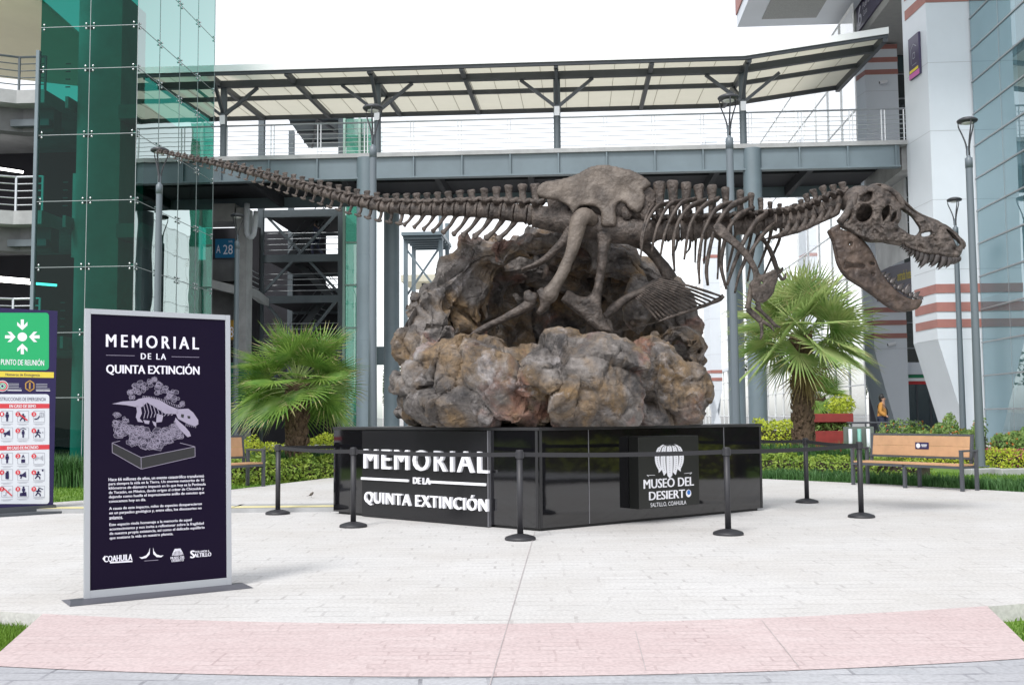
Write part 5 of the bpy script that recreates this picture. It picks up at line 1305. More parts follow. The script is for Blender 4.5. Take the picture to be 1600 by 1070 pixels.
# ------------------------------------------------------------------ foliage
def leaf(mb, p, n_, size, asp=.55):
    n_ = n_.normalized(); a = n_.orthogonal().normalized(); g = random.uniform(0, 6.28)
    u = a*math.cos(g)+n_.cross(a)*math.sin(g); v = n_.cross(u); s_ = size*random.uniform(.7, 1.25)
    q = len(mb.v)
    mb.v += [tuple(p-u*s_*.5), tuple(p+v*s_*asp*.5+n_*s_*.06), tuple(p+u*s_*.5), tuple(p-v*s_*asp*.5+n_*s_*.06)]
    mb.f.append((q, q+1, q+2, q+3))
def rnd_dir(up=0.0):
    while True:
        v = Vector((random.uniform(-1, 1), random.uniform(-1, 1), random.uniform(-1, 1)))
        if .05 < v.length < 1: v.normalize(); v.z += up; return v.normalized()
def hedge(label, pts, wd, ht, z0, m, n, lsize, name='hedge', flowers=None, fn=0, rough=.10, group=None):
    """clipped or loose hedge along a line; leaves crowd its skin, bumps break its outline"""
    P = [Vector((p[0], p[1], z0)) for p in pts]; t = thing(name, label, 'hedge' if name == 'hedge' else 'shrub', P[0], group)
    seg = [(b-a).length for a, b in zip(P[:-1], P[1:])]; mb = MB(); fl = MB()
    def place(skin):
        k = random.choices(range(len(seg)), seg)[0]; f = random.random(); c = P[k].lerp(P[k+1], f); d = (P[k+1]-P[k]).normalized(); s_ = Vector((-d.y, d.x, 0))
        bump_ = 1+rough*3*noise.noise(c*1.7+Vector((0, 0, 3)))+rough*2*noise.noise(c*4.3)
        g = random.uniform(-.15, math.pi+.15); r_ = (1-skin*random.random()**2)
        cx_, cz_ = math.cos(g), math.sin(g)
        e = 3.0; q = (abs(cx_)**e+abs(cz_)**e)**(-1/e)
        off = s_*(cx_*q*wd/2*r_*bump_); z = max(0.0, cz_*q)*ht*r_*bump_
        return c+off+EZ*z, (s_*cx_+EZ*max(.1, cz_))
    for k in range(n):
        p, nn = place(.35); leaf(mb, p+rnd_dir()*lsize*.5, (nn+rnd_dir()*.9), lsize)
    mb_o = link('foliage', mb.mesh('foliage'), m_(m), t, fix=False)
    mb_o.data.transform(Matrix.Translation(-P[0]))
    core = MB()
    for a, b in zip(P[:-1], P[1:]):
        core.beam(a+EZ*ht*.38, b+EZ*ht*.38, wd*.62, ht*.7)
    core.build('inner_growth', m_('soil'), t)
    if flowers:
        for k in range(fn):
            p, nn = place(.03)
            for j in range(3): leaf(fl, p+rnd_dir()*.02+nn.normalized()*.03, nn+rnd_dir()*.6, .055, .9)
        o = link('blossoms', fl.mesh('blossoms'), m_(flowers), t, fix=False); o.data.transform(Matrix.Translation(-P[0]))
    return t
def clump(label, pts, n, h, z0, m, wd=.016, spread=.5, name='grass_clump'):
    """upright strap-leaved plants in a row"""
    P = [Vector((p[0], p[1], z0)) for p in pts]; t = thing(name, label, 'plant', P[0]); mb = MB(); seg = [(b-a).length for a, b in zip(P[:-1], P[1:])]
    for k in range(n):
        i = random.choices(range(len(seg)), seg)[0]; c = P[i].lerp(P[i+1], random.random())+Vector((random.uniform(-spread, spread), random.uniform(-spread, spread)*.6, 0))
        g = random.uniform(0, 6.28); d = Vector((math.cos(g), math.sin(g), 0)); L = h*random.uniform(.6, 1.15); b = random.uniform(.1, .5); s_ = Vector((-d.y, d.x, 0))*wd*random.uniform(.7, 1.2)
        q = [c, c+EZ*L*.55+d*L*b*.25, c+EZ*L*(1-b*.35)+d*L*b]
        mb.add([q[0]-s_, q[0]+s_, q[1]+s_, q[1]-s_, q[2]], [(0, 1, 2, 3), (3, 2, 4)])
    o = link('leaves', mb.mesh('leaves'), m_(m), t, fix=False); o.data.transform(Matrix.Translation(-P[0]))
    return t
def at(x, Y): p = W(x, 640, Y); return (p.x, p.y)
hedge('low lime green hedge behind the stanchion at the edge of the paving', [at(1170, 24.2), at(1265, 23.0), at(1375, 21.6), at(1440, 20.9)], .8, .46, -.02, 'hedge_green', 6500, .075, rough=.12)
hedge('lime yellow hedge behind the wooden bench and lamp post', [at(1395, 27.6), at(1500, 26.8), at(1660, 25.6)], .9, .42, -.02, 'hedge_lime', 6000, .075)
hedge('lime yellow hedge around the foot of the big palm trunk', [at(1180, 34), at(1262, 34), at(1300, 34)], 1.3, 1.12, 0, 'hedge_lime', 5200, .10)
clump('dark strap-leaved border plants in front of the big palm', [at(1165, 26.5), at(1250, 25.0), at(1345, 24.0)], 2600, .72, -.02, 'border_blade', .014)
hedge('loose green shrub with orange blossoms behind the bench back', [at(1402, 31), at(1440, 30), at(1535, 29.2)], 1.8, .92, 0, 'shrub_mid', 8500, .095, 'flowering_shrub', 'flower_orange', 150, .16)
hedge('loose green shrub with orange and pink blossoms beside the tall lamp post', [at(1552, 28.2), at(1620, 27.6), at(1720, 27)], 1.8, .82, 0, 'shrub_mid', 8000, .095, 'flowering_shrub', 'flower_orange', 130, .16)
hedge('low row of pink flowers before the lime hedge at the lawn', [at(1535, 26.6), at(1640, 25.4)], .5, .40, 0, 'flower_pink', 420, .07, 'flower_row')
hedge('low leafy green hedge between bench and lettered pedestal', [at(352, 21.6), at(440, 22.4), at(540, 23.4)], .85, .50, -.0, 'hedge_green', 6500, .08, rough=.12)
hedge('lime yellow hedge under the bushy palm', [at(350, 24.5), at(440, 25.2), at(548, 26.0)], .9, .78, -.0, 'hedge_lime', 5000, .08)
clump('dark strap-leaved plants at the foot of the bushy palm', [at(415, 23.0), at(548, 24.2)], 2000, .72, -.02, 'border_blade', .014)
clump('dark tall grass between the emergency sign and the banner stand', [at(40, 21.5), at(150, 21.5)], 2600, .70, -.02, 'border_blade', .012, .7)
# stone edging in the lawn
mb = MB()
for x0, x1 in ((1512, 1558), (1560, 1625)):
    p, q = G(x0, 741), G(x1, 739); mb = MB(); mb.beam(p+EZ*.04, q+EZ*.04, .22, .16)
    o = mb.build('edging_stone', m_('concrete'), None, loc=p, bevel=.02); tag(o, 'pale edging stone in the lawn beside the foot of the tall lamp post' if x0 == 1512 else 'longer pale edging stone at the lawn edge below the flowering shrub', 'stone', 'edging stones in the lawn')

# ------------------------------------------------------------------ fan palms
def fan_palm(name, label, base, htrunk, rt, nleaf, pet, rad, mleaf, seed, el0=-48, dead=0, lean=0.0):
    rnd = random.Random(seed); t = thing(name, label, 'palm tree', base); b = Vector(base)
    mb = MB(); N = 26; pts = []; rr = []
    for k in range(N+1):
        f = k/N; pts.append(b+Vector((lean*f*f, 0, htrunk*f))); rr.append(rt*(1.25-.5*f if f < .2 else 1.15-.18*f)*(1+.05*(k % 2)))
    mb.tube(pts, rr, n=16); top = pts[-1]
    for k in range(240 if htrunk > 1 else 90):       # stubs of old leaf bases
        f = rnd.random(); g = rnd.uniform(0, 6.28); d = Vector((math.cos(g), math.sin(g), 0)); c = b+Vector((lean*f*f, 0, htrunk*f))+d*rt*1.0
        mb.tube([c-d*.02, c+d*.055+EZ*.06, c+d*.075+EZ*.15], [.05, .038, .012], n=5)
    mb.build('trunk', m_('trunk'), t, smooth=False, jit=.012, jscale=9)
    cr = MB(); pe = MB(); dr = MB()
    def fan(mbx, c, d, droop, R_, seedv, spread=R(128), nb=30):
        up = EZ
        s_ = d.cross(up)
        if s_.length < .1: s_ = Vector((1, 0, 0))
        s_.normalize(); nrm = s_.cross(d).normalized(); rl_ = Matrix.Rotation(rnd.uniform(-.85, .85), 3, d); s_ = rl_ @ s_; nrm = rl_ @ nrm
        for k in range(nb):
            ph = -spread+2*spread*(k+.5)/nb+rnd.uniform(-.02, .02)
            dd = (d*math.cos(ph)+s_*math.sin(ph)+nrm*.10*abs(math.sin(ph))).normalized()
            Rk = R_*(.78+.22*math.cos(ph*.6))*rnd.uniform(.9, 1.08); side = nrm.cross(dd).normalized()
            wm = Rk*.40*math.tan(spread/nb)*.95
            m1 = c+dd*Rk*.40-EZ*droop*.10*Rk; tip = c+dd*Rk-EZ*(droop*Rk*rnd.uniform(.25, .75))
            m2 = c+dd*Rk*.72-EZ*droop*Rk*.24
            mbx.tips = getattr(mbx, 'tips', []); dry_ = rnd.random() < .45
            if dry_: mbx.tips += [len(mbx.f)+4, len(mbx.f)+5]
            mbx.add([c, m1-side*wm, m1+nrm*wm*.7, m1+side*wm, m2-side*wm*.55, m2+nrm*wm*.3, m2+side*wm*.55, tip],
                    [(0, 2, 1), (0, 3, 2), (1, 2, 5, 4), (2, 3, 6, 5), (4, 5, 7), (5, 6, 7)])
    ga = 2.39996
    for i in range(nleaf):
        f = (i+.5)/nleaf; el = R(80+(el0-80)*f**1.05)+rnd.uniform(-.10, .10); az = i*ga+rnd.uniform(-.25, .25)
        d = Vector((math.cos(az)*math.cos(el), math.sin(az)*math.cos(el), math.sin(el)))
        L = pet*rnd.uniform(.75, 1.15)*(.80+.20*min(1, f*2.2)); R_ = rad*rnd.uniform(.85, 1.1)*(.80+.20*min(1, f*3))
        c0 = top+EZ*(.10-.28*f); c1 = c0+d*L*.6; d2 = (d-EZ*(.12+.30*f)).normalized(); c2 = c1+d2*L*.4
        pe.tube([c0, c1, c2], [.022, .014, .011], n=5, sub=2)
        fan(cr, c2, (d2-EZ*.12).normalized(), .05+.24*f, R_, i)
    for i in range(dead):
        az = rnd.uniform(0, 6.28); el = R(rnd.uniform(-80, -55)); d = Vector((math.cos(az)*math.cos(el), math.sin(az)*math.cos(el), math.sin(el)))
        c0 = top-EZ*.25; c2 = c0+d*pet*.6; pe.tube([c0, c2], [.018, .010], n=5); fan(dr, c2, d, .4, rad*.7, i, R(80), 18)
    o = link('crown', cr.mesh('crown'), [m_(mleaf), m_('palm_tip')], t, fix=False); o.data.transform(Matrix.Translation(-b))
    for q in cr.tips: o.data.polygons[q].material_index = 1
    pe.build('leaf_stalks', m_('palm_leaf_light'), t, smooth=True)
    if dead: o = link('dry_fronds', dr.mesh('dry_fronds'), m_('palm_dry'), t, fix=False); o.data.transform(Matrix.Translation(-b))
    return t
pb = W(465, 640, 23.2); fan_palm('fan_palm', 'bushy dark green fan palm between the banner stand and the pedestal', (pb.x, pb.y, -.02), 2.15, .19, 44, .84, .94, 'palm_leaf', 5, el0=-24)
pb = W(1254, 640, 25.8); fan_palm('fan_palm', 'tall light green fan palm with thick brown trunk under the open jaws', (pb.x, pb.y, -.02), 3.30, .21, 42, 1.02, 1.24, 'palm_leaf_light', 8, el0=-16, dead=5)
pb = W(1281, 640, 37.0); fan_palm('fan_palm', 'small distant fan palm behind the big palm trunk and red planter', (pb.x, pb.y, 0), 1.9, .16, 22, .6, .8, 'palm_leaf', 3, el0=-45)

# ------------------------------------------------------------------ broadleaf trees
def tree(name, label, base, H, rad, seed, nl=9000, ls=.16, m='tree_leaf', trunk_h=.38):
    rnd = random.Random(seed); t = thing(name, label, 'tree', base, 'trees far behind the palms'); b = Vector(base); mb = MB()
    mb.tube([b, b+EZ*H*.2, b+Vector((rnd.uniform(-.2, .2), rnd.uniform(-.2, .2), H*trunk_h)), b+Vector((0, 0, H*.75))], [.04*H*.75, .03*H*.75, .025*H*.75, .008*H], n=10, sub=3)
    cl = []
    for k in range(15):
        g = k*2.4; rr = rad*rnd.uniform(.35, .85); z = H*rnd.uniform(trunk_h+.05, .95); c = b+Vector((math.cos(g)*rr, math.sin(g)*rr, z)); cl.append((c, rad*rnd.uniform(.28, .5)))
        mb.tube([b+EZ*H*trunk_h*rnd.uniform(.8, 1.2), (b+EZ*z*.7).lerp(c, .5), c], [.02*H*.5, .012*H*.5, .006*H*.5], n=6, sub=2)
    cl.append((b+EZ*H*.85, rad*.5)); mb.build('trunk', m_('trunk'), t, smooth=True); lf = MB(); st = random.getstate(); random.seed(seed)
    for k in range(nl):
        c, r_ = random.choice(cl); d = rnd_dir(); p = c+Vector((d.x, d.y, d.z*.75))*r_*random.random()**.4*(1+.3*noise.noise(c+d*2)); leaf(lf, p, d+rnd_dir(.3)*.8, ls)
    random.setstate(st); o = link('crown', lf.mesh('crown'), m_(m), t, fix=False); o.data.transform(Matrix.Translation(-b)); return t
hedge('clipped lime hedge along the bench side rim of the plaza', [(11.8, 14.2), (13.2, 11.0), (13.0, 7.5), (11.0, 5.0)], .9, .8, -.1, 'hedge_lime', 5000, .09)
hedge('clipped green hedge along the emergency sign side rim of the plaza', [(-12.2, 13.6), (-13.4, 11.0), (-13.0, 7.5), (-11.0, 5.0)], .9, .8, -.1, 'hedge_green', 5000, .09)
hedge('unseen tall dark hedge added to darken the pedestal reflection, bench side', [(16.4, 17.5), (17.2, 12), (17.0, 6), (15.5, 1)], 1.4, 3.2, -.1, 'tree_leaf', 9000, .16)  # this and the next: out of view, added to blacken the pedestal's reflections
hedge('unseen tall dark hedge added to darken the pedestal reflection, emergency sign side', [(-16.4, 16.5), (-17.2, 12), (-17.0, 6), (-15.5, 1)], 1.4, 3.2, -.1, 'tree_leaf', 9000, .16)
# far greenery seen under the bridge
for i, (x, Y, H, r_) in enumerate(((1228, 78, 7.5, 3.2), (1290, 70, 6.5, 3.0), (640, 95, 8, 4))):
    p = W(x, 640, Y); tree('broadleaf_tree', ('taller green tree far behind the big palm', 'rounder green tree behind the big palm crown', 'distant green tree beyond the far canopy')[i], (p.x, p.y, 0), H, r_, 31+i, 3500, .28)
# round topiary
p = W(1314, 640, 36.0); tp = thing('round_bush', 'small round lime green bush on a stem behind the railing', 'bush', (p.x, p.y, .0)); mb = MB(); mb.tube([Vector((p.x, p.y, 0)), Vector((p.x, p.y, 1.2))], .05, n=7); mb.build('stem', m_('trunk'), tp)
lf = MB(); c = Vector((p.x, p.y, 1.62))
for k in range(1500):
    d = rnd_dir(); leaf(lf, c+Vector((d.x*.52, d.y*.52, d.z*.42))*random.random()**.35*(1+.25*noise.noise(d*2)), d+rnd_dir()*.7, .09)
o = link('crown', lf.mesh('crown'), m_('hedge_lime'), tp, fix=False); o.data.transform(Matrix.Translation(-Vector(tp.location)))

# ------------------------------------------------------------------ things by the far path
p0 = W(1266, 688, 32.0); pl0 = thing('planter_box', 'low red two-tier planter box behind the big palm trunk', 'planter', (p0.x, p0.y, 0)); wdt = 1.35
mb = MB()
for z0, z1 in ((.02, .83), (1.10, 1.36)): mb.box(p0.x, p0.x+wdt, p0.y, p0.y+.8, z0, z1)
mb.box(p0.x+.05, p0.x+wdt-.05, p0.y+.5, p0.y+.78, .831, 1.099); mb.build('box', m_('red_paint'), pl0, bevel=.01)
mb = MB()
for k in range(500): leaf(mb, Vector((p0.x+random.uniform(.05, wdt-.05), p0.y+random.uniform(.05, .45), random.uniform(.83, 1.06))), rnd_dir(.4), .09)
o = link('leaves', mb.mesh('leaves'), m_('shrub_mid'), pl0, fix=False); o.data.transform(Matrix.Translation(-Vector(pl0.location)))
# tubular guard rail
gr = thing('guard_rail', 'dark tubular guard rail along the far path beside the person in orange', 'railing', (W(1291, 690, 33.5).x, 33.5, 0))
x0, x1 = W(1291, 690, 33.5).x, W(1438, 690, 33.5).x
mb = MB(); mb.tube([Vector((x0, 33.5, 0)), Vector((x0, 33.5, .96)), Vector((x0+.1, 33.5, 1.06)), Vector((x1-.1, 33.5, 1.06)), Vector((x1, 33.5, .96)), Vector((x1, 33.5, 0))], .032, n=8); mb.build('top_rail', m_('bench_metal'), gr, smooth=True)
for f in np.linspace(.12, .88, 6):
    mb = MB(); x = x0+(x1-x0)*f; mb.tube([Vector((x, 33.5, 0)), Vector((x, 33.5, 1.05))], .025, n=7); mb.build('upright', m_('bench_metal'), gr)
mb = MB(); mb.tube([Vector((x0, 33.5, .5)), Vector((x1, 33.5, .5))], .02, n=7); mb.build('middle_rail', m_('bench_metal'), gr)
# info board with pale posts
ib = thing('info_board', 'low grey info board with pale posts beside the guard rail', 'sign', (W(1340, 690, 30).x, 30, 0)); x0, x1 = W(1319, 690, 30).x, W(1366, 690, 30).x
mb = MB(); mb.box(x0, x1, 30, 30.06, .1, .98); mb.build('board', mat('board_grey', (.14, .16, .15), .4), ib)
for k, x in enumerate((1330, 1344, 1358)):
    xx = W(x, 690, 29.8).x; mb = MB(); mb.tube([Vector((xx, 29.85, 0)), Vector((xx, 29.85, .92))], .055, n=10); mb.build('post', m_('sign_white') if k != 1 else mat('teal_post', (.18, .42, .36), .5), ib, smooth=True)

# ------------------------------------------------------------------ people
def skin_body(verts, edges, rad, root, lev=1):
    me = bpy.data.meshes.new('b'); me.from_pydata(verts, edges, []); o = bpy.data.objects.new('b', me); COL.objects.link(o)
    sk = o.modifiers.new('skin', 'SKIN'); sd_ = me.skin_vertices[0].data
    for i, r_ in enumerate(rad): sd_[i].radius = r_ if isinstance(r_, tuple) else (r_, r_)
    sd_[root].use_root = True; ss = o.modifiers.new('s', 'SUBSURF'); ss.levels = lev
    m2 = eval_mesh(o); kill(o); return m2
def person(label, loc, rz, top, legs, s_=1.0, bag=False, stride=.16):
    t = thing('person', label, 'person', loc, rz=rz); t.scale = (s_,)*3
    # faces +X; z up; hips .93, shoulders 1.42
    J = dict(pel=(0, 0, .95), sp=(0, 0, 1.12), ch=(.01, 0, 1.32), nk=(.015, 0, 1.46), hd=(.03, 0, 1.56), cr=(.03, 0, 1.66),
        sl=(0, .17, 1.40), el=(-.08, .23, 1.13), wl=(.05, .23, .92), hl=(.09, .22, .83), sr=(0, -.17, 1.40), er=(-.02, -.23, 1.13), wr=(.18, -.20, 1.0), hr=(.25, -.19, .95),
        pl=(0, .09, .90), kl=(.10+stride*.3, .10, .50), al=(stride*.6, .10, .10), tl=(stride*.6+.16, .11, .045), pr=(0, -.09, .90), kr=(.02-stride*.2, -.10, .49), ar=(-stride*1.6, -.10, .13), tr=(-stride*1.6+.13, -.11, .04))
    def part_(name, keys, edges, rad, mm, grow=0.0, root=0, jit=0):
        me = skin_body([J[k] for k in keys], edges, [tuple(q+grow for q in (r_ if isinstance(r_, tuple) else (r_, r_))) for r_ in rad], root)
        o = link(name, me, m_(mm), t, True, jit=jit, jscale=11); return o
    ks = ['pel', 'sp', 'ch', 'nk', 'hd', 'cr', 'sl', 'el', 'wl', 'hl', 'sr', 'er', 'wr', 'hr', 'pl', 'kl', 'al', 'tl', 'pr', 'kr', 'ar', 'tr']; ix = {k: i for i, k in enumerate(ks)}
    E = [(ix[a], ix[b]) for a, b in (('pel', 'sp'), ('sp', 'ch'), ('ch', 'nk'), ('nk', 'hd'), ('hd', 'cr'), ('ch', 'sl'), ('sl', 'el'), ('el', 'wl'), ('wl', 'hl'), ('ch', 'sr'), ('sr', 'er'), ('er', 'wr'), ('wr', 'hr'), ('pel', 'pl'), ('pl', 'kl'), ('kl', 'al'), ('al', 'tl'), ('pel', 'pr'), ('pr', 'kr'), ('kr', 'ar'), ('ar', 'tr'))]
    rad = [(.13, .11), (.13, .10), (.14, .11), .052, (.092, .078), (.07, .06), .06, .042, .032, .03, .06, .042, .032, .03, .085, .06, .042, .035, .085, .06, .042, .035]
    part_('body', ks, E, rad, 'skin')
    k2 = ['sp', 'pel', 'ch', 'sl', 'el', 'wl', 'sr', 'er', 'wr']; i2 = {k: i for i, k in enumerate(k2)}
    e2 = [(i2[a], i2[b]) for a, b in (('pel', 'sp'), ('sp', 'ch'), ('ch', 'sl'), ('sl', 'el'), ('el', 'wl'), ('ch', 'sr'), ('sr', 'er'), ('er', 'wr'))]
    part_('jacket', k2, e2, [(.14, .115), (.145, .125), (.15, .12), .068, .052, .044, .068, .052, .044], top, .018, jit=.012)
    k3 = ['pel', 'pl', 'kl', 'al', 'pr', 'kr', 'ar']; i3 = {k: i for i, k in enumerate(k3)}
    part_('trousers', k3, [(0, 1), (1, 2), (2, 3), (0, 4), (4, 5), (5, 6)], [(.135, .115), .09, .068, .054, .09, .068, .054], legs, .016, jit=.01)
    for a, b in (('al', 'tl'), ('ar', 'tr')):
        mb = MB(); A_, B_ = Vector(J[a]), Vector(J[b]); mb.tube([A_-Vector((.07, 0, .04)), A_-Vector((-.02, 0, .035)), B_, B_+Vector((.05, 0, -.005))], [(.04, .04), (.05, .05), (.048, .035), (.02, .015)], n=9, sub=3); mb.build('shoe', m_('shoe'), t, smooth=True, loc=(0, 0, 0))
    mb = MB(); h = Vector((.015, 0, 1.615)); mb.tube([h+Vector((-.035, 0, -.13)), h+Vector((-.045, 0, -.06)), h+Vector((-.03, 0, .03)), h+Vector((.0, 0, .09)), h+Vector((.03, 0, .115))], [(.06, .05), (.092, .075), (.102, .10), (.085, .085), (.02, .02)], n=14, sub=4, up=(1, 0, 0)); mb.build('hair', m_('hair'), t, smooth=True, loc=(0, 0, 0))
    mb = MB(); f = Vector((.12, 0, 1.58)); mb.tube([f+Vector((-.02, 0, .02)), f+Vector((.012, 0, -.018)), f+Vector((-.005, 0, -.03))], [.012, .016, .01], n=6)
    for q in (-.092, .092): mb.tube([Vector((.02, q, 1.60)), Vector((.02, q*1.08, 1.575)), Vector((.02, q, 1.555))], [.012, .02, .01], n=6)
    mb.build('face_features', m_('skin'), t, smooth=True, loc=(0, 0, 0))
    if bag:
        mb = MB(); mb.tube([Vector((.0, -.14, 1.47)), Vector((.16, 0, 1.22)), Vector((.08, .17, 1.0)), Vector((-.12, .10, 1.15)), Vector((-.15, -.02, 1.33)), Vector((.0, -.14, 1.47))], [(.018, .006)]*6, n=6, sub=3); mb.build('bag_strap', m_('shoe'), t, loc=(0, 0, 0))
    return t
p = W(1378, 617, 36.0)
person('person in an orange jacket and dark trousers walking along the far path', (p.x, 36.0, p.z-1.72), R(-35), 'jacket_orange', 'navy_cloth', 1.0, True, .10)
mb = MB(); zt_f = p.z-1.72
mb.box(p.x-3.2, p.x+6.0, 34.2, 52.3, -.1, zt_f); struct('terrace', mb, m_('plaza_stone'))
zz = AB(492, 392, 48.0)[1]; p = W(494, 392, 48.0)
person('person in dark blue clothes walking across the stair tower landing', (p.x, p.y, lv[3]+.0), R(160), 'navy_cloth', 'navy_cloth', .98, False, .2)
# ------------------------------------------------------------------ the broken meteor rock
def ico(n=3):
    import bmesh
    b = bmesh.new(); bmesh.ops.create_icosphere(b, subdivisions=n, radius=1.0)
    v = [x.co.copy() for x in b.verts]; f = [tuple(q.index for q in p.verts) for p in b.faces]; b.free(); return v, f
IV, IF = ico(3)
rr_ = random.Random(77)
# x, y (pixels), depth, radius in pixels, (sx, sy(depth), sz)
lumps = [
 # broken front wall, boulder by boulder
 (640, 606, 13.9, 42, .95, 1, 1.3), (672, 600, 13.45, 66, .9, .9, 1.12), (720, 592, 13.2, 80, .95, .85, .98), (766, 612, 13.0, 68, .85, .9, 1.1), (800, 598, 12.95, 66, .85, .9, 1.08),
 (846, 606, 12.85, 96, .95, .8, .80), (868, 570, 13.1, 46, 1.15, .8, .85), (935, 612, 12.9, 98, 1.0, .8, .78), (955, 594, 13.05, 66, 1.15, .8, .92), (1008, 602, 13.25, 82, .95, .85, .98), (1050, 606, 13.5, 66, .9, .9, .98),
 (1086, 610, 14.1, 42, .7, 1, 1.3), (1084, 575, 14.5, 32, .7, 1, 1.7),
 # foot of the rock
 (670, 645, 13.7, 52, 1.1, 1, .55), (740, 650, 13.2, 60, 1.2, .9, .42), (830, 654, 12.95, 60, 1.4, .9, .36), (930, 654, 13.0, 60, 1.4, .9, .36), (1020, 650, 13.4, 56, 1.3, .9, .42), (1082, 648, 14.2, 40, .9, 1.1, .55), (860, 640, 14.6, 190, 1.25, .9, .30),
 # the side that climbs on the tail side
 (644, 535, 14.3, 42, .95, 1, 1.2), (652, 484, 14.6, 46, .9, 1, 1.05), (672, 470, 14.8, 44, 1.0, 1, 1.0), (694, 520, 14.5, 44, .8, .9, 1.1), (662, 560, 14.0, 48, 1, 1, 1),
 (700, 482, 15.0, 44, .8, .9, 1.1), (712, 452, 15.1, 44, .9, 1, 1.1), (712, 444, 15.1, 34, .9, 1, .9), (736, 424, 15.2, 42, .9, 1, 1.0),
 # the roof of the hollow
 (752, 396, 15.1, 36, 1, 1.1, 1), (784, 394, 15.0, 44, .95, 1.3, .95), (827, 386, 15.0, 46, 1.2, 1.4, .84), (772, 376, 15.5, 22, 1.2, 1, .9), (874, 385, 15.15, 44, 1.2, 1.6, .84), (915, 390, 15.3, 44, 1.2, 1.6, .76),
 (756, 446, 15.4, 44, .85, 1, 1), (736, 488, 15.4, 34, .9, 1, 1.1), 
 (958, 410, 15.35, 42, 1.2, 1.6, .76), (1000, 426, 15.6, 40, 1.1, 1.2, .82), (1026, 450, 15.5, 42, 1, 1.1, .9), (1050, 454, 15.3, 38, .9, 1, 1.0), (1066, 484, 15.1, 36, .85, 1, 1.2), (1080, 512, 15.0, 30, .8, 1, 1.2), (1086, 545, 14.8, 30, .7, 1, 1.1),
 # far wall of the hollow
 (765, 428, 15.9, 50, 1, .9, 1), (825, 416, 16.2, 58, 1.1, .9, .85), (900, 414, 16.4, 62, 1.2, .9, .80), (970, 430, 16.3, 60, 1.1, .9, .85), (1030, 470, 15.9, 50, 1, .9, 1), (760, 480, 16.2, 50, 1, .9, 1.2),
 (800, 500, 17.1, 80, 1.2, .5, 1.2), (880, 490, 17.3, 90, 1.2, .45, 1.2), (965, 500, 17.2, 90, 1.1, .5, 1.2), (1036, 530, 16.5, 60, .8, .8, 1.2), (730, 530, 15.9, 56, 1, 1, 1.3), (880, 408, 16.7, 60, 2.2, .8, .6),
 (720, 590, 15.2, 60, 1.2, 1, .9), (1056, 590, 15.2, 60, .8, 1, 1.0),
 (1000, 452, 14.9, 28, .8, .8, 1.3), (988, 490, 14.85, 26, .8, .8, 1.5), (1040, 528, 14.6, 30, 1.2, .8, .7),
 (690, 552, 13.7, 32, 1, 1, .8), (1012, 548, 13.6, 36, 1.1, .9, .8), (745, 552, 13.3, 36, 1.1, .8, .8), (660, 505, 14.35, 22, 1, 1, .9),
]
mb = MB()
for x, y, Y, r_, sx, sy, sz in lumps:
    c = W(x, y, Y); rm = r_/K(Y); ang = rr_.uniform(0, 6.28); M_ = Matrix.Rotation(rr_.uniform(-.4, .4), 3, 'X') @ Matrix.Rotation(rr_.uniform(-.35, .35), 3, 'Y')
    of = Vector((rr_.uniform(-9, 9),)*3); vs = []
    for v in IV:
        q = M_ @ v; k = 1+.16*noise.noise(v*1.3+of)
        # chop the ball with a few planes so that it reads as broken stone
        vs.append(q*k)
    for j in range(7):
        nrm = Vector((rr_.gauss(0, 1), rr_.gauss(0, 1), rr_.gauss(0, 1))).normalized(); h = rr_.uniform(.72, .92)
        vs = [p-nrm*max(0, p.dot(nrm)-h)*.9 for p in vs]
    mb.add([c+Vector((p.x*sx*rm, p.y*sy*rm, p.z*sz*rm)) for p in vs], IF)
zfl = PH+.002
me = mb.mesh('rock'); ro = bpy.data.objects.new('r', me); COL.objects.link(ro)
rm_ = ro.modifiers.new('r', 'REMESH'); rm_.mode = 'VOXEL'; rm_.voxel_size = .027
sm_ = ro.modifiers.new('s', 'SMOOTH'); sm_.iterations = 20; sm_.factor = .5
me2 = eval_mesh(ro); kill(ro)
def facet(p, s_, A, tilt, groove, gk):
    d, pts_ = noise.voronoi(p*s_); e = d[1]-d[0]; c = pts_[0]
    cv = noise.cell_vector(c*7.3+Vector((1.7, 2.9, 4.1))); dr_ = Vector((cv[0]-.5, cv[1]-.5, cv[2]-.5))*2
    return tilt*((p*s_-c).dot(dr_))/s_+A*(noise.cell(c*3.7)-.5)-groove*math.exp(-e*gk)
nr = [v.normal.copy() for v in me2.vertices]
for v, q in zip(me2.vertices, nr):
    p = v.co; wv = Vector((noise.noise(p*1.1), noise.noise(p*1.1+Vector((5, 5, 5))), noise.noise(p*1.1+Vector((9, 2, 7)))))*.30+Vector((noise.noise(p*5), noise.noise(p*5+Vector((4, 4, 4))), noise.noise(p*5+Vector((8, 8, 8)))))*.05
    p2 = p+wv; pa = Vector((p2.x*1.1+p2.z*.35, p2.y, p2.z*.8-p2.x*.25))
    d = facet(pa, .88, .11, .20, .10, 10)+facet(pa+Vector((7, 3, 1)), 2.2, .020, .085, .026, 14)+facet(p2+Vector((2, 8, 5)), 6.0, .008, .10, .008, 10)
    d += .05*noise.fractal(p*1.5, .9, 2.1, 5)+.035*(1-abs(noise.noise(Vector((p.x*2.6+p.z*1.3, p.y*2.6, p.z*1.6-p.x*.9)))))**4
    d += facet(p2+Vector((5, 1, 9)), 14, .004, .11, .005, 9)+.008*noise.noise(p*16)+.007*noise.noise(p*33)
    v.co = p+q*d
    if v.co.z < zfl: v.co.z = zfl
me2.update(); me2.transform(Matrix.Translation(-cen-EZ*PH))
ro = link('meteor_rock', me2, m_('rock'), None, True, cen+EZ*PH, fix=False)
ro.data.set_sharp_from_angle(angle=R(38))
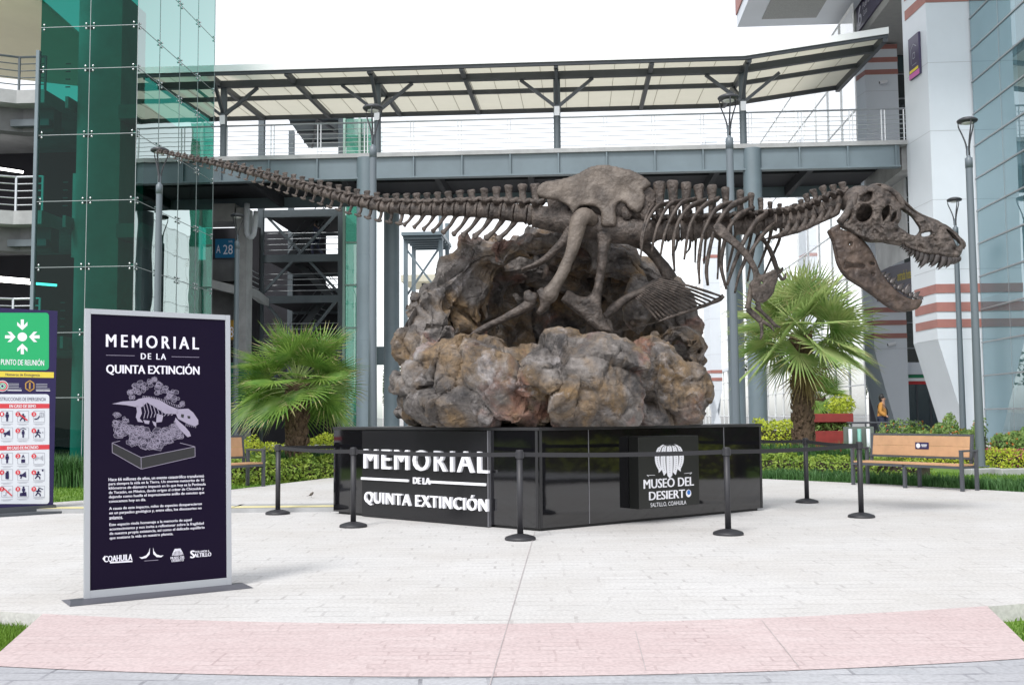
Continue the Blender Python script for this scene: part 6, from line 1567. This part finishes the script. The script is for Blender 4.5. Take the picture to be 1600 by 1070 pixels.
tag(ro, 'huge cracked brown-grey hollow rock lying on the black pedestal', 'rock')
# ------------------------------------------------------------------ the skeleton
hip = W(925, 345, 14.2)
dino = thing('dinosaur_skeleton', 'large brown skeleton of a two-legged dinosaur leaping out of the rock', 'skeleton', (hip.x, hip.y, PH))
SX = [230, 300, 400, 500, 600, 700, 840, 925, 1030, 1130, 1220, 1300, 1340, 1420, 1510]
SYd = [16.6, 16.2, 15.6, 15.1, 14.75, 14.5, 14.3, 14.2, 14.05, 13.9, 13.75, 13.5, 13.35, 13.15, 12.95]
def DY(x): return float(np.interp(x, SX, SYd))
def SP_(x, y, dy=0.0):
    """a point of the skeleton: pixel on the body's own depth, then moved sideways by dy metres towards (-) or away (+)"""
    return W(x, y, DY(x)+dy)
def bone(name, pts, rad, m='bone', n=10, sub=4, jit=.006, js=7, up=(0, 0, 1), parent=None):
    """pts: (x, y, dy) pixels; rad in pixels or pairs"""
    P = [SP_(*p) for p in pts]; k = [1/K(DY(p[0])+p[2]) for p in pts]
    rr = [(r_*q, r_*q) if not isinstance(r_, tuple) else (r_[0]*q, r_[1]*q) for r_, q in zip(rad, k)]
    mb = MB(); mb.tube(P, rr, n=n, sub=sub, up=up)
    o = mb.build(name, m_(m), parent or dino, True, loc=dino.location, jit=jit, jscale=js); return o
tabx = [243, 290, 340, 400, 450, 500, 550, 600, 650, 700, 750, 800, 840]
T_y = [236, 246, 257, 272, 286, 300, 314, 324, 328, 328, 329, 333, 337]
T_r = [2.2, 3.2, 4.2, 5.2, 6, 7, 8, 9.5, 11, 12, 14, 16, 17.5]
T_h = [4, 6, 9, 12, 15, 18, 20, 21, 26, 29, 34, 45, 51]
T_c = [3, 7, 10, 13, 16, 18, 20, 22, 25, 36, 42, 46, 44]
T_w = [2.5, 3, 3.6, 4.2, 5, 5.5, 5.5, 5.5, 6, 6, 6.5, 7, 7.5]
def vertebra(x, y, t2, r_, h, wsp, Lc, tp, lean=0.0, chev=0, cl=0.0, m='bone', prong=1.0, spt=.38, shoe=False):
    Y = DY(x); c = W(x, y, Y); k = 1/K(Y); sx_ = 8; a, b = W(x-sx_*t2[0], y-sx_*t2[1], DY(x-sx_*t2[0])), W(x+sx_*t2[0], y+sx_*t2[1], DY(x+sx_*t2[0]))
    t = (b-a).normalized(); side = t.cross(EZ).normalized(); up = side.cross(t).normalized()
    r = r_*k; H = h*k; L = Lc*k; w_ = wsp*k; mb = MB()
    mb.tube([c-t*L*.5, c-t*L*.44, c-t*L*.2, c+t*L*.2, c+t*L*.44, c+t*L*.5], [r*.9, r*1.02, r*.80, r*.80, r*1.02, r*.9], n=14, up=up)
    # neural arch and spine
    b0 = c+up*r*.5; tip = c+up*H-t*L*lean
    mb.tube([b0, b0+up*(r*.7), b0.lerp(tip, .45), b0.lerp(tip, .72), b0.lerp(tip, .94), tip], [(r*.55, L*.42), (r*.38, L*.34), (r*spt*.62, w_*.82), (r*spt*.75, w_*.86), (r*spt, w_*1.08), (r*spt*.7, w_*.8)], n=10, up=t, sub=2)
    # side wings
    for s_ in (-1, 1):
        d = side*s_; q = c+up*r*.62
        mb.tube([q, q+d*tp*k*.5+up*tp*k*.14, q+d*tp*k+up*tp*k*.18-t*L*.12], [(r*.34, r*.26), (L*.24, r*.16), (L*.14, r*.10)], n=8, up=up, sub=2)
        # joint prongs fore and aft
        for e in (-1, 1):
            q = c+up*r*1.0+d*r*.34
            mb.tube([q, q+t*e*L*.42+up*r*.28*prong, q+t*e*L*.66+up*(r*.52*prong if e > 0 else r*.30)], [(r*.22, r*.26), (r*.2, r*.24), (r*.09, r*.11)], n=7, up=up, sub=2)
    o = mb.build('vertebra', m_(m), dino, True, loc=dino.location, jit=r*.09, jscale=9)
    if chev:
        C_ = chev*k; q = c-up*r*.75-t*L*.45; e = c-up*C_-t*(L*.45+C_*cl); mb = MB()
        mid = q.lerp(e, .5)+t*C_*.06
        if shoe:
            mb.tube([q, mid, e], [(r*.30, r*.34), (r*.24, r*.28), (r*.22, r*.30)], n=8, sub=3, up=t)
            mb.tube([e+t*L*.36+up*r*.05, e, e-t*L*.46+up*r*.12], [(r*.14, r*.16), (r*.22, r*.30), (r*.12, r*.14)], n=8, sub=3, up=up)
        else:
            mb.tube([q+t*L*.1, q, mid, mid.lerp(e, .6), e.lerp(mid, .12), e-t*r*.04], [(r*.26, r*.28), (r*.30, r*.30), (r*.17, r*.22), (r*.16, r*.24), (r*.20, r*.38), (r*.10, r*.20)], n=9, sub=3, up=t)
        mb.build('chevron', m_(m), o, True, loc=dino.location, jit=r*.06, jscale=10)
    return o
# tail, from the hip to the tip
x = 836.0; i = 0
while x > 243:
    ip = lambda T: float(np.interp(x, tabx, T))
    st_ = float(np.interp(x, [243, 300, 400, 500, 600, 700, 780, 840], [8.5, 11, 13, 14.5, 16, 17, 19, 21]))
    y0, y1 = float(np.interp(x-8, tabx, T_y)), float(np.interp(x+8, tabx, T_y)); d = Vector((16, y1-y0)).normalized()
    vertebra(x, ip(T_y), d, ip(T_r), ip(T_h), ip(T_w), st_*.98, ip([3, 4, 5, 6, 8, 9, 11, 13, 16, 18, 22, 26, 30]), lean=.25, chev=ip(T_c) if i > 0 else 0, cl=.55 if x > 640 else .1, shoe=x < 640, spt=.36)
    x -= st_*d.x; i += 1
# sacrum under the hip bone
bone('sacrum', [(834, 338, 0), (870, 343, 0), (920, 352, 0), (970, 360, 0), (1024, 361, 0)], [17.5, 20, 23, 22, 18], n=16)
bone('sacral_spines', [(856, 318, 0), (900, 312, 0), (950, 312, 0), (1000, 318, 0), (1018, 326, 0)], [(9, 20), (14, 30), (16, 34), (13, 30), (8, 20)], n=14, jit=.03)
for x_ in (880, 912, 975, 1005):
    for s_ in (-1, 1): bone('sacral_rib', [(x_, 345, 0), (x_+3, 336, s_*.08), (x_+4, 332, s_*.15)], [(9, 12), (7, 9), (9, 13)], n=9, jit=.01)
# back
dx = [1031, 1052, 1073, 1093, 1113, 1134, 1157, 1174, 1189, 1204, 1218]
dy_ = [361, 361, 360, 359, 358, 357, 354, 352, 350, 348, 346]; dt = [282, 280, 283, 287, 288, 291, 296, 301, 309, 315, 318]
dr = [17.5, 17.5, 17.5, 17, 17, 16.5, 16, 15.5, 15, 14.5, 14]; dw = [9.5, 9, 8.5, 8, 8, 6.5, 6, 5.5, 4.5, 4, 3.5]
for x, y, t_, r_, w__ in zip(dx, dy_, dt, dr, dw):
    vertebra(x, y, (1, -.03), r_, y-t_, w__, 20, 34, lean=.0, spt=.52, prong=.8)
# neck
nx = [1231, 1244, 1257, 1270, 1283, 1296, 1308, 1320]; ny = [346, 344, 341, 336, 330, 324, 319, 316]; nt_ = [322, 318, 311, 300, 292, 288, 287, 284]
for i, (x, y, t_) in enumerate(zip(nx, ny, nt_)):
    q = (ny[min(i+1, 7)]-ny[max(i-1, 0)])/(nx[min(i+1, 7)]-nx[max(i-1, 0)]); d = Vector((1, q)).normalized()
    vertebra(x, y, d, 14.5-i*.2, (y-t_)*1.0, 4.4 if i < 3 else 5.4, 13.5, 34, lean=-.15, spt=.5, prong=1.3)
for s_ in (-1, 1):
    for i in range(7):
        x, y = nx[i], ny[i]
        bone('neck_rib', [(x+3, y+2, s_*.16), (x-1, y+13, s_*.22), (x-12, y+21, s_*.21), (x-26, y+25+i*.4, s_*.18), (x-44, y+30+i, s_*.15)], [(4, 6), (4, 5.5), (2.6, 3.2), (1.6, 1.8), (.6, .6)], n=7, jit=.003)
# hip bones: broad plate either side
def plate(name, outl, holes, Yref, thick, dfun, m, voxel=.02, sub=3, bev=.02, smooth=5, jit=.008, js=6, near=True, parent=None, px=None, relief=None):
    """a curved bone plate: outline and holes in pixels at depth Yref; dfun(x, y) gives how far the plate bulges sideways from the body's midline"""
    k = K(Yref); cell = px or voxel*k
    loops = [np.array(loop_spline(q, sub) if sub > 1 else q, float) for q in [outl]+holes]
    lo, hi = loops[0].min(0)-2*cell, loops[0].max(0)+2*cell
    nx_, ny_ = int((hi[0]-lo[0])/cell)+2, int((hi[1]-lo[1])/cell)+2
    gx, gy = np.meshgrid(lo[0]+np.arange(nx_)*cell, lo[1]+np.arange(ny_)*cell, indexing='ij')
    def sdf(X, Y_):
        P = np.stack([X.ravel(), Y_.ravel()], 1); res = None
        for i, L_ in enumerate(loops):
            A = L_; B = np.roll(L_, -1, 0); d2 = np.full(len(P), 1e18); ins = np.zeros(len(P), bool)
            for a, b in zip(A, B):
                ab = b-a; t = np.clip(((P-a) @ ab)/max(1e-12, ab @ ab), 0, 1); q = a+t[:, None]*ab-P; d2 = np.minimum(d2, (q*q).sum(1))
                c = (a[1] > P[:, 1]) != (b[1] > P[:, 1])
                if abs(b[1]-a[1]) > 1e-12: ins ^= c & (P[:, 0] < (b[0]-a[0])*(P[:, 1]-a[1])/(b[1]-a[1])+a[0])
            d = np.sqrt(d2)*np.where(ins, 1, -1)
            res = d if i == 0 else np.minimum(res, -d)
        return res.reshape(X.shape)
    sd = sdf(gx, gy)
    cc = (sd[:-1, :-1]+sd[1:, :-1]+sd[:-1, 1:]+sd[1:, 1:])/4 > 0
    used = np.zeros(sd.shape, bool); used[:-1, :-1] |= cc; used[1:, :-1] |= cc; used[:-1, 1:] |= cc; used[1:, 1:] |= cc
    full = np.zeros(sd.shape, int); full[:-1, :-1] += cc; full[1:, :-1] += cc; full[:-1, 1:] += cc; full[1:, 1:] += cc
    bnd = used & (full < 4)
    gX, gY = np.gradient(sd, cell); gl_n = np.maximum(1e-6, np.hypot(gX, gY))
    px_ = np.where(bnd, gx-gX/gl_n*sd, gx); py_ = np.where(bnd, gy-gY/gl_n*sd, gy); s2 = np.where(bnd, 0, np.maximum(sd, 0))
    bp = bev*k; h = np.sqrt(np.clip(1-(1-np.minimum(s2/bp, 1))**2, 0, 1))*thick/2
    idx = -np.ones(sd.shape, int); ii = np.argwhere(used); V = []; Fc = []; off = len(ii)
    for n_, (i, j) in enumerate(ii): idx[i, j] = n_
    cam_k = []
    for sg in (-1, 1):
        for i, j in ii:
            x, y = px_[i, j], py_[i, j]; c_ = Vector((x*.021, y*.021, 3+len(name)))
            nz_ = (noise.fractal(c_*js*.5, .9, 2.1, 4)*jit) if h[i, j] > 0 else 0
            rl = relief(x, y)*(h[i, j]/(thick/2)) if relief else 0
            D_ = dfun(x, y); w_ = sg*h[i, j]+(nz_*(1 if sg < 0 else -.5))-(rl if sg < 0 else 0)
            if near: V.append(tuple(W(x, y, Yref-D_+w_)))
            else:
                q0 = W(x, y, Yref-D_); q1 = W(x, y, Yref+D_-w_); V.append(tuple(q0.lerp(q1, .78) if False else Vector((q0.x+(q1.x-q0.x)*.86, q1.y, q0.z+(q1.z-q0.z)*.86))))
    for i, j in np.argwhere(cc):
        q = (idx[i, j], idx[i+1, j], idx[i+1, j+1], idx[i, j+1])
        Fc.append(tuple(q)); Fc.append(tuple(v_+off for v_ in q[::-1]))
    # close the rim by merging the two faces where they meet
    me2 = bpy.data.meshes.new(name); me2.from_pydata(V, [], Fc)
    import bmesh
    bm = bmesh.new(); bm.from_mesh(me2); bmesh.ops.remove_doubles(bm, verts=bm.verts, dist=.0012)
    for _ in range(smooth): bmesh.ops.smooth_vert(bm, verts=bm.verts, factor=.35, use_axis_x=True, use_axis_y=True, use_axis_z=True)
    bm.to_mesh(me2); bm.free()
    me2.transform(Matrix.Translation(-Vector(dino.location)))
    return link(name, me2, m_(m), parent or dino, True)
def c2(pts): return [(800+x*.2, 240+y*.2) for x, y in pts]
ili = c2([(188, 300), (205, 250), (260, 215), (340, 203), (430, 185), (520, 150), (580, 115), (640, 92), (730, 84), (800, 95), (870, 112), (920, 122), (985, 150), (1045, 188), (1085, 225), (1083, 262), (1045, 285), (1030, 300), (1048, 330), (1038, 395), (1002, 468), (955, 462), (910, 435), (878, 392), (838, 385), (815, 430), (822, 500), (818, 568), (755, 578), (690, 566), (694, 500), (682, 445), (640, 418), (580, 410), (535, 420), (503, 460), (488, 515), (468, 470), (430, 412), (350, 372), (260, 356), (205, 338)])
def ilD(x, y):
    u = (x-925)/85; v = (y-300)/60
    return .17+.10*max(0, v)+.07*(u*u)-.03*max(0, -v)
for nr_ in (True, False):
    plate('hip_blade', ili, [], 14.2, .10, ilD, 'bone_pale', .02, 2, .07, 3, .028, 4, nr_)
def c6(pts): return [(850+x*.1875, 330+y*.1875) for x, y in pts]
pub = c6([(430, 165), (520, 135), (600, 140), (612, 190), (575, 240), (545, 330), (538, 430), (515, 520), (495, 620), (482, 740), (492, 850), (530, 930), (585, 1012), (540, 1022), (470, 1015), (390, 955), (280, 862), (190, 790), (138, 742), (165, 700), (200, 655), (265, 688), (330, 712), (378, 692), (408, 640), (428, 520), (440, 400), (442, 290), (425, 220)])
plate('pubis', pub, [], 14.15, .15, lambda x, y: .08, 'bone', .02, 2, .085, 2, .03, 5)
bone('ischium', [(898, 346, -.12), (888, 368, -.1), (870, 388, -.06), (846, 408, -.02), (815, 421, 0)], [(8, 14), (7, 10), (6, 6.5), (4.5, 4.5), (2, 2)])
bone('ischium', [(898, 346, .16), (888, 370, .12), (870, 390, .06), (846, 410, .03), (815, 423, .02)], [(8, 14), (7, 10), (6, 6.5), (4.5, 4.5), (2, 2)])
# near leg
bone('thigh_bone', [(927, 346, -.16), (915, 337, -.30), (905, 345, -.36), (900, 366, -.38), (893, 392, -.42), (882, 420, -.46), (868, 446, -.50), (858, 461, -.52), (850, 471, -.53)], [10, 13, (14, 14), (12, 12.5), (10, 10), (8.5, 9), (9.5, 10), (12, 14), (9, 9)], n=14, m='bone_pale', jit=.01)
bone('knee_joint', [(842, 452, -.55), (850, 462, -.54), (851, 478, -.52), (840, 490, -.5)], [5, 9, 8, 4], n=10)
bone('shin_bone', [(823, 455, -.52), (828, 466, -.52), (835, 468, -.50), (815, 483, -.50), (790, 496, -.46), (765, 508, -.40), (748, 517, -.36), (738, 522, -.34)], [(4, 5), (8, 10), (9, 10), (7, 8), (5.5, 6), (5, 5), (5.5, 5.5), (3, 3)], n=12)
bone('splint_bone', [(832, 476, -.40), (810, 490, -.40), (780, 505, -.36), (745, 522, -.32)], [3.5, 2.4, 2, 2.2], n=8)
for i, (ex, ey) in enumerate(((728, 528), (736, 533), (745, 531))):
    bone('toe', [(744, 519, -.34), (738, 523, -.35-.03*i), (ex, ey, -.38-.04*i)], [3.2, 2.6, 1.2], n=7)
# far leg
bone('thigh_bone', [(965, 362, .2), (985, 372, .34), (1010, 386, .40), (1030, 408, .42), (1042, 425, .42), (1048, 436, .42)], [10, 11, 9.5, 8.5, 10.5, 11], n=12, m='bone')
bone('shin_bone', [(1040, 436, .40), (1022, 445, .38), (1000, 457, .34), (980, 466, .30), (960, 481, .24), (944, 497, .20)], [8, 7.5, 6.5, 6.5, 7.5, 6], n=12, m='bone')
bone('foot_bone', [(944, 497, .2), (952, 506, .18), (956, 520, .16)], [5, 4.5, 4], n=9)
# ribs
ribs = [([(1021, 321), (1014, 331), (1008, 346), (1003, 368), (1001, 390)], 2.3), ([(1043, 318), (1026, 324), (1012, 345), (1005, 370), (1001, 402)], 2.4), ([(1066, 314), (1046, 320), (1032, 342), (1023, 368), (1018, 397)], 2.4),
 ([(1085, 312), (1064, 318), (1047, 344), (1037, 372), (1032, 400)], 2.5), ([(1101, 314), (1079, 323), (1063, 341), (1054, 365), (1052, 393), (1054, 424)], 2.8), ([(1122, 311), (1101, 321), (1084, 340), (1075, 365), (1069, 406)], 2.8),
 ([(1141, 318), (1121, 326), (1107, 345), (1097, 372), (1092, 409), (1093, 444)], 2.9), ([(1165, 312), (1143, 322), (1124, 344), (1113, 372), (1104, 417), (1106, 446)], 3.2), ([(1175, 327), (1154, 337), (1139, 357), (1131, 382), (1127, 417), (1135, 452)], 3.2),
 ([(1202, 332), (1182, 346), (1165, 372), (1149, 408), (1136, 446)], 3.4), ([(1213, 347), (1194, 364), (1173, 393), (1156, 426), (1148, 458)], 2.6)]
for pts, r_ in ribs:
    r_ *= 1.4
    n = len(pts); dd = [-.04]+[-.30, -.50, -.56, -.52, -.46][:n-1]
    bone('rib', [(x, y, d) for (x, y), d in zip(pts, dd)], [(r_*.9, r_*1.6), (r_*.9, r_*1.9), (r_*.75, r_*1.35), (r_*.7, r_*.95), (r_*.7, r_*.8), (r_*.45, r_*.5)][:n-1]+[(r_*.45, r_*.45)], n=9, sub=4, jit=.004, up=(0, -1, 0.3))
far = [([(1062, 330), (1060, 352), (1057, 384), (1050, 398)], 1.9), ([(1080, 330), (1079, 355), (1078, 385), (1072, 396)], 1.9), ([(1095, 330), (1090, 355), (1087, 380), (1086, 410)], 2.0), ([(1112, 332), (1106, 355), (1102, 380), (1100, 412)], 2.0), ([(1132, 332), (1127, 355), (1124, 385), (1121, 436)], 2.2),
 ([(1156, 334), (1150, 358), (1145, 388), (1136, 425)], 2.3), ([(1178, 340), (1174, 365), (1168, 392), (1158, 418)], 2.3), ([(1190, 342), (1184, 366), (1176, 396), (1168, 440)], 2.3), ([(1206, 352), (1202, 374), (1194, 396), (1185, 418)], 2.2), ([(1221, 350), (1218, 374), (1206, 402), (1194, 428)], 2.0)]
for pts, r_ in far:
    r_ *= 1.35
    bone('rib', [(x, y, d) for (x, y), d in zip(pts, (.04, .42, .55, .46))], [(r_, r_*1.5), (r_*.8, r_*1.3), (r_*.8, r_*1.1), (r_*.5, r_*.5)], n=8, sub=4, jit=.004, up=(0, 1, .3))
# belly ribs
S0, S1, E0, E1_ = (984, 574), (762, 722), (1490, 714), (962, 916)
S0, S1, E0, E1_ = c6([(960, 566), (765, 722), (1488, 712), (955, 914)])
NB = 15
for i in range(NB):
    f = i/(NB-1); s_ = (S0[0]+(S1[0]-S0[0])*f, S0[1]+(S1[1]-S0[1])*f); e = (E0[0]+(E1_[0]-E0[0])*f**.85, E0[1]+(E1_[1]-E0[1])*f**.85)
    m_x, m_y = (s_[0]+e[0])/2, (s_[1]+e[1])/2-2.5
    bone('belly_rib', [(s_[0], s_[1], -.20), (m_x, m_y, -.24+.012*i), (e[0], e[1], -.02)], [1.0, 2.1, 1.6], n=7, jit=.004)
    if i % 2 == 0: bone('belly_rib', [(s_[0]+8, s_[1]-4, .26), (m_x+3, m_y+2, .20), (e[0], e[1], -.0)], [.9, 1.7, 1.4], n=6, jit=.003, sub=3)
bone('belly_keel', [(1131, 462, -.02), (1120, 470, -.02), (1080, 484, -.02), (1050, 494, -.02), (1028, 503, -.02)], [(3, 4), (3, 4), (2.4, 3), (2.2, 2.6), (1.5, 1.6)], n=8, jit=.014, js=14)
bone('support_wire', [(955, 520, -.08), (990, 513, -.05), (1028, 503, -.02)], [.35, .35, .35], n=5, jit=0, sub=2)
# shoulder girdles and arms
def c7(pts): return [(1100+x*.3177, 330+y*.3177) for x, y in pts]
sca = c7([(45, 72), (70, 55), (105, 78), (140, 118), (190, 165), (235, 222), (268, 285), (280, 312), (330, 292), (352, 285), (368, 320), (350, 372), (345, 398), (322, 430), (290, 452), (255, 448), (235, 420), (232, 385), (222, 355), (240, 335), (238, 300), (218, 258), (170, 200), (120, 158), (70, 125), (48, 100)])
hol = c7([(278, 352), (284, 346), (288, 354), (281, 362)])
plate('shoulder_blade', sca, [hol], 13.75, .06, lambda x, y: .60-.16*max(0, (x-1150)/70), 'bone', .012, 2, .03, 1, .014, 7)
plate('shoulder_blade', [(x+2, y-16) for x, y in c7([(255, 140), (285, 150), (320, 195), (350, 250), (370, 310), (378, 330), (390, 315), (396, 330), (385, 350), (365, 360), (352, 340), (330, 270), (300, 205), (262, 165)])], [], 13.75, .06, lambda x, y: .5-.1*max(0, (x-1180)/40), 'bone', .012, 2, .03, 1, .014, 7, near=False)
def armb(nm, pts, rad, dd, m='bone', par=None): return bone(nm, [(x, y, d) for (x, y), d in zip(c7(pts), dd)], rad, n=9, jit=.004, m=m)
armb('upper_arm_bone', [(238, 365), (232, 395), (222, 440), (214, 480)], [(5, 6.5), (4.5, 5.5), (4, 4), (5.5, 5)], [-.5, -.52, -.52, -.5], 'bone_pale')
armb('forearm_bone', [(212, 482), (245, 515), (278, 545)], [4, 3, 3.4], [-.5, -.48, -.46]); armb('forearm_bone', [(222, 478), (255, 505), (288, 540)], [3, 2.2, 2.6], [-.46, -.45, -.44])
armb('claw', [(278, 545), (284, 575), (283, 610), (276, 632)], [3.2, 2.8, 2.6, .8], [-.46, -.46, -.46, -.46]); armb('claw', [(284, 540), (310, 555), (332, 570), (345, 592)], [3, 2.5, 2.3, .7], [-.45, -.44, -.43, -.43])
armb('upper_arm_bone', [(262, 450), (270, 470), (262, 485)], [4, 3.6, 4], [.45, .42, .40]); armb('forearm_bone', [(255, 470), (295, 505), (330, 540)], [3.6, 2.8, 3.2], [.40, .38, .35])
armb('claw', [(330, 540), (350, 560), (378, 572)], [3, 2.6, .8], [.35, .33, .33]); armb('claw', [(328, 538), (340, 552), (352, 580)], [2.6, 2.2, .7], [.34, .33, .33])
armb('wishbone', [(372, 318), (385, 335), (398, 325), (402, 305)], [2.6, 2.6, 2.2, 1], [.2, .1, .1, .12])
# ------------------------------------------------------------------ skull
def c4(pts): return [(1260+x*.2149, 270+y*.215) for x, y in pts]
Q = [(285, 225), (318, 180), (352, 158), (395, 135), (440, 105), (490, 88), (545, 98), (600, 125), (642, 152), (682, 198), (730, 243), (790, 288), (862, 322), (940, 352), (1005, 382), (1055, 420), (1102, 462), (1136, 500), (1142, 540), (1128, 588), (1100, 622), (1060, 622), (1000, 608), (920, 598), (850, 584), (780, 562), (735, 545), (695, 512), (640, 500), (560, 497), (500, 503), (440, 492), (380, 462), (330, 425), (270, 398), (240, 378), (248, 362), (292, 350), (322, 318), (312, 270)]
H_lat = [(378, 268), (412, 232), (462, 240), (478, 285), (455, 335), (412, 358), (375, 345), (362, 310)]
H_up = [(392, 196), (432, 152), (476, 142), (468, 192), (425, 212)]
H_orb = [(560, 262), (596, 236), (606, 268), (592, 306), (560, 352), (542, 340), (545, 300)]
H_lac = [(632, 296), (652, 290), (648, 326), (628, 352), (612, 356), (620, 325)]
H_ant = [(690, 262), (735, 288), (772, 322), (800, 362), (826, 402), (822, 432), (792, 456), (762, 458), (722, 424), (676, 396), (668, 372), (688, 338), (692, 300)]
H_max = [(836, 446), (870, 432), (906, 428), (902, 452), (868, 462), (842, 462)]
H_nar = [(1012, 408), (1050, 434), (1086, 468), (1112, 506), (1110, 530), (1094, 530), (1078, 500), (1050, 452)]
H_tri = [(786, 318), (812, 340), (858, 378), (880, 402), (862, 412), (832, 396), (806, 352)]
tx = [c4([p])[0] for p in Q[:19]]
def topy(x): return float(np.interp(x, [p[0] for p in tx], [p[1] for p in tx]))
def skW(x): return float(np.interp(x, [1312, 1340, 1370, 1400, 1425, 1450, 1480, 1498, 1506], [.26, .33, .34, .28, .20, .165, .13, .08, .03]))
def skD(x, y): s_ = min(1, max(0, (y-topy(x))/34)); return skW(x)*(.50+.50*s_**.7)
skull = thing('skull', None, None, (0, 0, 0)); skull.parent = dino
SKY = 13.2
dl = Vector(dino.location)
for nr_ in (True, False):
    plate('skull_side', c4(Q), [c4(h) for h in ((H_lat, H_up, H_orb, H_lac, H_ant, H_max, H_nar) if nr_ else (H_ant, H_max, H_nar))], SKY, .10, skD, 'bone', .0135, 2, .036, 1, .044, 11, nr_, skull, px=1.15)
def sk_tube(nm, pts, rad, mm='bone', n=10, sub=3, jit=.006, up=(0, 0, 1)):
    P = [W(x, y, SKY+d) for x, y, d in pts]; k = 1/K(SKY); rr = [(a*k, b*k) if True else 0 for a, b in [(r_ if isinstance(r_, tuple) else (r_, r_)) for r_ in rad]]
    mb = MB(); mb.tube(P, rr, n=n, sub=sub, up=up); return mb.build(nm, m_(mm), skull, True, loc=dino.location, jit=jit, jscale=12)
rp = [c4([p])[0] for p in Q[2:19]]
sk_tube('skull_roof', [(x, y+3.5, 0) for x, y in rp], [(skW(x)*.52*K(SKY), 4.5) for x, y in rp], n=14, sub=2, jit=.010)
sk_tube('brain_case', [(1322, 316, 0), (1338, 314, 0), (1360, 312, 0), (1384, 318, 0)], [(16, 14), (22, 24), (20, 20), (10, 8)], n=14, jit=.016)
sk_tube('palate', [(1345, 352, 0), (1370, 360, 0), (1400, 366, 0), (1430, 374, 0), (1480, 388, 0)], [(20, 4), (18, 5), (16, 5), (14, 5), (8, 5)], n=12, jit=.012)
for s_ in (-1, 1):
    sk_tube('cheek_bar', [(1318, 350, s_*.30), (1345, 362, s_*.32), (1375, 372, s_*.31), (1408, 380, s_*.26)], [(4, 5), (4, 8), (4, 7), (3, 5)], n=9, jit=.01)
    sk_tube('eye_bar', [(1366, 300, s_*.22), (1371, 322, s_*.27), (1375, 350, s_*.31), (1380, 366, s_*.30)], [(5, 8), (4, 6), (4, 6), (4, 8)], n=9, jit=.01)
    sk_tube('brow_ridge', [(1376, 292, s_*.18), (1392, 299, s_*.2), (1404, 310, s_*.2), (1412, 326, s_*.2)], [(5, 5), (6, 5), (5, 5), (3, 4)], n=9, jit=.012)
    sk_tube('quadrate', [(1312, 348, s_*.30), (1322, 335, s_*.30), (1332, 318, s_*.28), (1338, 304, s_*.22)], [(7, 6), (6, 6), (5, 7), (4, 5)], n=9, jit=.01)
def tooth(root, tip, bend, r_, D0, par, grp):
    (x0, y0), (x1, y1) = c4([root, tip]); k = 1/K(SKY); mx, my = (x0+x1)/2+bend*.215, (y0+y1)/2
    P = [W(x0, y0, SKY+D0), W(mx, my, SKY+D0*1.0), W(x1, y1, SKY+D0*.98)]; mb = MB()
    mb.tube(P, [(r_*k*.8, r_*k), (r_*k*.62, r_*k*.78), (.1*k, .1*k)], n=8, sub=3, up=(1, 0, 0)); mb.build('tooth', m_('tooth'), par, True, loc=dino.location)
up_t = [((704, 520), (690, 556), 3), ((722, 535), (716, 572), 3.2), ((745, 545), (732, 590), 3.4), ((772, 556), (746, 614), 4.2), ((800, 566), (786, 632), 4.2), ((838, 576), (800, 660), 5.2), ((872, 582), (822, 700), 6.0), ((908, 590), (872, 664), 5.4), ((950, 598), (900, 690), 6.0), ((1000, 604), (955, 708), 6.2), ((1034, 612), (1012, 696), 5.2), ((1065, 616), (1036, 672), 4.4), ((1090, 618), (1060, 668), 4.4), ((1108, 612), (1088, 655), 3.8)]
for s_ in (-1, 1):
    for a, b, r_ in up_t:
        px_ = c4([a])[0][0]; o_ = (0, 0) if s_ < 0 else (-7, -9); tooth((a[0]+o_[0], a[1]+o_[1]), (b[0]+o_[0]*2, b[1]+o_[1]), 14, r_*.95, s_*skW(px_)*.93, skull, 0)
jaw = thing('lower_jaw', None, None, (0, 0, 0)); jaw.parent = dino
Jo = [(162, 425), (180, 402), (205, 385), (240, 372), (250, 408), (300, 422), (340, 432), (400, 475), (450, 530), (485, 585), (510, 640), (535, 700), (572, 765), (620, 822), (680, 872), (740, 908), (800, 918), (840, 918), (840, 950), (805, 990), (745, 1008), (685, 1012), (632, 996), (570, 956), (490, 892), (392, 822), (310, 770), (258, 710), (226, 640), (210, 560), (195, 490)]
Jh = [[(312, 515), (322, 506), (332, 516), (328, 528), (316, 526)], [(276, 690), (282, 655), (340, 668), (420, 672), (416, 690), (330, 684), (290, 698)], [(478, 735), (488, 730), (492, 740), (482, 744)], [(462, 655), (490, 652), (492, 668), (470, 668)]]
def jw(x): return float(np.interp(x, [1294, 1310, 1340, 1380, 1410, 1430, 1442], [.30, .31, .29, .20, .13, .08, .04]))
for nr_ in (True, False):
    plate('jaw_side', c4(Jo), [c4(h) for h in (Jh if nr_ else Jh[:1])], SKY, .075, lambda x, y: jw(x), 'bone_brown', .0135, 2, .045, 1, .022, 8, nr_, jaw, px=1.3)
lo_t = [((552, 742), (572, 722), 2.6), ((572, 762), (604, 732), 3.4), ((590, 782), (612, 758), 3.0), ((612, 806), (655, 758), 4.6), ((640, 832), (652, 806), 3.2), ((668, 852), (702, 803), 5.0), ((700, 870), (728, 838), 3.6), ((722, 886), (746, 804), 4.6), ((752, 900), (770, 868), 3.4), ((782, 912), (818, 862), 4.8), ((806, 920), (830, 898), 4.0), ((826, 926), (842, 902), 3.6)]
for s_ in (-1, 1):
    for a, b, r_ in lo_t:
        px_ = c4([a])[0][0]; o_ = (0, 0) if s_ < 0 else (12, -4); tooth((a[0]+o_[0], a[1]+o_[1]), (b[0]+o_[0], b[1]+o_[1]), -8, r_*.9, s_*jw(px_)*.92, jaw, 0)
